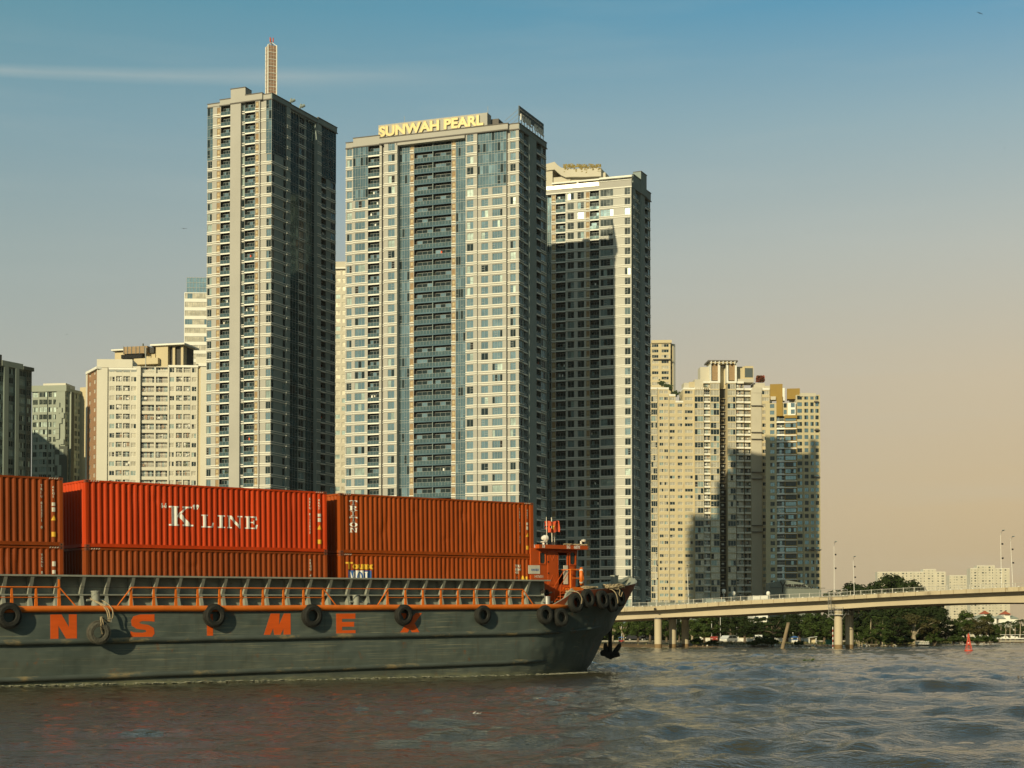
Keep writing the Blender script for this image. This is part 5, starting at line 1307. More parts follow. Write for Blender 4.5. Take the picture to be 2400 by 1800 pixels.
for x in (345, 705, 560): T(x, x+16, 216 if x > 500 else 250, 310 if x < 500 else 262, -.9, -.5, 'cream')
b.build('pergola', root, B.off)
b = MB(); ua, ub = sorted((WA.u(c3(80), 450), WA.u(c3(542), 450))); WA.box(b, ua, ub, zt+1.6, zt+3.0, .1, .16, 'glasswarm', True); b.build('terrace_glass', root, B.off)
# ---------------- generic helper for the plainer blocks
def simple(name, label, pxc, Y, offa, offb, ytop, n, colsA, colsB, st, stB=None, yref=1000, inset=1.6, top=None, floors_px=None):
    cA = corner(pxc, Y); a = vpdir(offa); b = vpdir(offb); B = Bld(name, label, cA, maxp=100)
    WA = Wall(B, cA, a, outn(a, cA), yref); WB = Wall(B, cA, b, outn(b, cA), yref); zt = WA.z(pxc, ytop); wa = wb = 18
    if colsA: _, _, wa = facade(WA, colsA, BASEZ, zt, n, st)
    if colsB: _, _, wb = facade(WB, colsB, BASEZ, zt, n, stB or st)
    block(B.wall, cA, a, b, wa, wb, BASEZ, zt, st['wall'], inset)
    return B, WA, WB, zt, wa, wb
c8 = lambda x: x/3.19
# white block with the brown side bay
st = dict(wall='white', trim='white', glass=[('glasswarm', .55), ('glass3', .2), ('glass2', .25)], frame='cream')
RB = ('R', 1.0, 'louvrepink', .30, 'cream'); M['louvrepink'] = mat('balcony_back_wall', (.30, .21, .17), .9, var=.15, vscale=.4)
RS = ('R', .6, 'louvrepink', .38, 'cream')
cols = [(c8(722), c8(802), 0, 'W'), (c8(802), c8(812), -.5, ('w', .1, .8, 1, .45, .60)), (c8(812), c8(860), 0, ('w', .14, .92, 2, .38, .88)), (c8(860), c8(866), 0, 'W'), (c8(866), c8(912), 0, RS), (c8(912), c8(920), 0, 'W'), (c8(920), c8(970), 0, RS), (c8(970), c8(1022), 0, ('w', .18, .92, 2, .38, .88)), (c8(1022), c8(1048), .6, 'W'),
        (c8(1048), c8(1152), -.3, RB), (c8(1152), c8(1164), -.2, 'W'), (c8(1164), c8(1252), -.3, RB), (c8(1252), c8(1264), .5, 'W'), (c8(1264), c8(1306), .2, ('w', .1, .9, 2, .38, .88)), (c8(1306), c8(1316), .2, 'W'), (c8(1316), c8(1361), .2, RS), (c8(1361), c8(1371), .2, 'W'), (c8(1371), c8(1423), .2, RS),
        (c8(1423), c8(1476), .2, ('w', .2, .85, 2, .38, .88)), (c8(1476), c8(1498), -.3, ('W', 'tan')), (c8(1498), c8(1640), .3, 'W')]
cL = corner(c8(722), 535); aL = vpdir(9000)*1.0
aL = Vector((math.cos(math.radians(-16)), math.sin(math.radians(-16))))*-1     # placeholder, replaced below
B = None
def oriented(name, label, pxc, Y, dirR, dirL, ytop, n, colsR, colsL, st, stL=None, yref=1000, inset=1.6, zbase=BASEZ):
    """corner at pxc; dirR runs to the right in view, dirL to the left"""
    cA = corner(pxc, Y); B = Bld(name, label, cA); a = Vector(dirR).normalized(); b = Vector(dirL).normalized()
    WR = Wall(B, cA, a, outn(a, cA), yref); WL = Wall(B, cA, b, outn(b, cA), yref); zt = WR.z(pxc, ytop); wr = wl = 16
    if colsR: _, _, wr = facade(WR, colsR, zbase, zt, n, st)
    if colsL: _, _, wl = facade(WL, colsL, zbase, zt, n, stL or st)
    block(B.wall, cA, a, b, wr, wl, zbase, zt, st['wall'], inset)
    return B, WR, WL, zt, wr, wl
deg = lambda a: Vector((math.cos(math.radians(a)), math.sin(math.radians(a))))
B, WR, WL, zt, wr, wl = oriented('apartment_block', 'white apartment block with peeling paint and a brown side bay, left of the spire tower', c8(722), 540, deg(3), deg(120), 858, 29,
    cols, [(c8(722), c8(652), 0, ('ww', [(.12, .30, 1), (.62, .80, 1)], .30, .75)), (c8(652), c8(640), .6, ('W', 'white'))], st, dict(st, wall='brownwall', frame='signwhite', glass=[('glasswarm', 1)]), yref=980)
for xa, xb, yt, o in ((722, 812, 778, .0), (812, 1030, 772, 0), (1030, 1062, 760, .6), (1258, 1500, 756, .3), (1500, 1640, 730, .3)):
    pass
P2 = lambda W, xa, xb, ya, yb, o0, o1, m: W.box(b, *sorted((W.u(c8(xa), 850, o=o1), W.u(c8(xb), 850, o=o1))), W.z(c8((xa+xb)/2), 620+yb/3.19, o1), W.z(c8((xa+xb)/2), 620+ya/3.19, o1), o0, o1, m, True)
root = B.finish()
b = MB(); P2(WR, 640, 655, 780, 1600, -3, -.0, 'white') if False else None
P2(WR, 724, 990, 708, 770, -9, .2, 'white'); P2(WR, 812, 1022, 772, 786, -3, .3, 'cream'); P2(WR, 1258, 1482, 752, 768, -3, .5, 'cream'); P2(WR, 1484, 1640, 738, 760, -3, .6, 'cream'); P2(WR, 1465, 1560, 690, 745, -6, -2, 'white'); P2(WR, 1078, 1255, 790, 822, -6, -1, 'white'); P2(WR, 1030, 1052, 762, 830, -4, .65, 'white')
P2(WR, 816, 1022, 790, 800, -.2, .0, 'frame')
b.build('parapet', root, B.off)
b = MB(); P2(WL, 722, 640, 782, 800, -3, .8, 'cream'); b.build('side_cornice', root, B.off)
# block behind the white one, with the two flat-roofed heads
B2 = Bld('apartment_block', 'tan block behind the white apartments, its two flat-roofed machine rooms above their roofline', corner(c8(1100), 620)); WT = Wall(B2, corner(c8(1100), 620), deg(-14), outn(deg(-14), corner(c8(1100), 620)), 830); b = B2.wall
P2(WT, 858, 1160, 650, 900, -12, 0, 'tan'); P2(WT, 1165, 1255, 600, 900, -8, 1, 'tan'); P2(WT, 1255, 1372, 610, 900, -10, -1, 'recess'); 
for x in (1290, 1352): P2(WT, x, x+18, 610, 900, -3, 0, 'tan')
P2(WT, 1120, 1378, 590, 602, -11, 2.2, 'cream'); P2(WT, 830, 960, 632, 642, -12, 1.6, 'cream'); P2(WT, 920, 1100, 612, 665, -6, 2.4, 'louvre'); P2(WT, 1000, 1180, 700, 745, -4, 3, 'tan'); P2(WT, 905, 1060, 672, 700, -4, 2, 'black'); P2(WT, 1050, 1150, 620, 662, -6, 1, 'recess')
P2(WT, 600, 1500, 900, 2400, -14, -1, 'tan')
rt2 = B2.finish()
b = MB(); 
for x in (922, 950, 980, 1012, 1040, 1078): P2(WT, x, x+4, 612, 668, 2.4, 2.6, 'darkframe')
P2(WT, 1062, 1070, 590, 668, 1, 1.6, 'darkframe'); P2(WT, 1086, 1090, 618, 770, 2.8, 3.2, 'frame'); b.build('rooftop_frame', rt2, B2.off)
# glass-topped office
st = dict(wall='cream', trim='cream', glass=[('glasswarm', .7), ('glass', .3)], frame='frame')
B, WR, WL, zt, wr, wl = oriented('office_tower', 'pale office tower with ribbon windows and a blue glass box on top', c8(1377), 650, deg(2), deg(110), 620+208/3.19, 40,
    [(c8(1377), c8(1640), 0, ('w', .02, .98, 14, .28, .90))], None, st, yref=760)
root = B.finish(); b = MB(); u0_, u1_ = WR.u(c8(1394), 680), WR.u(c8(1640), 680); zg = WR.z(c8(1394), 620+95/3.19)
M['skyglass'] = mat('blue_roof_glass', (.45, .62, .66), .08, .8, var=.25, vscale=.1, bump=.1, bscale=.08)
WR.quad(b, u0_, u1_, zt, zg, -.8, 'skyglass'); n = 10
b.face([WR.P(u0_, -.8, zt), WR.P(u0_, -10, zt), WR.P(u0_, -10, zg), WR.P(u0_, -.8, zg)], 'skyglass'); b.face([WR.P(u0_, -10, zt), WR.P(u1_, -10, zt), WR.P(u1_, -10, zg), WR.P(u0_, -10, zg)], 'skyglass')
for i in range(n+1): u = u0_+(u1_-u0_)*i/n; WR.box(b, u-.06, u+.06, zt, zg, -.8, -.65, 'frame')
for i in range(4): z = zt+(zg-zt)*i/3; WR.box(b, u0_, u1_, z-.08, z+.08, -.8, -.62, 'frame')
b.build('glass_lantern', root, B.off)
# far-left pair in shade
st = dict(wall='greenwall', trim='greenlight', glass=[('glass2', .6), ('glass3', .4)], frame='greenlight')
gcol = lambda pa, pb, k, o=0: (c8(pa), c8(pb), o, k)
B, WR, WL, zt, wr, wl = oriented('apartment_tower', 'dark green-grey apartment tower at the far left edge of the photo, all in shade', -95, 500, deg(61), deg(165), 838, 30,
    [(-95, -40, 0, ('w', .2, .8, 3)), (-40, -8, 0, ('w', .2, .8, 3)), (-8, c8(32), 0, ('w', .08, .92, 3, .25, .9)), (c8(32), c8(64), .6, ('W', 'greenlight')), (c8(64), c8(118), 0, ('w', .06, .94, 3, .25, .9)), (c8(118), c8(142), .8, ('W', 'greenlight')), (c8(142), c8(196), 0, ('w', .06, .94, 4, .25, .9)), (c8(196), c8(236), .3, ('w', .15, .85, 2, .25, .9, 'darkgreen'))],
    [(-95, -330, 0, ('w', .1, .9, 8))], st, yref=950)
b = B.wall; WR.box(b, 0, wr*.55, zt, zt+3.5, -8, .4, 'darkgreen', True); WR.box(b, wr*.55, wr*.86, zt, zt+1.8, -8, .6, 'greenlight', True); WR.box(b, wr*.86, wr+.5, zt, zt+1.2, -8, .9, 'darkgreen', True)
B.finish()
off = thing('apartment_tower', 'unseen grey-green tower beyond the left edge of the photo, shading the pale green one', 'building', (-262, 545, .7)); b = MB(); b.box(-42, 42, -15, 15, 0, 106, 'greenwall'); b.build('wall', off)  # unseen tower, added to throw its shadow on the pale green one
b = MB()
for i in range(33):
    for j in range(14): b.box(-40+j*5.8, -37+j*5.8, -15.05, -14.9, 1+i*3.2, 2.9+i*3.2, 'glass2')
ow = b.build('window', off); ow['kind'] = 'stuff'
st = dict(wall='greenlight', trim='greenlight', glass=[('glass2', .5), ('glass3', .5)], frame='greenlight')
B, WR, WL, zt, wr, wl = oriented('apartment_tower', 'pale green-grey tower at the left, top storeys in sun, white box on its roof', c8(484), 620, deg(66), deg(172), 620+945/3.19, 33,
    [(c8(484), c8(508), 0, ('w', .15, .85, 2)), (c8(508), c8(530), 0, ('w', .15, .85, 2)), (c8(530), c8(553), .9, ('W', 'darkgreen')), (c8(553), c8(578), 0, ('w', .15, .85, 2)), (c8(578), c8(598), 0, ('w', .15, .85, 2))],
    [(c8(238), c8(290), 0, ('w', .2, .9, 4)), (c8(290), c8(318), .5, ('w', .05, .95, 2)), (c8(318), c8(350), .5, ('w', .05, .95, 2)), (c8(350), c8(392), 0, ('w', .2, .75, 2)), (c8(392), c8(420), 0, ('w', .15, .85, 2)), (c8(420), c8(484), .6, 'W')], st, yref=1050)
b = B.wall; WR.box(b, -.2, wr+.3, zt, zt+1.2, -3, .3, 'greenlight', True); WL.box(b, -.2, wl+.3, zt, zt+2.4, -3, .7, 'greenlight', True); WL.box(b, wl*.12, wl*.78, zt+2, WL.z(c8(400), 620+888/3.19, -3), -12, -3, 'white', True)
b2 = B.finish()
b = MB(); WL.box(b, -1, wl*.30, BASEZ, WL.z(c8(450), 620+1360/3.19), .6, 1.1, 'darkgreen'); 
for k in range(26):
    z = 40+k*2.3*.9; u = random.choice((wl*.04, wl*.10, wl*.17)); WL.box(b, u, u+1.6, z, z+2.2, 1.1, 1.16, 'greenlight')
b.build('patterned_cladding', b2, B.off)
st = dict(wall='greenwall', trim='greenlight', glass=[('glass2', 1)], frame='greenlight')
B, WR, WL, zt, wr, wl = oriented('apartment_tower', 'narrow dark strip of a tower between the pale green tower and the white block', c8(600), 700, deg(8), deg(120), 620+1068/3.19, 28, [(c8(600), c8(660), 0, ('w', .1, .9, 3))], None, st, yref=1100)
WR.box(B.wall, 0, wr, zt, zt+8, -8, -1, 'white', True); B.finish()
# middle block seen between towers one and two
st = dict(wall='creamwall', trim='creamwall', glass=[('glasswarm', .8), ('glass3', .2)], frame='cream')
B, WR, WL, zt, wr, wl = oriented('apartment_tower', 'pale cream tower seen in the gap between the spire tower and the central tower', 740, 700, deg(-4), deg(100), 632, 46, [(740, 782, 0, ('w', .2, .8, 3)), (782, 799, 0, ('w', .25, .9, 1, .3, .85)), (799, 815, 0, ('w', .15, .8, 1, .3, .85)), (815, 860, 0, ('w', .2, .8, 3))], None, st, yref=850)
WR.box(B.wall, 0, wr, zt, zt+.6, -3, 1.2, 'cream', True); WR.box(B.wall, 5, wr, zt+.6, zt+3.4, -3, .2, 'creamwall', True); B.finish()
# ---------------- right-hand cluster
c7 = lambda x: 1500+x/2.513
y7 = lambda y: 760+y/2.513
st = dict(wall='tan', trim='cream', glass=[('glass2', .6), ('glasswarm', .4)], frame='cream')
B, WR, WL, zt, wr, wl = oriented('apartment_tower', 'tan tower rising behind the old cream apartments, just right of the penthouse tower', c7(180), 860, deg(50), deg(176), y7(112), 54,
    [(c7(180), c7(196), -.8, ('w', .0, .9, 1)), (c7(196), c7(209), .3, ('W', 'signwhite'))], [(c7(10), c7(66), 0, ('w', .2, .8, 2)), (c7(66), c7(112), 0, ('w', .06, .90, 3, .3, .85)), (c7(112), c7(180), 0, ('w', .15, .78, 3, .3, .85))], st, yref=860)
b = B.wall; WL.box(b, -1, wl*.66, zt, zt+1.6, -6, .8, 'tan', True); WL.box(b, wl*.7, wl, zt, zt+14, -6, -1, 'tan', True); WL.box(b, -1, wl*.6, WL.z(c7(150), y7(210)), WL.z(c7(150), y7(206)), 0, 1.4, 'roofdark', True)
B.finish()
# old cream cluster: stepped skyline, each bay with its own top
cA = corner(1518, 770); aC = deg(3); B = Bld('apartment_block', 'huge old cream apartment block with stepped skyline and tall open portal on top', cA)
W = Wall(B, cA, aC, outn(aC, cA), 1100); FH = (W.z(c7(300), y7(385))-BASEZ)/round((W.z(c7(300), y7(385))-BASEZ)/3.2); 
gl = [('glasswarm', .60), ('glass3', .12), ('glass2', .28)]
stc = dict(wall='tan', trim='cream', glass=gl, frame='signwhite')
EG = ('w', .03, .97, 3, .08, .90)
def bay(xa, xb, ytop, kind, o, stx=stc, zlow=BASEZ):
    n = max(1, round((W.z(c7((xa+xb)/2), y7(ytop))-BASEZ)/FH)); u0, u1 = W.u(c7(xa), o=o), W.u(c7(xb), o=o); hgt = BASEZ+FH*n
    for i in range(n): cell(W, kind, u0, u1, BASEZ+FH*i, BASEZ+FH*(i+1), o, stx)
    for uu in (u0, u1): B.wall.face([W.P(uu, o, BASEZ), W.P(uu, o, hgt), W.P(uu, -6, hgt), W.P(uu, -6, BASEZ)], stx['wall'])
    W.box(B.wall, u0, u1, hgt, hgt+.9, -12, o+.15, 'cream', True)
    W.box(B.wall, u0+.3, u1-.3, BASEZ, hgt, -14, -5.5, stx['wall'])
    return hgt
for xa, xb, yt, k_, o in ((40, 66, 385, EG, .6), (66, 104, 385, EG, .6), (104, 112, 385, 'W', 0), (112, 171, 385, ('ww', [(.06, .46, 2), (.54, .92, 2)], .35, .82), .4), (171, 210, 440, ('w', .12, .9, 2, .35, .82), 0), (210, 218, 450, 'W', 0), (218, 256, 450, ('w', .12, .86, 2, .35, .82), 0), (256, 322, 375, ('w', .14, .84, 3, .35, .82), .4),
        (322, 376, 370, EG, 1.2), (376, 416, 335, ('R', 1.2, 'tan', .24, 'signwhite'), .6), (416, 470, 330, EG, 1.4), (516, 566, 345, EG, 1.4), (568, 613, 330, ('R', 1.2, 'tan', .24, 'signwhite'), .8), (616, 656, 370, ('R', 1.4, 'brownpaint', .26, 'frame'), .2), (656, 718, 405, ('W', 'creamwall'), 1.4), (718, 765, 400, ('w', .08, .92, 3, .30, .86), 1.0)):
    bay(xa, xb, yt, k_, o)
# the dark shaft with its air units
u0, u1 = W.u(c7(470)), W.u(c7(516)); W.box(B.wall, u0, u1, BASEZ, W.z(c7(490), y7(340)), -14, -4, 'recess', True)
for xa, xb, ya, yb, o0, o1, m in ((322, 416, 325, 380, -10, -1, 'creamwall'), (416, 420, 225, 345, -6, 1.5, 'cream'), (460, 472, 225, 345, -6, 1.5, 'cream'), (510, 520, 225, 345, -6, 1.5, 'cream'), (560, 570, 225, 345, -6, 1.5, 'cream'),
        (424, 460, 236, 330, -5, .6, 'louvre'), (520, 560, 236, 330, -5, .6, 'louvre'), (472, 510, 250, 380, -8, -3, 'tan'), (355, 408, 252, 335, -10, -3, 'creamwall'), (566, 616, 250, 345, -10, -3, 'tan'), (616, 668, 246, 345, -10, -2.4, 'tan'), (618, 664, 258, 312, -3, -2.2, 'darkframe'),
        (566, 670, 322, 342, -6, .4, 'creamwall'), (670, 735, 346, 420, -9, -1.5, 'creamwall'), (660, 718, 372, 404, -8, 1.6, 'creamwall'), (735, 765, 362, 420, -9, -.6, 'creamwall'), (258, 292, 345, 380, -9, -2, 'creamwall'), (290, 420, 340, 372, -9, -1.2, 'tan')):
    ua, ub = sorted((W.u(c7(xa), 880, o=o1), W.u(c7(xb), 880, o=o1))); xm = c7((xa+xb)/2); W.box(B.wall, ua, ub, W.z(xm, y7(yb), o1), W.z(xm, y7(ya), o1), o0, o1, m, True)
for ya in (479, 636, 676, 871, 910, 1184, 1222): W.box(B.wall, *sorted((W.u(c7(656), o=1.4), W.u(c7(722), o=1.4))), W.z(c7(690), y7(ya+3), 1.4), W.z(c7(690), y7(ya-1), 1.4), 1.4, 2.4, 'roofdark', True)
for i in range(7):      # dentils
    x = 326+i*12; W.box(B.wall, *sorted((W.u(c7(x), 910, o=1), W.u(c7(x+5), 910, o=1))), W.z(c7(x), y7(382), 1), W.z(c7(x), y7(372), 1), -.5, 1.5, 'tan', True)
# right flank of the cluster
fl = deg(74); cf = Vector(W.P(W.u(c7(765), o=1.0), 1.0, 0)[:2]); WF = Wall(B, cf, fl, outn(fl, cf), 1100)
n = int((W.z(c7(750), y7(420))-BASEZ)/FH)
for i in range(n): cell(WF, ('w', .1, .9, 3), 0, 10, BASEZ+FH*i, BASEZ+FH*(i+1), 0, dict(stc, wall='tan'))
root = B.finish()
b = MB(); ua, ub = W.u(c7(402), 850, 2.5), W.u(c7(577), 850, 2.5); za, zb = W.z(c7(490), y7(224), 2.5), W.z(c7(490), y7(211), 2.5); W.box(b, ua, ub, zb-.7, zb, -9, 2.5, 'roofdark', True); W.box(b, ua+1, ub-1, za-.3, zb-.7, -8, 2.0, 'tan', True)
for i in range(7): u = ua+1.5+(ub-ua-3)*i/6; W.box(b, u-.2, u+.2, za-.8, zb-.5, 1.5, 2.7, 'cream', True)
b.build('portal_canopy', root, B.off)
for i in range(n):                 # air conditioning units stacked in the shaft
    b = MB(); z = BASEZ+FH*(i+.3); u = u0+1.4
    W.box(b, u, u+1.1, z, z+.8, -4, -3.0, 'signwhite' if i % 3 else 'accover'); W.box(b, u1-2.4, u1-1.3, z, z+.8, -4, -3.2, 'accover'); W.box(b, u0+.2, u1-.2, z+1.6, z+1.75, -4, -2.6, 'tan'); b.build('air_conditioner', root, B.off)
b = MB()
for i in range(260):
    x = c7(random.uniform(684, 728)); z = W.z(x, y7(random.uniform(308, 345)), -4); u = W.u(x, 890, -4); s_ = random.uniform(.4, .9); b.face([W.P(u, -4+random.uniform(-2, 2), z), W.P(u+s_, -4, z+.2), W.P(u+s_*.7, -4.3, z+s_), W.P(u-.2, -3.8, z+s_*.8)], 'bougain' if 'bougain' in M else M.setdefault('bougain', mat('bougainvillea', (.32, .07, .03), .9, var=.5, vscale=.5, col2=(.06, .07, .02), c2amt=.5, c2scale=.4)))
b.build('roof_garden', root, B.off)
b = MB()
for i in range(420):
    x0r, y0r = random.choice(((125, 352), (160, 368), (165, 380), (205, 410), (90, 395))); x = c7(x0r+random.gauss(0, 9)); y = y7(y0r+random.gauss(0, 7)); u = W.u(x, 900, -1.5); z = W.z(x, y, -1.5); s_ = random.uniform(.4, .9); b.face([W.P(u, -1.5+random.uniform(-1, 1), z), W.P(u+s_, -1.5, z+.2), W.P(u+s_*.7, -1.8, z+s_), W.P(u-.2, -1.3, z+s_*.8)], 'plant')
b.build('roof_garden', root, B.off)
# olive and brown building at the right end
st = dict(wall='ochre', trim='signwhite', glass=[('glass', .5), ('glass2', .5)], frame='darkframe')
cA = corner(c7(924), 745); B = Bld('apartment_tower', 'cream and dark brown striped tower at the right end of the big buildings', cA)
aD = deg(4); W = Wall(B, cA, aD, outn(aD, cA), 1100); aE = deg(180-9); W2 = Wall(B, cA, aE, outn(aE, cA), 1100); FH = 3.1
zt = W.z(c7(924), y7(415)); n = round((zt-BASEZ)/FH)
facade(W, [(c7(924), c7(963), 0, ('w', .1, .82, 2, .25, .85)), (c7(963), c7(998), .5, ('w', .2, .85, 2, .25, .85)), (c7(998), c7(1003), .5, 'W'), (c7(1003), c7(1027), .5, ('w', .1, .9, 2, .25, .85)), (c7(1027), c7(1032), .5, 'W'), (c7(1032), c7(1058), .5, ('w', .1, .85, 2, .25, .85)), (c7(1058), c7(1062), .9, 'W')], BASEZ, zt, n, st)
stw = dict(st, wall='brownpaint')
def colp(W, xa, xb, k_, o, stx, n0, n1): 
    u = sorted((W.u(c7(xa), o=o), W.u(c7(xb), o=o)))
    for i in range(n0, n1): cell(W, k_, u[0], u[1], BASEZ+FH*i, BASEZ+FH*(i+1), o, stx)
    for uu in u: B.wall.face([W.P(uu, o, BASEZ+FH*n0), W.P(uu, o, BASEZ+FH*n1), W.P(uu, -3, BASEZ+FH*n1), W.P(uu, -3, BASEZ+FH*n0)], stx['wall'])
colp(W2, 852, 924, ('w', .06, .94, 4, .22, .86), .5, stw, 0, n-3); colp(W2, 805, 852, ('R', 1.4, 'darkgreen', .22, 'signwhite'), 0, stw, 0, n-3); colp(W2, 765, 805, ('w', .3, .95, 2, .25, .85), .4, st, 0, n-1); colp(W2, 740, 765, 'W', .4, st, 0, n-1)
colp(W2, 805, 842, 'W', .8, stw, n-3, n); colp(W2, 842, 872, ('w', .2, .8, 1), .2, st, n-3, n-1); colp(W2, 872, 918, ('w', .1, .6, 2), .8, dict(st, wall='signwhite'), n-3, n-1)
for i in range(n-3): 
    for xa, xb, o in ((852, 924, .5), (805, 852, 0)): u = sorted((W2.u(c7(xa), o=o), W2.u(c7(xb), o=o))); W2.box(B.wall, u[0], u[1], BASEZ+FH*i-.15, BASEZ+FH*i+.28, o, o+.3, 'signwhite')
wr = W.u(c7(1062)); wl = W2.u(c7(765)); block(B.wall, cA, aD, aE, wr, 1, BASEZ, zt, 'creamwall', 0) if False else None
W.box(B.wall, .3, wr, BASEZ, zt, -14, -1.2, 'creamwall', True); W2.box(B.wall, .3, wl, BASEZ, zt-4, -14, -1.6, 'brownpaint', True)
for xa, xb, ya, yb, o0, o1, m in ((766, 840, 352, 440, -8, -2, 'brownpaint'), (840, 852, 375, 450, -5, 0, 'cream'), (866, 942, 378, 440, -7, -1.5, 'brownpaint'), (770, 800, 425, 445, -4, .5, 'creamwall'), (855, 925, 535, 552, 0, 1.2, 'brownpaint')):
    ua, ub = sorted((W2.u(c7(xa), 930, o=o1), W2.u(c7(xb), 930, o=o1))); xm = c7((xa+xb)/2); W2.box(B.wall, ua, ub, W2.z(xm, y7(yb), o1), W2.z(xm, y7(ya), o1), o0, o1, m, True)
for xa, xb, ya, yb, o0, o1, m in ((944, 1036, 405, 425, -7, .6, 'creamwall'), (1030, 1052, 450, 458, -3, 2, 'roofdark'), (1030, 1056, 618, 624, -3, 2, 'roofdark'), (1030, 1062, 895, 901, -3, 2, 'roofdark'), (975, 1068, 1324, 1330, -3, 1.6, 'roofdark')):
    ua, ub = sorted((W.u(c7(xa), 930 if ya < 700 else 1200, o=o1), W.u(c7(xb), 930 if ya < 700 else 1200, o=o1))); xm = c7((xa+xb)/2); W.box(B.wall, ua, ub, W.z(xm, y7(yb), o1), W.z(xm, y7(ya), o1), o0, o1, m, True)
root = B.finish()
# podium with sign
M['podium'] = mat('podium_cladding', (.17, .19, .165), .8, var=.12, vscale=.1)
cP = corner(c7(780), 700); aP = deg(4); B = Bld('school_building', 'low grey-green podium building with dark lettering at the foot of the striped tower', cP); W = Wall(B, cP, aP, outn(aP, cP), 1370)
ub = W.u(c7(1066), 1380); W.box(B.wall, -1, ub, BASEZ, W.z(c7(1000), y7(1566)), -10, 0, 'podium', True)
b = B.wall; pts = [(-1, y7(1512)), (0, 0)]
zA = W.z(c7(860), y7(1505)); zB = W.z(c7(1000), y7(1562)); u1 = W.u(c7(850), 1380); u2 = W.u(c7(960), 1380); u3 = W.u(c7(1000), 1380)
for o in (.4, -8): pass
poly = [(-1, BASEZ), (-1, zA-1.5), (u1, zA), (u2, zA-1.5), (u3, zB+1), (ub, zB), (ub, BASEZ)]
b.add([W.P(u, .4, z) for u, z in poly]+[W.P(u, -8, z) for u, z in poly], [tuple(range(7)), tuple(range(13, 6, -1))]+[(i, (i+1) % 7, (i+1) % 7+7, i+7) for i in range(7)], 'podium')
W.box(b, -1, u3, W.z(c7(820), y7(1553)), W.z(c7(820), y7(1549)), .4, .8, 'darkframe')
root = B.finish()
sign_letters(W, .4, 'WELLSPRING', W.u(c7(853), 1372), W.u(c7(968), 1372), W.z(c7(900), y7(1547)), W.z(c7(900), y7(1531)), 'black', 'black', root, .25, bold=0)
b = MB(); u = W.u(c7(840), 1372); z = W.z(c7(840), y7(1540)); b.tube([W.P(u-.2, .5, z-3), W.P(u, .5, z-.2), W.P(u-1.1, .5, z+1.9)], .22, 'black', 5); b.tube([W.P(u, .5, z-.2), W.P(u+1.1, .5, z+1.9)], .2, 'black', 5)
b.tube([W.P(W.u(c7(860), 1372)+k*.7, .5, W.z(c7(900), y7(1554))+.12*math.sin(k*3)) for k in range(26)], .1, 'black', 4); b.tube([W.P(W.u(c7(962), 1372)+k*.35, .5, z-.6+.5*math.sin(k*1.1)) for k in range(13)], .22, 'black', 4); b.build('emblem', root, B.off)
# low sheds and walls along the riverside behind the bridge
b = MB(); 
def low(px0, px1, Y, ytop, m, name, label, cat='building', dep=12, roof=None, group=None):
    c_ = corner(px0, Y); c2_ = corner(px1, Y); z = CAMZ+ray((px0+px1)/2, ytop)[1]*Y; b = MB(); b.box(c_.x, c2_.x, Y, Y+dep, .55, z, m)
    if roof: b.box(c_.x-.5, c2_.x+.5, Y-.5, Y+dep+.5, z, z+.35, roof)
    n = max(2, int((c2_.x-c_.x)/3.2)); r = thing(name, label, cat, (c_.x, Y, .55), group=group)
    b.build('wall', r, (c_.x, Y, .55))
    for k in range(n):
        x = c_.x+(c2_.x-c_.x)*(k+.25)/n; q = MB()
        for zz in range(max(1, int((z-.55)/3.2))): 
            z0_ = .55+zz*3.2+1.0; q.box(x, x+(c2_.x-c_.x)/n*.5, Y-.04, Y+.01, z0_, min(z0_+1.5, z-.3), 'glass2')
        q.build('window', r, (c_.x, Y, .55))
low(1505, 1660, 560, 1412, 'podium', 'low_building', 'long low grey-green building between the penthouse tower and the old cream block', dep=20)
low(1655, 1700, 600, 1404, 'tealwall', 'low_building', 'small grey flat-roofed building at the foot of the dark shaft of the cream block', dep=14)
low(1765, 1800, 620, 1396, 'cream', 'low_building', 'tiny cream roof showing over the bridge railing below the plain cream bay', dep=14)
for px, Y, lb in ((1697, 640, 'white round water tank left of the pair standing above the bridge railing'), (1720, 640, 'small white round water tank in the middle above the bridge railing'), (1801, 640, 'white round water tank at the foot of the striped tower, above the bridge railing')):
    b = MB(); c_ = corner(px, Y); z = CAMZ+ray(px, 1391 if px > 1700 else 1386)[1]*Y; b.lathe([(0, -1.0), (.6, -.75), (.85, 0), (.6, .75), (0, 1.0)], 'signwhite', (0, 0, z-.7), 14); b.tube([(0, 0, 0), (0, 0, z-1.5)], .25, 'frame', 8); b.smooth = False; o = b.build('water_tank', loc=(c_.x, Y, .7)); 
    o.data.transform(Matrix.Translation((0, 0, -.7))) if False else None
    tag(o, lb, 'tank', 'rooftop water tanks')
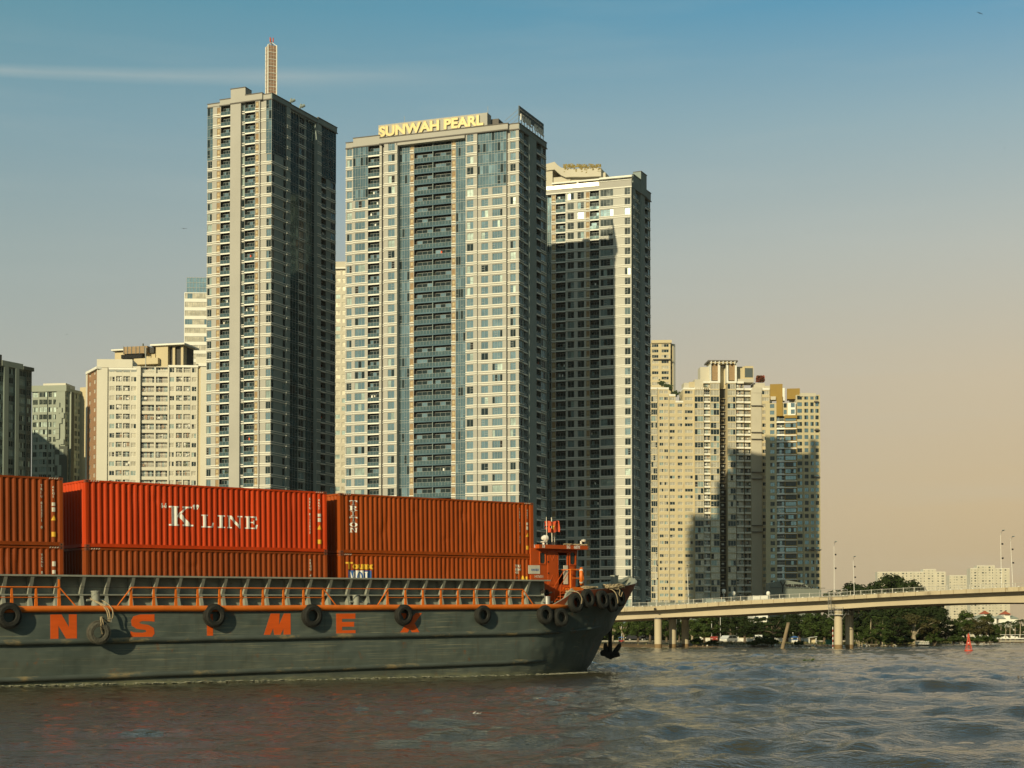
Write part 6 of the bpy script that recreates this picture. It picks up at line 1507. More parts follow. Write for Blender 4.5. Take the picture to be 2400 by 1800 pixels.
# far cream blocks on the right
st = dict(wall='farwhite', trim='cream', glass=[('glasswarm', .65), ('glass2', .35)], frame='cream')
M['farwhite'] = mat('far_cream_render', (.50, .46, .36), .85, var=.12, vscale=.05)
def far(label, px0, tops, Y, n, base=BASEZ):
    cA = corner(px0, Y); B = Bld('apartment_block', label, cA, group='distant cream apartment blocks', maxp=60); a = deg(-3); W = Wall(B, cA, a, outn(a, cA), 1400)
    for pa, pb, yt in tops:
        z = W.z((pa+pb)/2, yt); u0, u1 = W.u(pa, 1400), W.u(pb, 1400); nn = max(2, round((z-BASEZ)/3.1)); o = random.choice((0, .8, 1.8)); k = max(1, round((u1-u0)/4.6)); wgap = [random.uniform(.10, .3) for _ in range(k)]
        for i in range(nn): cell(W, ('ww', [((j+wgap[j])/k, (j+wgap[j]+(.55 if j % 3 == 1 else .3))/k, 1) for j in range(k)], .32, .78), u0, u1, BASEZ+3.1*i, BASEZ+3.1*(i+1), o, st)
        W.box(B.wall, u0, u1, BASEZ, BASEZ+3.1*nn+.8, -16, o-.3, 'white', True)
    B.finish('wall')
far('distant cream block, leftmost, showing left and right of the big tree above the bridge', 2057, [(2057, 2075, 1344), (2075, 2140, 1340), (2140, 2164, 1341), (2164, 2182, 1338), (2182, 2194, 1336), (2194, 2216, 1343)], 1900, 0)
far('distant cream block, lower middle one above the bridge with a gap at either side', 2225, [(2225, 2240, 1350), (2240, 2258, 1347), (2258, 2273, 1348)], 1850, 0)
far('distant cream block, tallest of the far ones, behind the right end of the bridge', 2274, [(2274, 2290, 1331), (2290, 2308, 1328), (2308, 2332, 1330), (2332, 2352, 1332), (2352, 2366, 1336)], 1800, 0)
# villas with red roofs
M['redroof'] = mat('red_roof_tiles', (.42, .10, .035), .8, var=.2, vscale=.4)
for i, (px0, px1, yt, lb) in enumerate(((2296, 2336, 1449, 'cream villa with a small red hipped roof, left of two beside the river'), (2342, 2386, 1450, 'cream villa with a small red hipped roof, right of two beside the river'))):
    Y = 800; c_ = corner(px0, Y); c2_ = corner(px1, Y); z = CAMZ+ray(px0, yt)[1]*Y; r = thing('villa', lb, 'house', (c_.x, Y, .6), group='villas with red roofs'); b = MB(); w_ = c2_.x-c_.x
    b.box(0, w_, 0, 10, 0, z-.6, 'cream'); b.box(w_*.3, w_*.62, 1, 9, z-.6, z+1.6, 'cream'); b.build('wall', r)
    b = MB(); 
    for x0_, x1_, z0_, h_, m in ((-.6, w_*.36, z-.6, 2.0, 'greenlight'), (w_*.60, w_+.6, z-.6, 1.8, 'greenlight'), (w_*.27, w_*.65, z+1.6, 1.8, 'redroof')):
        b.add([(x0_, -.6, z0_), (x1_, -.6, z0_), (x1_, 10, z0_), (x0_, 10, z0_), ((x0_+x1_)/2, 4.5, z0_+h_)], [(0, 1, 4), (1, 2, 4), (2, 3, 4), (3, 0, 4)], m)
    b.build('roof', r)
    for k in range(6):
        for s_ in range(2): q = MB(); x = w_*(k+.3)/6; q.box(x, x+w_*.06, -.05, .01, 1.2+s_*3.6, 3.2+s_*3.6, 'glass2'); q.build('window', r)
# ================================================================== BRIDGE
bd = Vector((.842, -.54)).normalized(); br = Vector((.54, .842)).normalized()
colp0 = Vector((24.2, 262)); L0 = colp0-br*2.4
def bs(px, base=L0, py=1430):
    r = ray(px, py)[0]; return (r*base.y-base.x)/(bd.x-r*bd.y)
def bzz(px, py, base=L0):
    s_ = bs(px, base); return CAMZ+ray(px, py)[1]*(base.y+bd.y*s_)
prof4 = [(1300, 1421.5, 1431, 1441, 1459), (1455, 1414, 1423.6, 1434, 1452), (1542, 1410.8, 1420.5, 1430.5, 1447), (1700, 1400, 1410, 1419.5, 1441), (1830, 1393.5, 1403.5, 1413, 1434), (1955, 1388, 1398, 1407, 1427), (2060, 1381.5, 1391.7, 1401, 1420), (2172, 1375, 1385.6, 1395, 1415), (2290, 1370.5, 1380, 1390, 1412), (2400, 1366, 1375, 1385.6, 1412), (2600, 1360, 1369, 1379, 1412), (2900, 1356, 1365, 1375, 1414)]
P4 = [(bs(p), bzz(p, a), bzz(p, b_), bzz(p, c_), bzz(p, d_)) for p, a, b_, c_, d_ in prof4]
P4 = [(P4[0][0]-70, *[v-1.5 for v in P4[0][1:]])]+P4
def bprof(s_, k):
    for a, b_ in zip(P4, P4[1:]):
        if s_ <= b_[0]: f = (s_-a[0])/(b_[0]-a[0]); return a[k]+(b_[k]-a[k])*max(0, f)
    return P4[-1][k]
bridge = thing('road_bridge', 'long low concrete road bridge on round columns, rising gently to the right across the river', 'bridge', (colp0.x, colp0.y, 0))
BO = (colp0.x, colp0.y, 0)
BW = 16.0
def bp(s_, r_, z): q = L0+bd*s_+br*r_; return (q.x, q.y, z)
sA, sB = P4[0][0], P4[-1][0]; NS = 60
def sweep(mb, sec, m, n=NS, s0=None, s1=None):
    """sec: function(s)-> list of (r,z)"""
    s0 = sA if s0 is None else s0; s1 = sB if s1 is None else s1
    vs = []; k = len(sec(s0)); fs = []
    for i in range(n+1):
        s_ = s0+(s1-s0)*i/n; vs += [bp(s_, r_, z) for r_, z in sec(s_)]
    for i in range(n):
        for j in range(k): a = i*k+j; b_ = i*k+(j+1) % k; fs.append((a, b_, b_+k, a+k))
    fs.append(tuple(range(k))); fs.append(tuple(range(n*k, n*k+k)))
    mb.add(vs, fs, m)
b = MB(); sweep(b, lambda s_: [(1.6, bprof(s_, 3)+.05), (1.75, bprof(s_, 4)), (BW-1.75, bprof(s_, 4)), (BW-1.6, bprof(s_, 3)+.05)], 'conclight'); b.build('girder', bridge, BO)
b = MB(); sweep(b, lambda s_: [(.02, bprof(s_, 3)), (.45, bprof(s_, 3)-.05), (1.7, bprof(s_, 3)+.18), (BW-1.7, bprof(s_, 3)+.18), (BW-.45, bprof(s_, 3)-.05), (BW-.02, bprof(s_, 3)), (BW-.02, bprof(s_, 3)+.28), (.02, bprof(s_, 3)+.28)], 'concrete'); b.build('deck', bridge, BO)
b = MB(); sweep(b, lambda s_: [(.5, bprof(s_, 3)+.281), (BW-.5, bprof(s_, 3)+.281), (BW-.5, bprof(s_, 3)+.32), (.5, bprof(s_, 3)+.32)], 'asphalt'); b.build('carriageway', bridge, BO)
for r0, sg in ((0, 1), (BW, -1)):
    b = MB(); sweep(b, lambda s_: [(r0-sg*.05, bprof(s_, 3)+.02), (r0-sg*.05, bprof(s_, 2)), (r0+sg*.3, bprof(s_, 2)), (r0+sg*.4, bprof(s_, 3)+.3)], 'concrete')
    s_ = sA
    while s_ < sB:                       # joints between the precast panels
        q = [bp(s_, r0-sg*.056, bprof(s_, 3)+.02), bp(s_+.06, r0-sg*.056, bprof(s_, 3)+.02), bp(s_+.06, r0-sg*.056, bprof(s_, 2)), bp(s_, r0-sg*.056, bprof(s_, 2))]; b.face(q, 'waterstain'); s_ += 1.9
    b.build('parapet', bridge, BO)
    b = MB(); s_ = sA; stp = 1.66; M['railbar'] = M.get('railbar') or mat('railing_metal', (.46, .44, .38), .5, .2)
    while s_ < sB:
        z0, z1 = bprof(s_, 2), bprof(s_, 1); w_ = .05
        q = [bp(s_-w_, r0, z0), bp(s_+w_, r0, z0), bp(s_+w_, r0, z1+.06), bp(s_-w_, r0, z1+.06)]; q2 = [bp(s_-w_, r0+.12, z0), bp(s_+w_, r0+.12, z0), bp(s_+w_, r0+.12, z1+.06), bp(s_-w_, r0+.12, z1+.06)]
        b.add(q+q2, [(0, 1, 2, 3), (4, 5, 6, 7), (0, 4, 7, 3), (1, 5, 6, 2), (3, 2, 6, 7)], 'railbar')
        for k in range(1, 7):
            x = s_+stp*k/7; b.tube([bp(x, r0+.06, z0), bp(x, r0+.06, bprof(x, 1)-.02)], .011, 'railbar', 4, False)
        s_ += stp
    for k_, off_, rad in ((1, 0, .035), (2, .12, .025)):
        pts = [bp(sA+(sB-sA)*i/NS, r0+.06, bprof(sA+(sB-sA)*i/NS, k_)+off_-(.02 if k_ == 1 else 0)) for i in range(NS+1)]; b.tube(pts, rad, 'railbar', 5)
    b.build('railing', bridge, BO)
n_l = 0; s_ = bs(1430)
while s_ < bs(2420):
    b = MB(); c_ = bp(s_+stp*.5, .55, bprof(s_, 2)-.12); b.lathe([(.19, 0), (.18, .16), (.12, .29), (0, .34)], 'signwhite', c_, 10); b.build('guard_light', bridge, BO); s_ += stp
def column(c_, ztop, rad, zfoot=-1.2):
    b = MB(); b.lathe([(rad, zfoot), (rad, ztop)], 'conclight', (c_.x, c_.y, 0), 24); b.lathe([(rad+.01, zfoot), (rad+.01, .42), (rad, .62)], 'waterstain', (c_.x, c_.y, 0), 24); b.lathe([(rad+.15, ztop-.25), (rad+.15, ztop), (0, ztop)], 'roofdark', (c_.x, c_.y, 0), 20); b.smooth = True
    return b.build('column', bridge, BO)
sp_ = []
for px in (1542.5, 1576.5, 1606):
    r = ray(px, 1490)[0]; k = (r*colp0.y-colp0.x)/(br.x-r*br.y); c_ = colp0+br*k; column(c_, bprof(bs(1542), 4)+.02, .62)
rp0 = colp0+bd*((lambda r: (r*colp0.y-colp0.x)/(bd.x-r*bd.y))(ray(1965, 1490)[0]))
rcols = []
for px in (1965, 1991):
    r = ray(px, 1490)[0]; k = (r*rp0.y-rp0.x)/(br.x-r*br.y); c_ = rp0+br*k; rcols.append(c_); column(c_, bprof(bs(1965), 4)+.02, .64)
for sx in (34.5, 70): column(rp0+bd*sx, bprof(bs(1965)+sx, 4)+.02, .7); column(rp0+bd*sx+br*4.3, bprof(bs(1965)+sx, 4)+.02, .7)
# service platform round the right-hand pier
b = MB(); zc = CAMZ+ray(1965, 1441)[1]*rp0.y; R_ = 1.15
cen = (rcols[0]+rcols[1])/2; ex = bd; ey = br; hx, hy = 1.15, (rcols[1]-rcols[0]).length/2+1.15
def pp(a, c_, z): q = cen+ex*a+ey*c_; return (q.x, q.y, z)
for z, rr_ in ((zc, .05), (zc+.55, .02), (zc+1.1, .03)):
    b.tube([pp(-hx, -hy, z), pp(hx, -hy, z), pp(hx, hy, z), pp(-hx, hy, z), pp(-hx, -hy, z)], rr_, 'galv', 6)
for a in (-1, -.33, .33, 1): 
    for c_ in (-1, 1): b.tube([pp(hx*a, hy*c_, zc), pp(hx*a, hy*c_, zc+1.1)], .025, 'galv', 5)
for c_ in (-.33, .33): 
    for a in (-1, 1): b.tube([pp(hx*a, hy*c_, zc), pp(hx*a, hy*c_, zc+1.1)], .025, 'galv', 5)
for a, c_ in ((-1, -1), (1, -1), (1, 1), (-1, 1)): b.tube([pp(hx*a*1.5, hy*c_, zc+.25), pp(hx*a*.45, hy*c_*.72, zc-.9)], .05, 'galv', 5)
b.face([pp(-hx, -hy, zc-.02), pp(hx, -hy, zc-.02), pp(hx, hy, zc-.02), pp(-hx, hy, zc-.02)], 'galv')
b.build('maintenance_platform', bridge, BO)
b = MB(); s0 = bs(1944, L0-br*.3); lp = L0-br*.35
zt_l = bzz(1942, 1398); zb_l = zc
for ds in (-.22, .22): 
    q = lp+bd*(s0+ds); b.tube([(q.x, q.y, zt_l), (q.x+.25, q.y+.6, zb_l)], .03, 'galv', 5)
for k in range(13): f = k/12; q = lp+bd*(s0-.22); q2 = lp+bd*(s0+.22); z = zt_l+(zb_l-zt_l)*f; b.tube([(q.x+.25*f, q.y+.6*f, z), (q2.x+.25*f, q2.y+.6*f, z)], .02, 'galv', 4)
for k in range(5): f = .1+k/5*.8; q = lp+bd*s0; z = zt_l+(zb_l-zt_l)*f; b.tube([(q.x-.3, q.y+.1, z), (q.x-.3, q.y-.5, z), (q.x+.3, q.y-.5, z), (q.x+.3, q.y+.1, z)], .015, 'galv', 4)
b.build('access_ladder', bridge, BO)
b = MB(); q = lp+bd*(s0+1.2); 
for ds in (-2.2, -.7, .8, 2.3): 
    q = lp+bd*(s0+.6+ds); b.tube([(q.x, q.y, zt_l), (q.x, q.y, zt_l+1.0)], .03, 'galv', 5)
for z in (0, .5, 1.0): b.tube([(lp+bd*(s0-1.6)).to_3d()+Vector((0, 0, zt_l+z)), (lp+bd*(s0+2.9)).to_3d()+Vector((0, 0, zt_l+z))], .03, 'galv', 5)
b.build('access_gate', bridge, BO)
b = MB(); q = lp+bd*bs(1537); b.box(q.x-.15, q.x+.15, q.y-.2, q.y+.1, bzz(1537, 1430), bzz(1537, 1425), 'iron'); b.build('drain_box', bridge, BO)
# lamp posts on the bridge
def lamp(px, top, side_r, label, lean=0, thick=.05):
    base = L0+br*side_r; s_ = bs(px, base); q = base+bd*s_; z0 = bprof(s_, 2)-.4; z1 = CAMZ+ray(px, top)[1]*q.y; h = z1-z0
    r = thing('street_lamp', label, 'street lamp', (q.x, q.y, z0), group='tall pale lamp posts along the bridge')
    b = MB(); b.tube([(0, 0, 0), (lean*.5, 0, h*.5), (lean, 0, h)], [thick, thick*.75, thick*.45], 'signwhite', 8); b.lathe([(thick*2, 0), (thick*2, .5), (thick, .55)], 'signwhite', n=10); b.build('pole', r)
    b = MB(); b.tube([(lean, 0, h-.2), (lean-.1, -1.2, h+.35)], .03, 'signwhite', 6); b.add([(lean-.2, -1.9, h+.42), (lean+.1, -1.9, h+.42), (lean+.06, -1.1, h+.36), (lean-.16, -1.1, h+.36), (lean-.2, -1.9, h+.34), (lean+.1, -1.9, h+.34), (lean+.06, -1.1, h+.26), (lean-.16, -1.1, h+.26)], [(0, 1, 2, 3), (4, 5, 6, 7), (0, 1, 5, 4), (1, 2, 6, 5), (2, 3, 7, 6), (3, 0, 4, 7)], 'frame'); b.build('lamp_head', r)
    for f in (.80, .55):
        b = MB(); x = lean*f+.12; b.box(x, x+.22, -.14, .08, h*f, h*f+.24, 'black'); b.build('traffic_camera', r)
lamp(1538, 1302, .5, 'pale lamp post on the near side of the bridge, above its three columns')
lamp(1615, 1330, 14.5, 'thin leaning lamp post on the far side of the bridge, right of the leftmost', -.35, .06)
lamp(1955.5, 1276, .5, 'pale lamp post standing directly above the service platform pier of the bridge')
lamp(2003, 1310, 14.5, 'lamp post on the far side of the bridge just right of the service platform pier', -.2)
lamp(2348, 1250, .5, 'tallest pale lamp post near the right end of the bridge', -.1)
lamp(2375, 1264, 14.5, 'far side lamp post, rightmost of all on the bridge', -.35)
# ================================================================== VEGETATION
def leafmat(name, c1, c2, s=.35):
    m = mat(name, c1, .85, var=.35, vscale=1.3, col2=c2, c2amt=.5, c2scale=s, sharp=.25, spec=.15)
    return m
M['leaf_dark'] = leafmat('dark_foliage', (.018, .030, .008), (.032, .045, .010))
M['leaf_mid'] = leafmat('green_foliage', (.036, .058, .013), (.060, .078, .016))
M['leaf_olive'] = leafmat('olive_foliage', (.058, .052, .018), (.038, .045, .013))
M['leaf_light'] = leafmat('light_foliage', (.055, .080, .018), (.085, .092, .022))
M['bark'] = mat('bark', (.12, .09, .06), .9, var=.3, vscale=3, stretch=(1, 1, .3))
M['palebark'] = mat('pale_bark', (.30, .25, .17), .9, var=.2, vscale=2)
def crown_mesh(seed, clumps, rx, rz, h0, leaves, ls, m, shape='round'):
    rng = random.Random(seed); mb = MB(); cs = []
    for k in range(clumps):
        for _ in range(30):
            a = rng.uniform(0, 6.283); u = rng.uniform(-1, 1); r = rng.uniform(.45, 1.0)**.6
            x, y, z = math.cos(a)*math.sqrt(1-u*u)*r, math.sin(a)*math.sqrt(1-u*u)*r, u*r
            if shape == 'round' and z < -.75: continue
            if shape == 'layer': z = (rng.randrange(5)-2)/2.2; rr = (1-abs(z)*.55)*math.sqrt(rng.random()); x, y = math.cos(a)*rr, math.sin(a)*rr
            if shape == 'bush' and z < -.2: z = -z*.5
            break
        cs.append((x*rx*rng.uniform(.8, 1.12), y*rx*rng.uniform(.8, 1.12), h0+z*rz*rng.uniform(.85, 1.1), rng.uniform(.6, 1.35)))
    V = []; Fc = []
    for cx, cy, cz, sc in cs:
        cr_ = rx*.27*sc; fl_ = .35 if shape == 'layer' else .72
        for i in range(int(leaves*sc)):
            a = rng.uniform(0, 6.283); u = rng.uniform(-1, 1); r = cr_*rng.random()**.4; q = math.sqrt(1-u*u)
            px, py, pz = cx+math.cos(a)*q*r, cy+math.sin(a)*q*r, cz+u*r*fl_
            s_ = ls*rng.uniform(.6, 1.4); n = Vector((math.cos(a)*q+rng.uniform(-.8, .8), math.sin(a)*q+rng.uniform(-.8, .8), u+rng.uniform(-.3, 1.0))).normalized()
            t = n.orthogonal().normalized(); t = (Matrix.Rotation(rng.uniform(0, 6.28), 3, n) @ t); bb = n.cross(t); p = Vector((px, py, pz)); i0 = len(V)
            V += [tuple(p-t*s_), tuple(p+bb*s_*.45), tuple(p+t*s_), tuple(p-bb*s_*.45)]; Fc.append((i0, i0+1, i0+2, i0+3))
    mb.add(V, Fc, m); return mb, cs
def make_tree(kind, seed, label):
    r = thing('tree', label, 'tree', group='trees on the far riverbank')
    P_ = dict(broad=(50, 4.2, 3.9, 5.6, 105, .30, 'leaf_dark', 'round'), mid=(44, 3.4, 3.5, 4.9, 95, .27, 'leaf_mid', 'round'), olive=(44, 4.4, 2.8, 5.0, 80, .28, 'leaf_olive', 'round'), layer=(48, 4.0, 4.4, 5.9, 85, .27, 'leaf_dark', 'layer'), light=(26, 2.3, 2.4, 4.6, 75, .24, 'leaf_light', 'round'), dense=(70, 4.6, 5.0, 5.9, 125, .30, 'leaf_dark', 'round'))[kind]
    mb, cs = crown_mesh(seed, *P_); 
    t = MB(); h0 = P_[3]; rx = P_[1]; tr = .16+rx*.04; bk = 'palebark' if kind in ('light', 'olive') else 'bark'
    t.tube([(0, 0, -.5), (.05, .02, h0*.25), (.15, -.08, h0*.55), (.1, .0, h0*.95)], [tr*1.25, tr, tr*.8, tr*.35], bk, 9)
    rg = random.Random(seed+1)
    for k in range(9):
        c_ = rg.choice(cs); z0 = h0*rg.uniform(.3, .6); mid = Vector((c_[0]*.45, c_[1]*.45, z0+(c_[2]-z0)*.6)); t.tube([(.08, 0, z0), mid, (c_[0], c_[1], c_[2])], [tr*.5, tr*.32, tr*.1], bk, 6)
    t.build('trunk', r); mb.build('crown', r); return r
PROTO = {}
for kd, sd, lb in (('broad', 11, ''), ('mid', 22, ''), ('olive', 33, ''), ('layer', 44, ''), ('light', 55, ''), ('dense', 66, '')): PROTO[kd] = [make_tree(kd, sd, 'x'), False, dict(broad=9.6, mid=8.6, olive=8.2, layer=10.6, light=7.4, dense=11.4)[kd]]
def tree(kind, px, topy, Y, label, wide=1.0, sink=0):
    pr = PROTO[kind]; 
    if not pr[1]: o = pr[0]; pr[1] = True
    else: o = copy_tree(pr[0])
    z1 = CAMZ+ray(px, topy)[1]*Y; h = z1-.55; s_ = h/pr[2]; o.location = (ray(px, 1490)[0]*Y, Y, .55-sink); o.scale = (s_*wide, s_*wide, s_); o.rotation_euler = (0, 0, random.uniform(0, 6.28)); o['label'] = label; return o
TR = [('light', 1436, 1449, 300, 'slim light-green tree seen just right of the hanging anchor chain'),
      ('light', 1462, 1443, 312, 'light tree with thin pale trunk between the anchor and the three bridge columns'),
      ('mid', 1495, 1440, 330, 'green tree immediately left of the three bridge columns', 1.2),
      ('broad', 1524, 1436, 342, 'dark tree behind the leftmost of the three bridge columns', 1.2),
      ('mid', 1562, 1438, 330, 'green tree seen in the gap between the first and second bridge columns'),
      ('broad', 1592, 1434, 342, 'dark tree in the gap between the second and third bridge columns'),
      ('light', 1622, 1444, 318, 'light-green tree just right of the third bridge column', 1.2),
      ('mid', 1650, 1441, 305, 'sunlit bushy tree under the bridge, above the red car', 1.25),
      ('broad', 1682, 1437, 342, 'dark tree behind the lamp posts, above the white car', 1.3),
      ('layer', 1712, 1436, 330, 'dark layered tree above and right of the white car', 1.3),
      ('broad', 1745, 1440, 315, 'round dark tree above the silver pickup, left part', 1.25),
      ('layer', 1776, 1432, 335, 'layered dark tree left of the leaning wooden pile', 1.3),
      ('layer', 1812, 1430, 325, 'dark spreading tree directly left of the leaning pile top', 1.35),
      ('dense', 1845, 1428, 335, 'dense dark tree directly behind the leaning pile', 1.2),
      ('broad', 1874, 1434, 320, 'dark tree behind the blue-white kiosk', 1.25),
      ('mid', 1905, 1438, 300, 'green tree between the kiosk and the service platform pier', 1.25),
      ('dense', 1932, 1428, 320, 'dense tree just left of the service platform pier', 1.2),
      ('mid', 1955, 1446, 290, 'green tree right behind the service platform pier'),
      ('broad', 1985, 1430, 330, 'dark tree seen right of the two platform pier columns'),
      ('broad', 2006, 1368, 372, 'dark tree top above the bridge, leftmost of the clump on the skyline', 1.1),
      ('broad', 2040, 1361, 368, 'dark tree top above the bridge, second of the skyline clump', 1.2),
      ('dense', 2082, 1341, 360, 'large round tree top rising highest above the bridge railing', .95),
      ('dense', 2112, 1346, 352, 'large tree above the bridge just right of the highest crown', .95),
      ('dense', 2140, 1356, 345, 'large tree above the bridge, rightmost of the skyline clump', 1.0),
      ('broad', 2050, 1428, 335, 'dark tree under the bridge behind the tall palms', 1.4),
      ('mid', 2064, 1460, 292, 'round green waterside tree left of the brownish spreading tree', 1.35),
      ('broad', 2098, 1445, 300, 'dark waterside tree left of the brownish tree', 1.3),
      ('olive', 2142, 1436, 318, 'brownish spreading tree over the white arched fence', 1.5),
      ('dense', 2168, 1424, 335, 'tall dark tree right of the brownish one, touching the bridge shadow', 1.0),
      ('broad', 2188, 1418, 340, 'dark tree at the right edge of the riverside grove, below the bridge', 1.0),
      ('mid', 2186, 1466, 318, 'green waterside tree at the right edge of the grove', 1.2),
      ('mid', 2235, 1452, 345, 'round green tree at the left of the small island grove by the buoy', 1.2),
      ('mid', 2262, 1432, 352, 'tallest green tree of the island grove behind the red buoy', 1.05),
      ('olive', 2290, 1448, 350, 'olive-green tree of the island grove right of the buoy', 1.2),
      ('mid', 2312, 1440, 358, 'green tree near the right end of the island grove', .95),
      ('mid', 2330, 1462, 352, 'low green tree at the right end of the island grove', 1.1),
      ('mid', 2342, 1466, 475, 'bushy tree in front of the villas, left of three', 1.6), ('olive', 2366, 1467, 480, 'bushy tree in front of the villas, middle of three', 1.6), ('mid', 2392, 1463, 470, 'bushy tree in front of the villas, right of three at the edge', 1.6),
      ('olive', 2215, 1472, 345, 'low olive bush-like tree in the gap between the two groves', 1.2)]
for t in TR: tree(*t)
# the wood that closes the view behind the road: one mass
b = MB(); rg = random.Random(12)
for i in range(30000):
    px = rg.uniform(1380, 2205); Y = rg.uniform(362, 396); x = ray(px, 1490)[0]*Y; topz = 8.5+3.2*math.sin(x*.17)+2.2*math.sin(x*.41+1)+1.2*math.sin(x*1.3)
    if px < 1975: topz = 3.6+.12*topz
    elif px > 2150: topz *= .7
    z = .5+topz*rg.random()**.8; s_ = rg.uniform(.35, .8); a = rg.uniform(0, 6.28); t = Vector((math.cos(a), math.sin(a), rg.uniform(-.6, .6))).normalized()*s_; bb = Vector((rg.uniform(-1, 1), rg.uniform(-1, 1), rg.uniform(-.2, 1))).normalized()*s_*.5; p = Vector((x, Y, z)); b.face([p-t, p+bb, p+t, p-bb], 'leaf_dark' if rg.random() < .75 else 'leaf_mid')
o = b.build('woodland'); o['kind'] = 'stuff'; o['label'] = 'dense dark wood closing the view behind the riverside road'; o['category'] = 'wood'
# palms
def make_palm(seed, h, label, sc=1.0):
    rg = random.Random(seed); r = thing('palm_tree', label, 'palm', group='palms along the riverbank')
    b = MB(); b.tube([(0, 0, -.5), (.1, 0, h*.4), (.05, .1, h*.8), (0, 0, h)], [.22, .16, .13, .12], 'palebark', 8); b.build('trunk', r); b = MB()
    for k in range(16):
        a = 6.283*k/16+rg.uniform(-.2, .2); L_ = rg.uniform(2.2, 3.0)*sc; up = rg.uniform(-.2, 1.1); pts = []
        for i in range(8): f = i/7; pts.append(Vector((math.cos(a)*L_*f*(1-.15*f), math.sin(a)*L_*f*(1-.15*f), h+L_*(up*f*.8-(.9+.2*up)*f*f))))
        b.tube(pts, [.03]*7+[.01], 'leaf_mid', 4); sd = Vector((-math.sin(a), math.cos(a), 0))
        for i in range(1, 8):
            for q in range(2):
                p = pts[i-1].lerp(pts[i], q*.5+.25); ln = .75*sc*(1-abs(i/7-.45)*1.1)
                for sg in (-1, 1): e = p+sd*sg*ln+Vector((math.cos(a)*.25, math.sin(a)*.25, -ln*.55)); w_ = Vector((math.cos(a), math.sin(a), 0))*.09; b.face([p-w_, p+w_, e], 'leaf_mid' if k % 3 else 'leaf_light')
    b.build('fronds', r); return r
palm0 = make_palm(5, 7.0, 'x')
first = True
for px, topy, Y, lb in ((2041, 1441, 305, 'tall palm with bare trunk under the bridge, left of a pair'), (2068, 1443, 305, 'tall palm with bare trunk under the bridge, right of a pair'), (2306, 1442, 420, 'palm crown showing above the right side of the island grove'),
                        (2346, 1458, 440, 'small palm over the jetty, first from the left'), (2357, 1456, 455, 'small palm over the jetty, second from the left'), (2368, 1454, 440, 'small palm over the jetty, third from the left'), (2379, 1457, 450, 'small palm over the jetty, fourth from the left'), (2391, 1450, 435, 'largest of the small palms, at the right edge above the jetty')):
    o = palm0 if first else copy_tree(palm0); first = False; z = CAMZ+ray(px, topy)[1]*Y; s_ = (z-.6)/7.6; o.location = (ray(px, 1490)[0]*Y, Y, .6); o.scale = (s_, s_, s_) if Y < 400 else (s_*1.05, s_*1.05, s_); o.rotation_euler = (0, 0, random.uniform(0, 6)); o['label'] = lb
# screw pine on the bank
r = thing('screw_pine', 'spiky green screw pine at the waterside just right of the pier columns', 'shrub', (ray(2017, 1490)[0]*285, 285, .3)); b = MB(); rg = random.Random(9)
for k in range(26):
    cx, cy, cz = rg.uniform(-1.8, 1.8), rg.uniform(-1, 1), rg.uniform(.8, 3.2)
    for j in range(16): a = rg.uniform(0, 6.28); u = rg.uniform(-.3, 1); d = Vector((math.cos(a), math.sin(a), u)).normalized(); p = Vector((cx, cy, cz)); s_ = d.cross(Vector((0, 0, 1))).normalized()*.05; b.face([p-s_, p+s_, p+d*.75+s_*.8, p+d*1.1-Vector((0, 0, .25)), p+d*.75-s_*.8], 'leaf_mid')
b.build('leaves', r); b = MB(); 
for k in range(6): x = rg.uniform(-1.2, 1.2); b.tube([(x*.4, 0, -.3), (x, rg.uniform(-.5, .5), rg.uniform(1.2, 2.6))], [.09, .05], 'palebark', 6)
b.build('stem', r)
# waterside shrubs
sh0 = None
for px, topy, Y, kd, lb in ((1632, 1494, 272, 0, 'small dark waterside bush right of the third bridge column'), (1668, 1498, 272, 0, 'low waterside bush below the red car'), (1765, 1500, 271, 1, 'dark rounded waterside bush below the silver pickup'), (1793, 1489, 273, 1, 'bigger waterside bush left of the leaning pile'), (1810, 1494, 273, 0, 'small waterside bush touching the leaning pile'), (1872, 1500, 276, 0, 'low reedy bush right of the kiosk'), (2040, 1488, 288, 1, 'bush on the bank under the left palm'), (2090, 1486, 300, 1, 'bush overhanging the water below the dark grove'), (2120, 1490, 305, 1, 'bush overhanging the water left of the white arched fence'), (2190, 1488, 318, 1, 'bush at the water below the right edge of the grove'), (2232, 1488, 342, 1, 'bush at the water left of the buoy'), (2252, 1490, 342, 1, 'bush at the water directly behind the buoy'), (2292, 1488, 345, 1, 'bush at the water right of the buoy'), (2322, 1490, 346, 1, 'last bush at the water before the jetty')):
    if sh0 is None:
        sh0 = thing('bush', 'x', 'bush', group='bushes along the waterline'); mb, cs = crown_mesh(77, 22, 1.7, 1.3, .9, 80, .2, 'leaf_mid', 'bush'); mb.build('foliage', sh0); t = MB(); [t.tube([(0, 0, -.3), (c_[0]*.8, c_[1]*.8, c_[2])], [.05, .02], 'bark', 5) for c_ in cs[:7]]; t.build('branches', sh0); o = sh0
    else: o = copy_tree(sh0)
    z = CAMZ+ray(px, topy)[1]*Y; s_ = max(.35, (z-.1)/2.3); o.location = (ray(px, 1490)[0]*Y, Y, .05); o.scale = (s_*(1.5 if kd else 1.0), s_*1.2, s_); o.rotation_euler = (0, 0, random.uniform(0, 6)); o['label'] = lb
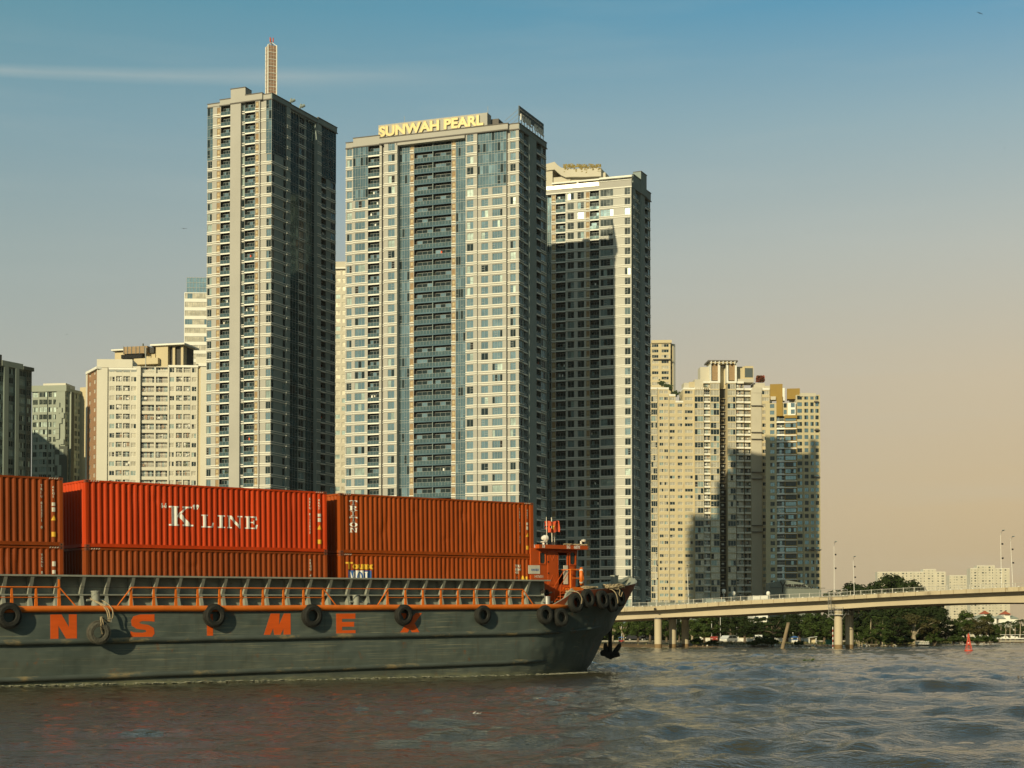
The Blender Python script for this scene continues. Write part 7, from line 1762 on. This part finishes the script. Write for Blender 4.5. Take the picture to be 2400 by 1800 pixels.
# grass and reeds along the bank: nobody could count it
b = MB(); rg = random.Random(4)
for i in range(5200):
    px = rg.uniform(1380, 2230); 
    if px < 1640 and rg.random() < .75: continue
    x0_ = ray(px, 1500)[0]*280
    yb = 268+ (0 if x0_ < 24 else (2 if x0_ < 34 else (4 if x0_ < 44 else (x0_-44)*1.5+4))) ; Y = yb+rg.uniform(2.5, 16); x = ray(px, 1500)[0]*Y; h = rg.uniform(.15, .5)*(2.0 if rg.random() < .15 else 1); w_ = .05+.05*rg.random(); a = rg.uniform(0, 3.14)
    dx, dy = math.cos(a)*w_, math.sin(a)*w_; lx = rg.uniform(-.2, .2); b.face([(x-dx, Y-dy, .35), (x+dx, Y+dy, .35), (x+lx, Y, .45+h)], rg.choice(['leaf_mid', 'leaf_olive', 'leaf_light', 'drygrass' if 'drygrass' in M else M.setdefault('drygrass', mat('dry_grass', (.30, .24, .10), .9, var=.3, vscale=1)).name and 'drygrass']))
o = b.build('grass'); o['kind'] = 'stuff'; o['label'] = 'grass, reeds and weeds growing along the far riverbank'; o['category'] = 'grass'
b = MB()
for i in range(700):
    px = rg.uniform(1385, 2100); Yb = 270+max(0, (px-1900)*.06); Y = Yb+rg.uniform(.2, 5); x = ray(px, 1500)[0]*Y; s_ = rg.uniform(.06, .28); z = rg.uniform(0, .35)
    v = [(x+rg.uniform(-s_, s_), Y+rg.uniform(-s_, s_), z+rg.uniform(-s_*.4, s_)) for _ in range(5)]; b.add(v, [(0, 1, 2), (0, 2, 3), (0, 3, 1), (1, 2, 4), (2, 3, 4), (3, 1, 4)], rg.choice(['concrete', 'mud', 'signwhite', 'earth', 'mud', 'concrete']))
o = b.build('rubble'); o['kind'] = 'stuff'; o['label'] = 'loose stones and litter strewn along the muddy shoreline'; o['category'] = 'rubble'
# ================================================================== THINGS ON THE BANK
def car(px, Y, label, body, flip=False, kind='suv', z=.8):
    L_ = 4.5; W_ = 1.8; r = thing('parked_car', label, 'car', (ray(px, 1490)[0]*Y, Y, z), group='cars parked along the riverside road')
    if kind == 'suv': pf = [(-2.2, .45), (-2.25, .95), (-1.9, 1.1), (-1.2, 1.62), (1.5, 1.66), (2.05, 1.15), (2.2, .9), (2.2, .4)]; wn = [[(-1.55, 1.08), (-1.1, 1.55), (-.1, 1.57), (-.1, 1.08)], [(0, 1.08), (0, 1.57), (1.4, 1.58), (1.8, 1.1)]]
    elif kind == 'pickup': pf = [(-2.4, .5), (-2.45, .98), (-1.4, 1.05), (-.8, 1.65), (.6, 1.68), (.75, 1.1), (2.4, 1.08), (2.4, .5)]; wn = [[(-1.15, 1.1), (-.72, 1.58), (-.1, 1.6), (-.1, 1.1)], [(0, 1.1), (0, 1.6), (.5, 1.6), (.6, 1.1)]]
    else: pf = [(-2.2, .4), (-2.25, .8), (-1.3, .92), (-.7, 1.38), (.8, 1.40), (1.5, .98), (2.2, .9), (2.2, .4)]; wn = [[(-1.05, .95), (-.65, 1.32), (0, 1.34), (0, .95)], [(.1, .95), (.1, 1.34), (.75, 1.33), (1.2, .98)]]
    s_ = -1 if flip else 1; b = MB(); b.prism([(x*s_, zz) for x, zz in pf], -W_/2, W_/2, body); b.build('body', r)
    for w_ in wn: b = MB(); b.prism([(x*s_, zz) for x, zz in w_], -W_/2-.01, W_/2+.01, 'cabinglass'); b.build('window', r)
    for x in (-1.4, 1.4):
        for y in (-W_/2+.08, W_/2-.08):
            w_ = MB(); w_.lathe([(0, -.12), (.30, -.12), (.33, -.08), (.33, .08), (.30, .12), (0, .12)], 'rubber', (x, y, .33), 18, 'y'); o = w_.build('wheel', r); h = MB(); h.lathe([(0, -.135), (.18, -.13), (.19, -.12)], 'galv', (x, y, .33), 12, 'y'); h.build('rim', o)
    for y in (-.6, .6): h = MB(); h.box(-2.28*s_-.02, -2.28*s_+.06, y-.15, y+.15, .68, .82, 'signwhite'); h.build('headlight', r)
    return r
M['carwhite'] = mat('white_car_paint', (.55, .55, .52), .25, coat=.5); M['carsilver'] = mat('silver_car_paint', (.16, .17, .17), .4, .3); M['carred'] = mat('red_car_paint', (.32, .04, .02), .35, coat=.5); M['cardark'] = mat('dark_car_paint', (.03, .03, .035), .25, coat=.5)
o = car(1708, 300, 'white hatchback parked side-on on the bank, right of the two lamp posts', 'carwhite', z=.58); o.scale = (.9, .9, .9); o.rotation_euler = (0, 0, .9)
o = car(1779, 330, 'silver pickup truck parked on the bank left of the leaning pile', 'carsilver', True, 'pickup', .74); o.rotation_euler = (0, 0, 1.25); o.scale = (.85, .85, .85)
o = car(1673, 335, 'small red car, mostly hidden behind a bush right of the bridge columns', 'carred', False, 'sedan', .74); o.rotation_euler = (0, 0, 1.5); o.scale = (.8, .8, .8)
o = car(1490, 350, 'dark car parked under the bridge left of the three columns', 'cardark', False, 'suv', .81)
o = car(1525, 350, 'black car parked under the bridge beside the leftmost column', 'cardark', True, 'sedan', .81)
# scooter rider waiting by the red cart
def boxthing(name, cat, label, px, Y, builds, z=.56, group=None, rot=0):
    r = thing(name, label, cat, (ray(px, 1490)[0]*Y, Y, z), (0, 0, rot), group)
    for nm, f in builds: b = MB(); f(b); b.build(nm, r)
    s_ = dict(vendor_cart=.55, kiosk=.5, shed=.5, hut=.65).get(name, 1); r.scale = (s_, s_, s_)
    return r
boxthing('vendor_cart', 'cart', 'red and blue vendor cart under the bridge, just right of the anchor', 1456, 300, [('body', lambda b: (b.box(-.9, .9, -.5, .5, .45, 1.15, 'carred'), b.box(-.8, .1, -.4, .4, 1.15, 1.35, 'blue'))), ('canopy', lambda b: (b.prism([(-1.1, 2.0), (0, 2.3), (1.1, 2.0), (1.1, 1.95), (-1.1, 1.95)], -.7, .7, 'blue'), [b.tube([(x, y, 1.1), (x, y, 2.0)], .03, 'galv', 5) for x in (-.85, .85) for y in (-.45, .45)])), ('wheel', lambda b: b.lathe([(0, -.05), (.38, -.05), (.4, 0), (.38, .05), (0, .05)], 'rubber', (-.6, -.55, .4), 16, 'y')), ('wheel', lambda b: b.lathe([(0, -.05), (.38, -.05), (.4, 0), (.38, .05), (0, .05)], 'rubber', (.6, -.55, .4), 16, 'y'))])
boxthing('kiosk', 'kiosk', 'small blue and white kiosk on the bank right of the leaning pile', 1862, 300, [('body', lambda b: (b.box(-1.1, 1.1, -1, 1, 0, 1.2, 'signwhite'), b.box(-1.1, 1.1, -1, 1, 1.2, 1.5, 'blue'), b.box(-1.1, -.95, -1, 1, 1.5, 2.3, 'signwhite'), b.box(.95, 1.1, -1, 1, 1.5, 2.3, 'signwhite'))), ('roof', lambda b: b.prism([(-1.4, 2.3), (0, 2.8), (1.4, 2.3), (1.4, 2.2), (-1.4, 2.2)], -1.3, 1.3, 'blue')), ('flagpole', lambda b: (b.tube([(-.7, -1.1, 0), (-.7, -1.1, 4.2)], .04, 'galv', 6), b.box(-.95, -.7, -1.1, -1.08, 3.8, 4.1, 'signwhite')))])
boxthing('shed', 'shed', 'cream open shed on the bank left of the service platform pier', 1904, 292, [('wall', lambda b: (b.box(-1.3, -1.15, -1, 1, 0, 2.1, 'cream'), b.box(1.15, 1.3, -1, 1, 0, 2.1, 'cream'), b.box(-1.15, 1.15, .9, 1, 0, 2.1, 'tan'))), ('roof', lambda b: b.prism([(-1.6, 2.1), (1.6, 2.5), (1.6, 2.6), (-1.6, 2.2)], -1.3, 1.3, 'cream'))])
boxthing('hut', 'hut', 'small thatched stilt hut with crossed posts at the water right of the screw pine', 2042, 282, [('roof', lambda b: b.prism([(-1.7, 1.5), (0, 2.4), (1.7, 1.5), (1.6, 1.4), (0, 2.25), (-1.6, 1.4)], -1.2, 1.2, 'leaf_olive')), ('frame', lambda b: [b.tube([(x, y, -.4), (x, y, 1.6)], .06, 'bark', 6) for x in (-1.3, 0, 1.3) for y in (-.9, .9)]), ('floor', lambda b: b.box(-1.5, 1.5, -1.1, 1.1, .35, .45, 'palebark'))], z=.2)
boxthing('wooden_pile', 'pile', 'thick leaning wooden pile standing in the shallows between the two bridge piers', 1829.5, 243, [('shaft', lambda b: (b.tube([(0, 0, -1.5), (.25, 0, 0), (1.25, .2, 4.0)], [.28, .29, .25], 'bark2' if 'bark2' in M else M.setdefault('bark2', mat('weathered_timber', (.20, .15, .09), .9, var=.3, vscale=2)).name and 'bark2', 16))), ('cap', lambda b: b.lathe([(.29, -.05), (.30, .05), (0, .09)], 'bark', (1.25, .2, 4.0), 16))], z=0)
boxthing('gauge_pole', 'pole', 'thin red and white banded pole beside the service platform pier', 1952, 250, [('pole', lambda b: [b.tube([(0, 0, z), (0, 0, z+.4)], .07, 'signwhite' if i % 2 else 'carred', 8) for i, z in enumerate([k*.4-.6 for k in range(10)])])], z=0)
boxthing('green_crate', 'crate', 'green plastic crate on the bank left of the service platform pier', 1946, 278, [('body', lambda b: (b.box(-.8, .8, -.5, .5, 0, .8, 'crategreen' if 'crategreen' in M else M.setdefault('crategreen', mat('green_plastic', (.03, .16, .08), .5)).name and 'crategreen'))), ('rim', lambda b: (b.box(-.86, .86, -.56, -.5, .7, .84, 'crategreen'), b.box(-.86, .86, .5, .56, .7, .84, 'crategreen')))], z=.45)
# low riverside wall and arched white fence
c0_, c1_ = ray(1640, 1490)[0]*344, ray(1900, 1490)[0]*344; b = MB(); b.box(c0_, c1_, 343.7, 344, .6, 1.5, 'cream'); b.box(c0_, c1_, 343.6, 344.1, 1.5, 1.6, 'tan'); x = c0_
while x < c1_: b.box(x, x+.4, 343.5, 344.2, .6, 1.8, 'cream'); x += 4
o = b.build('garden_wall'); tag(o, 'low cream wall with square posts along the riverside road behind the cars', 'wall')
r = thing('arched_fence', 'white arched fence at the water below the brownish spreading tree', 'fence', (ray(2145, 1490)[0]*306, 306, .3)); n = 12; wtot = (ray(2178, 1490)[0]-ray(2145, 1490)[0])*306; n = 8; b = MB()
for k in range(n): x = wtot*k/n; b.tube([(x+.22*math.cos(a)*0+.0+.11*(1-math.cos(a)), 0, .75*math.sin(a)*.9) for a in [math.pi*j/8 for j in range(9)]], .03, 'signwhite', 5)
b.build('arches', r); b = MB(); b.tube([(0, 0, .12), (wtot, 0, .12)], .04, 'signwhite', 5); b.tube([(0, 0, .5), (wtot, 0, .5)], .03, 'signwhite', 5); b.build('rail', r)
# street lights on the riverside road
for px, top, arm, lb in ((1585, 1443, 0, 'thin pale lamp post seen between the second and third bridge columns'), (1668, 1445, 0, 'thin lamp post under the bridge above the red car'), (1688.5, 1443, 0, 'pale lamp post just left of the white car'), (1727, 1452, 1, 'lamp post with a lantern top just right of the white car'), (1766, 1443, 2, 'lamp post with a curved arm above the silver pickup'), (1882, 1440, 0, 'thin lamp post right of the kiosk'), (1457, 1452, 0, 'thin lamp post near the anchor under the bridge')):
    Y = 338; z = CAMZ+ray(px, top)[1]*Y; h = z-.7; r = thing('street_lamp', lb, 'street lamp', (ray(px, 1490)[0]*Y, Y, .7), group='lamp posts along the riverside road')
    b = MB(); b.tube([(0, 0, 0), (0, 0, h)] if arm != 2 else [(0, 0, 0), (0, 0, h*.75), (.1, 0, h*.9), (.6, 0, h), (1.6, 0, h+.15)], .08, 'galv', 8); b.build('pole', r)
    b = MB()
    if arm == 1: b.lathe([(.12, 0), (.26, .2), (.26, .55), (.1, .75), (0, .78)], 'signwhite', (0, 0, h), 10)
    elif arm == 2: b.box(1.5, 2.3, -.12, .12, h+.08, h+.2, 'frame')
    else: b.box(-.1, .8, -.1, .1, h, h+.12, 'frame')
    b.build('lamp_head', r)
# jetty at far right
Yj = 432; x0j = ray(2338, 1490)[0]*Yj; r = thing('jetty', 'brown wooden jetty with pale railing beyond the island grove at the right edge', 'jetty', (x0j, Yj, 0)); b = MB(); b.box(0, 60, 0, 5, 1.15, 1.4, 'cream'); b.build('deck', r)
for k in range(24): 
    b = MB(); x = k*2.6; b.tube([(x, .2, -1), (x, .2, 1.15)], .16, 'bark', 6); b.build('pile', r)
b = MB(); b.box(0, 60, .1, .3, .55, .75, 'bark'); b.build('cross_beam', r); b = MB()
for k in range(31): b.tube([(k*2, .1, 1.4), (k*2, .1, 2.3)], .05, 'signwhite', 5)
b.tube([(0, .1, 2.3), (60, .1, 2.3)], .05, 'signwhite', 5); b.build('railing', r)
# buoy
Yb = 2*F_PX/(1526.7-1490); r = thing('channel_buoy', 'red lattice channel buoy floating on the river in front of the island grove', 'buoy', (ray(2270, 1490)[0]*Yb, Yb, 0)); k_ = Yb/F_PX*.9
M['buoyred'] = mat('buoy_paint', (.50, .055, .02), .5, var=.2, vscale=2, col2=(.22, .04, .02), c2amt=.4, c2scale=3)
b = MB(); R_ = 11*k_; b.lathe([(R_*.7, -.5), (R_*.95, -.1), (R_, .08), (R_*.9, .22), (0, .24)], 'buoyred', n=24); b.smooth = False; b.build('float', r)
H1 = (1526.7-1492)*k_; b = MB(); lv = [(.24, R_*.85), (.24+(H1-.24)*.4, R_*.6), (.24+(H1-.24)*.75, R_*.36), (H1, R_*.22)]
for k in range(4):
    a = math.pi/4+k*math.pi/2; b.tube([(rr_*math.cos(a), rr_*math.sin(a), z) for z, rr_ in lv], .045, 'buoyred', 6)
    a2_ = a+math.pi/2
    for j in range(3):
        z0, r0 = lv[j]; z1, r1 = lv[j+1]; b.tube([(r0*math.cos(a), r0*math.sin(a), z0), (r1*math.cos(a2_), r1*math.sin(a2_), z1)], .025, 'buoyred', 5); b.tube([(r1*math.cos(a), r1*math.sin(a), z1), (r1*math.cos(a2_), r1*math.sin(a2_), z1)], .03, 'buoyred', 5)
b.build('lattice', r); b = MB(); b.box(-.16, .16, -.18, -.15, H1*.45, H1*.72, 'buoyred'); b.box(-.18, .02, -.19, -.185, H1*.60, H1*.68, 'signwhite'); b.build('number_plate', r)
b = MB(); b.lathe([(.16, H1), (.16, H1+.35), (.10, H1+.40), (.10, H1+.55), (0, H1+.6)], 'buoyred', n=12); b.tube([(0, 0, H1+.5), (0, 0, (1526.7-1484)*k_)], .03, 'buoyred', 5); b.build('lantern', r)
# floating scraps
for px, py, m, lb, s_ in ((1115, 1682, 'signwhite', 'white plastic scrap floating on the brown water below the barge', .17), (1889, 1550, 'leaf_light', 'small floating water plant right of the anchor, left of a pair', .28), (1903, 1549, 'leaf_light', 'small floating water plant, right of a pair', .28), (2383, 1594, 'bark', 'dark floating twig near the right edge of the river', .25)):
    Y = 2*F_PX/(py-1490); b = MB(); rg = random.Random(px)
    for k in range(9): a = rg.uniform(0, 6.28); x, y = math.cos(a)*s_*rg.random(), math.sin(a)*s_*rg.random(); b.face([(x-s_*.5, y, .0), (x+s_*.1, y-s_*.3, .06), (x+s_*.5, y+.05, s_*rg.uniform(.2, .9)), (x, y+s_*.3, s_*rg.uniform(.1, .5))], m)
    o = b.build('floating_scrap', loc=(ray(px, 1490)[0]*Y, Y, .02)); tag(o, lb, 'floating scrap')
# birds
M['bird'] = mat('bird_feathers', (.035, .03, .028), .9)
bird0 = None
for px, py, wsp, lb in ((431, 536, 15, 'dark bird gliding left of the spire tower, wings spread wide'), (2296, 31, 15, 'dark bird high in the top right corner of the sky'), (157, 784, 8, 'small bird low in the sky above the two shaded left towers'), (416, 295, 4, 'tiny bird left of the top of the spire tower, right one'), (337, 351, 4, 'tiny bird left of the spire tower, upper of a close pair'), (341, 375, 4, 'tiny bird left of the spire tower, lower of a close pair'), (256, 608, 4, 'tiny bird above the white block at the left'), (145, 61, 3.5, 'tiny bird near the top left corner'), (277, 75, 3.5, 'tiny bird near the top, between the corner and the spire'), (1417, 45, 4, 'tiny bird at the top of the sky right of the central tower'), (2300, 260, 5, 'tiny bird in the upper right sky below the big one'), (2346, 333, 5, 'tiny bird near the right edge, upper of a close pair'), (2355, 347, 5, 'tiny bird near the right edge, lower of a close pair'), (2271, 608, 6, 'small bird in the mid right sky, right of two'), (2195, 629, 5, 'small bird in the mid right sky, left of two'), (1895, 545, 5, 'small bird alone right of the penthouse tower'), (2334, 711, 4, 'tiny bird at the right, above the far cream blocks'), (2254, 1174, 5, 'tiny bird low over the right end of the bridge')):
    Y = 170; k_ = Y/F_PX; p = at(px, py, Y)
    if bird0 is None:
        r = thing('bird', '', 'bird'); b = MB(); b.tube([(0, -.5, 0), (0, -.3, .03), (0, .1, .03), (0, .45, 0)], [.03, .09, .10, .02], 'bird', 8); b.build('body', r)
        for sg in (-1, 1): b = MB(); b.prism([(0, .03), (sg*.45, .14), (sg*1.0, .02), (sg*1.0, .0), (sg*.45, .11), (0, -.02)], -.16, .12, 'bird'); b.build('wing', r)
        bird0 = r; o = r
    else: o = copy_tree(bird0)
    o.location = p; s_ = wsp*k_/2; o.scale = (s_, s_, s_); o.rotation_euler = (.1, random.uniform(-.35, .35), random.uniform(-.6, .6)); o['label'] = lb; o['group'] = 'birds in the sky'
# even evening air
hz = MB(); hz.box(-9000, 9000, -9000, 9000, -3, 420, 'beige'); ho = hz.build('haze'); ho['kind'] = 'stuff'; ho['label'] = 'thin warm evening haze over river and city'; ho['category'] = 'haze'
hm = bpy.data.materials.new('haze'); hm.use_nodes = True; hn = hm.node_tree; hn.nodes.clear(); ov = hn.nodes.new('ShaderNodeOutputMaterial'); pv = hn.nodes.new('ShaderNodeVolumePrincipled'); pv.inputs['Density'].default_value = .00003; pv.inputs['Color'].default_value = (.95, .93, .88, 1); hn.links.new(pv.outputs[0], ov.inputs['Volume']); ho.data.materials.clear(); ho.data.materials.append(hm)
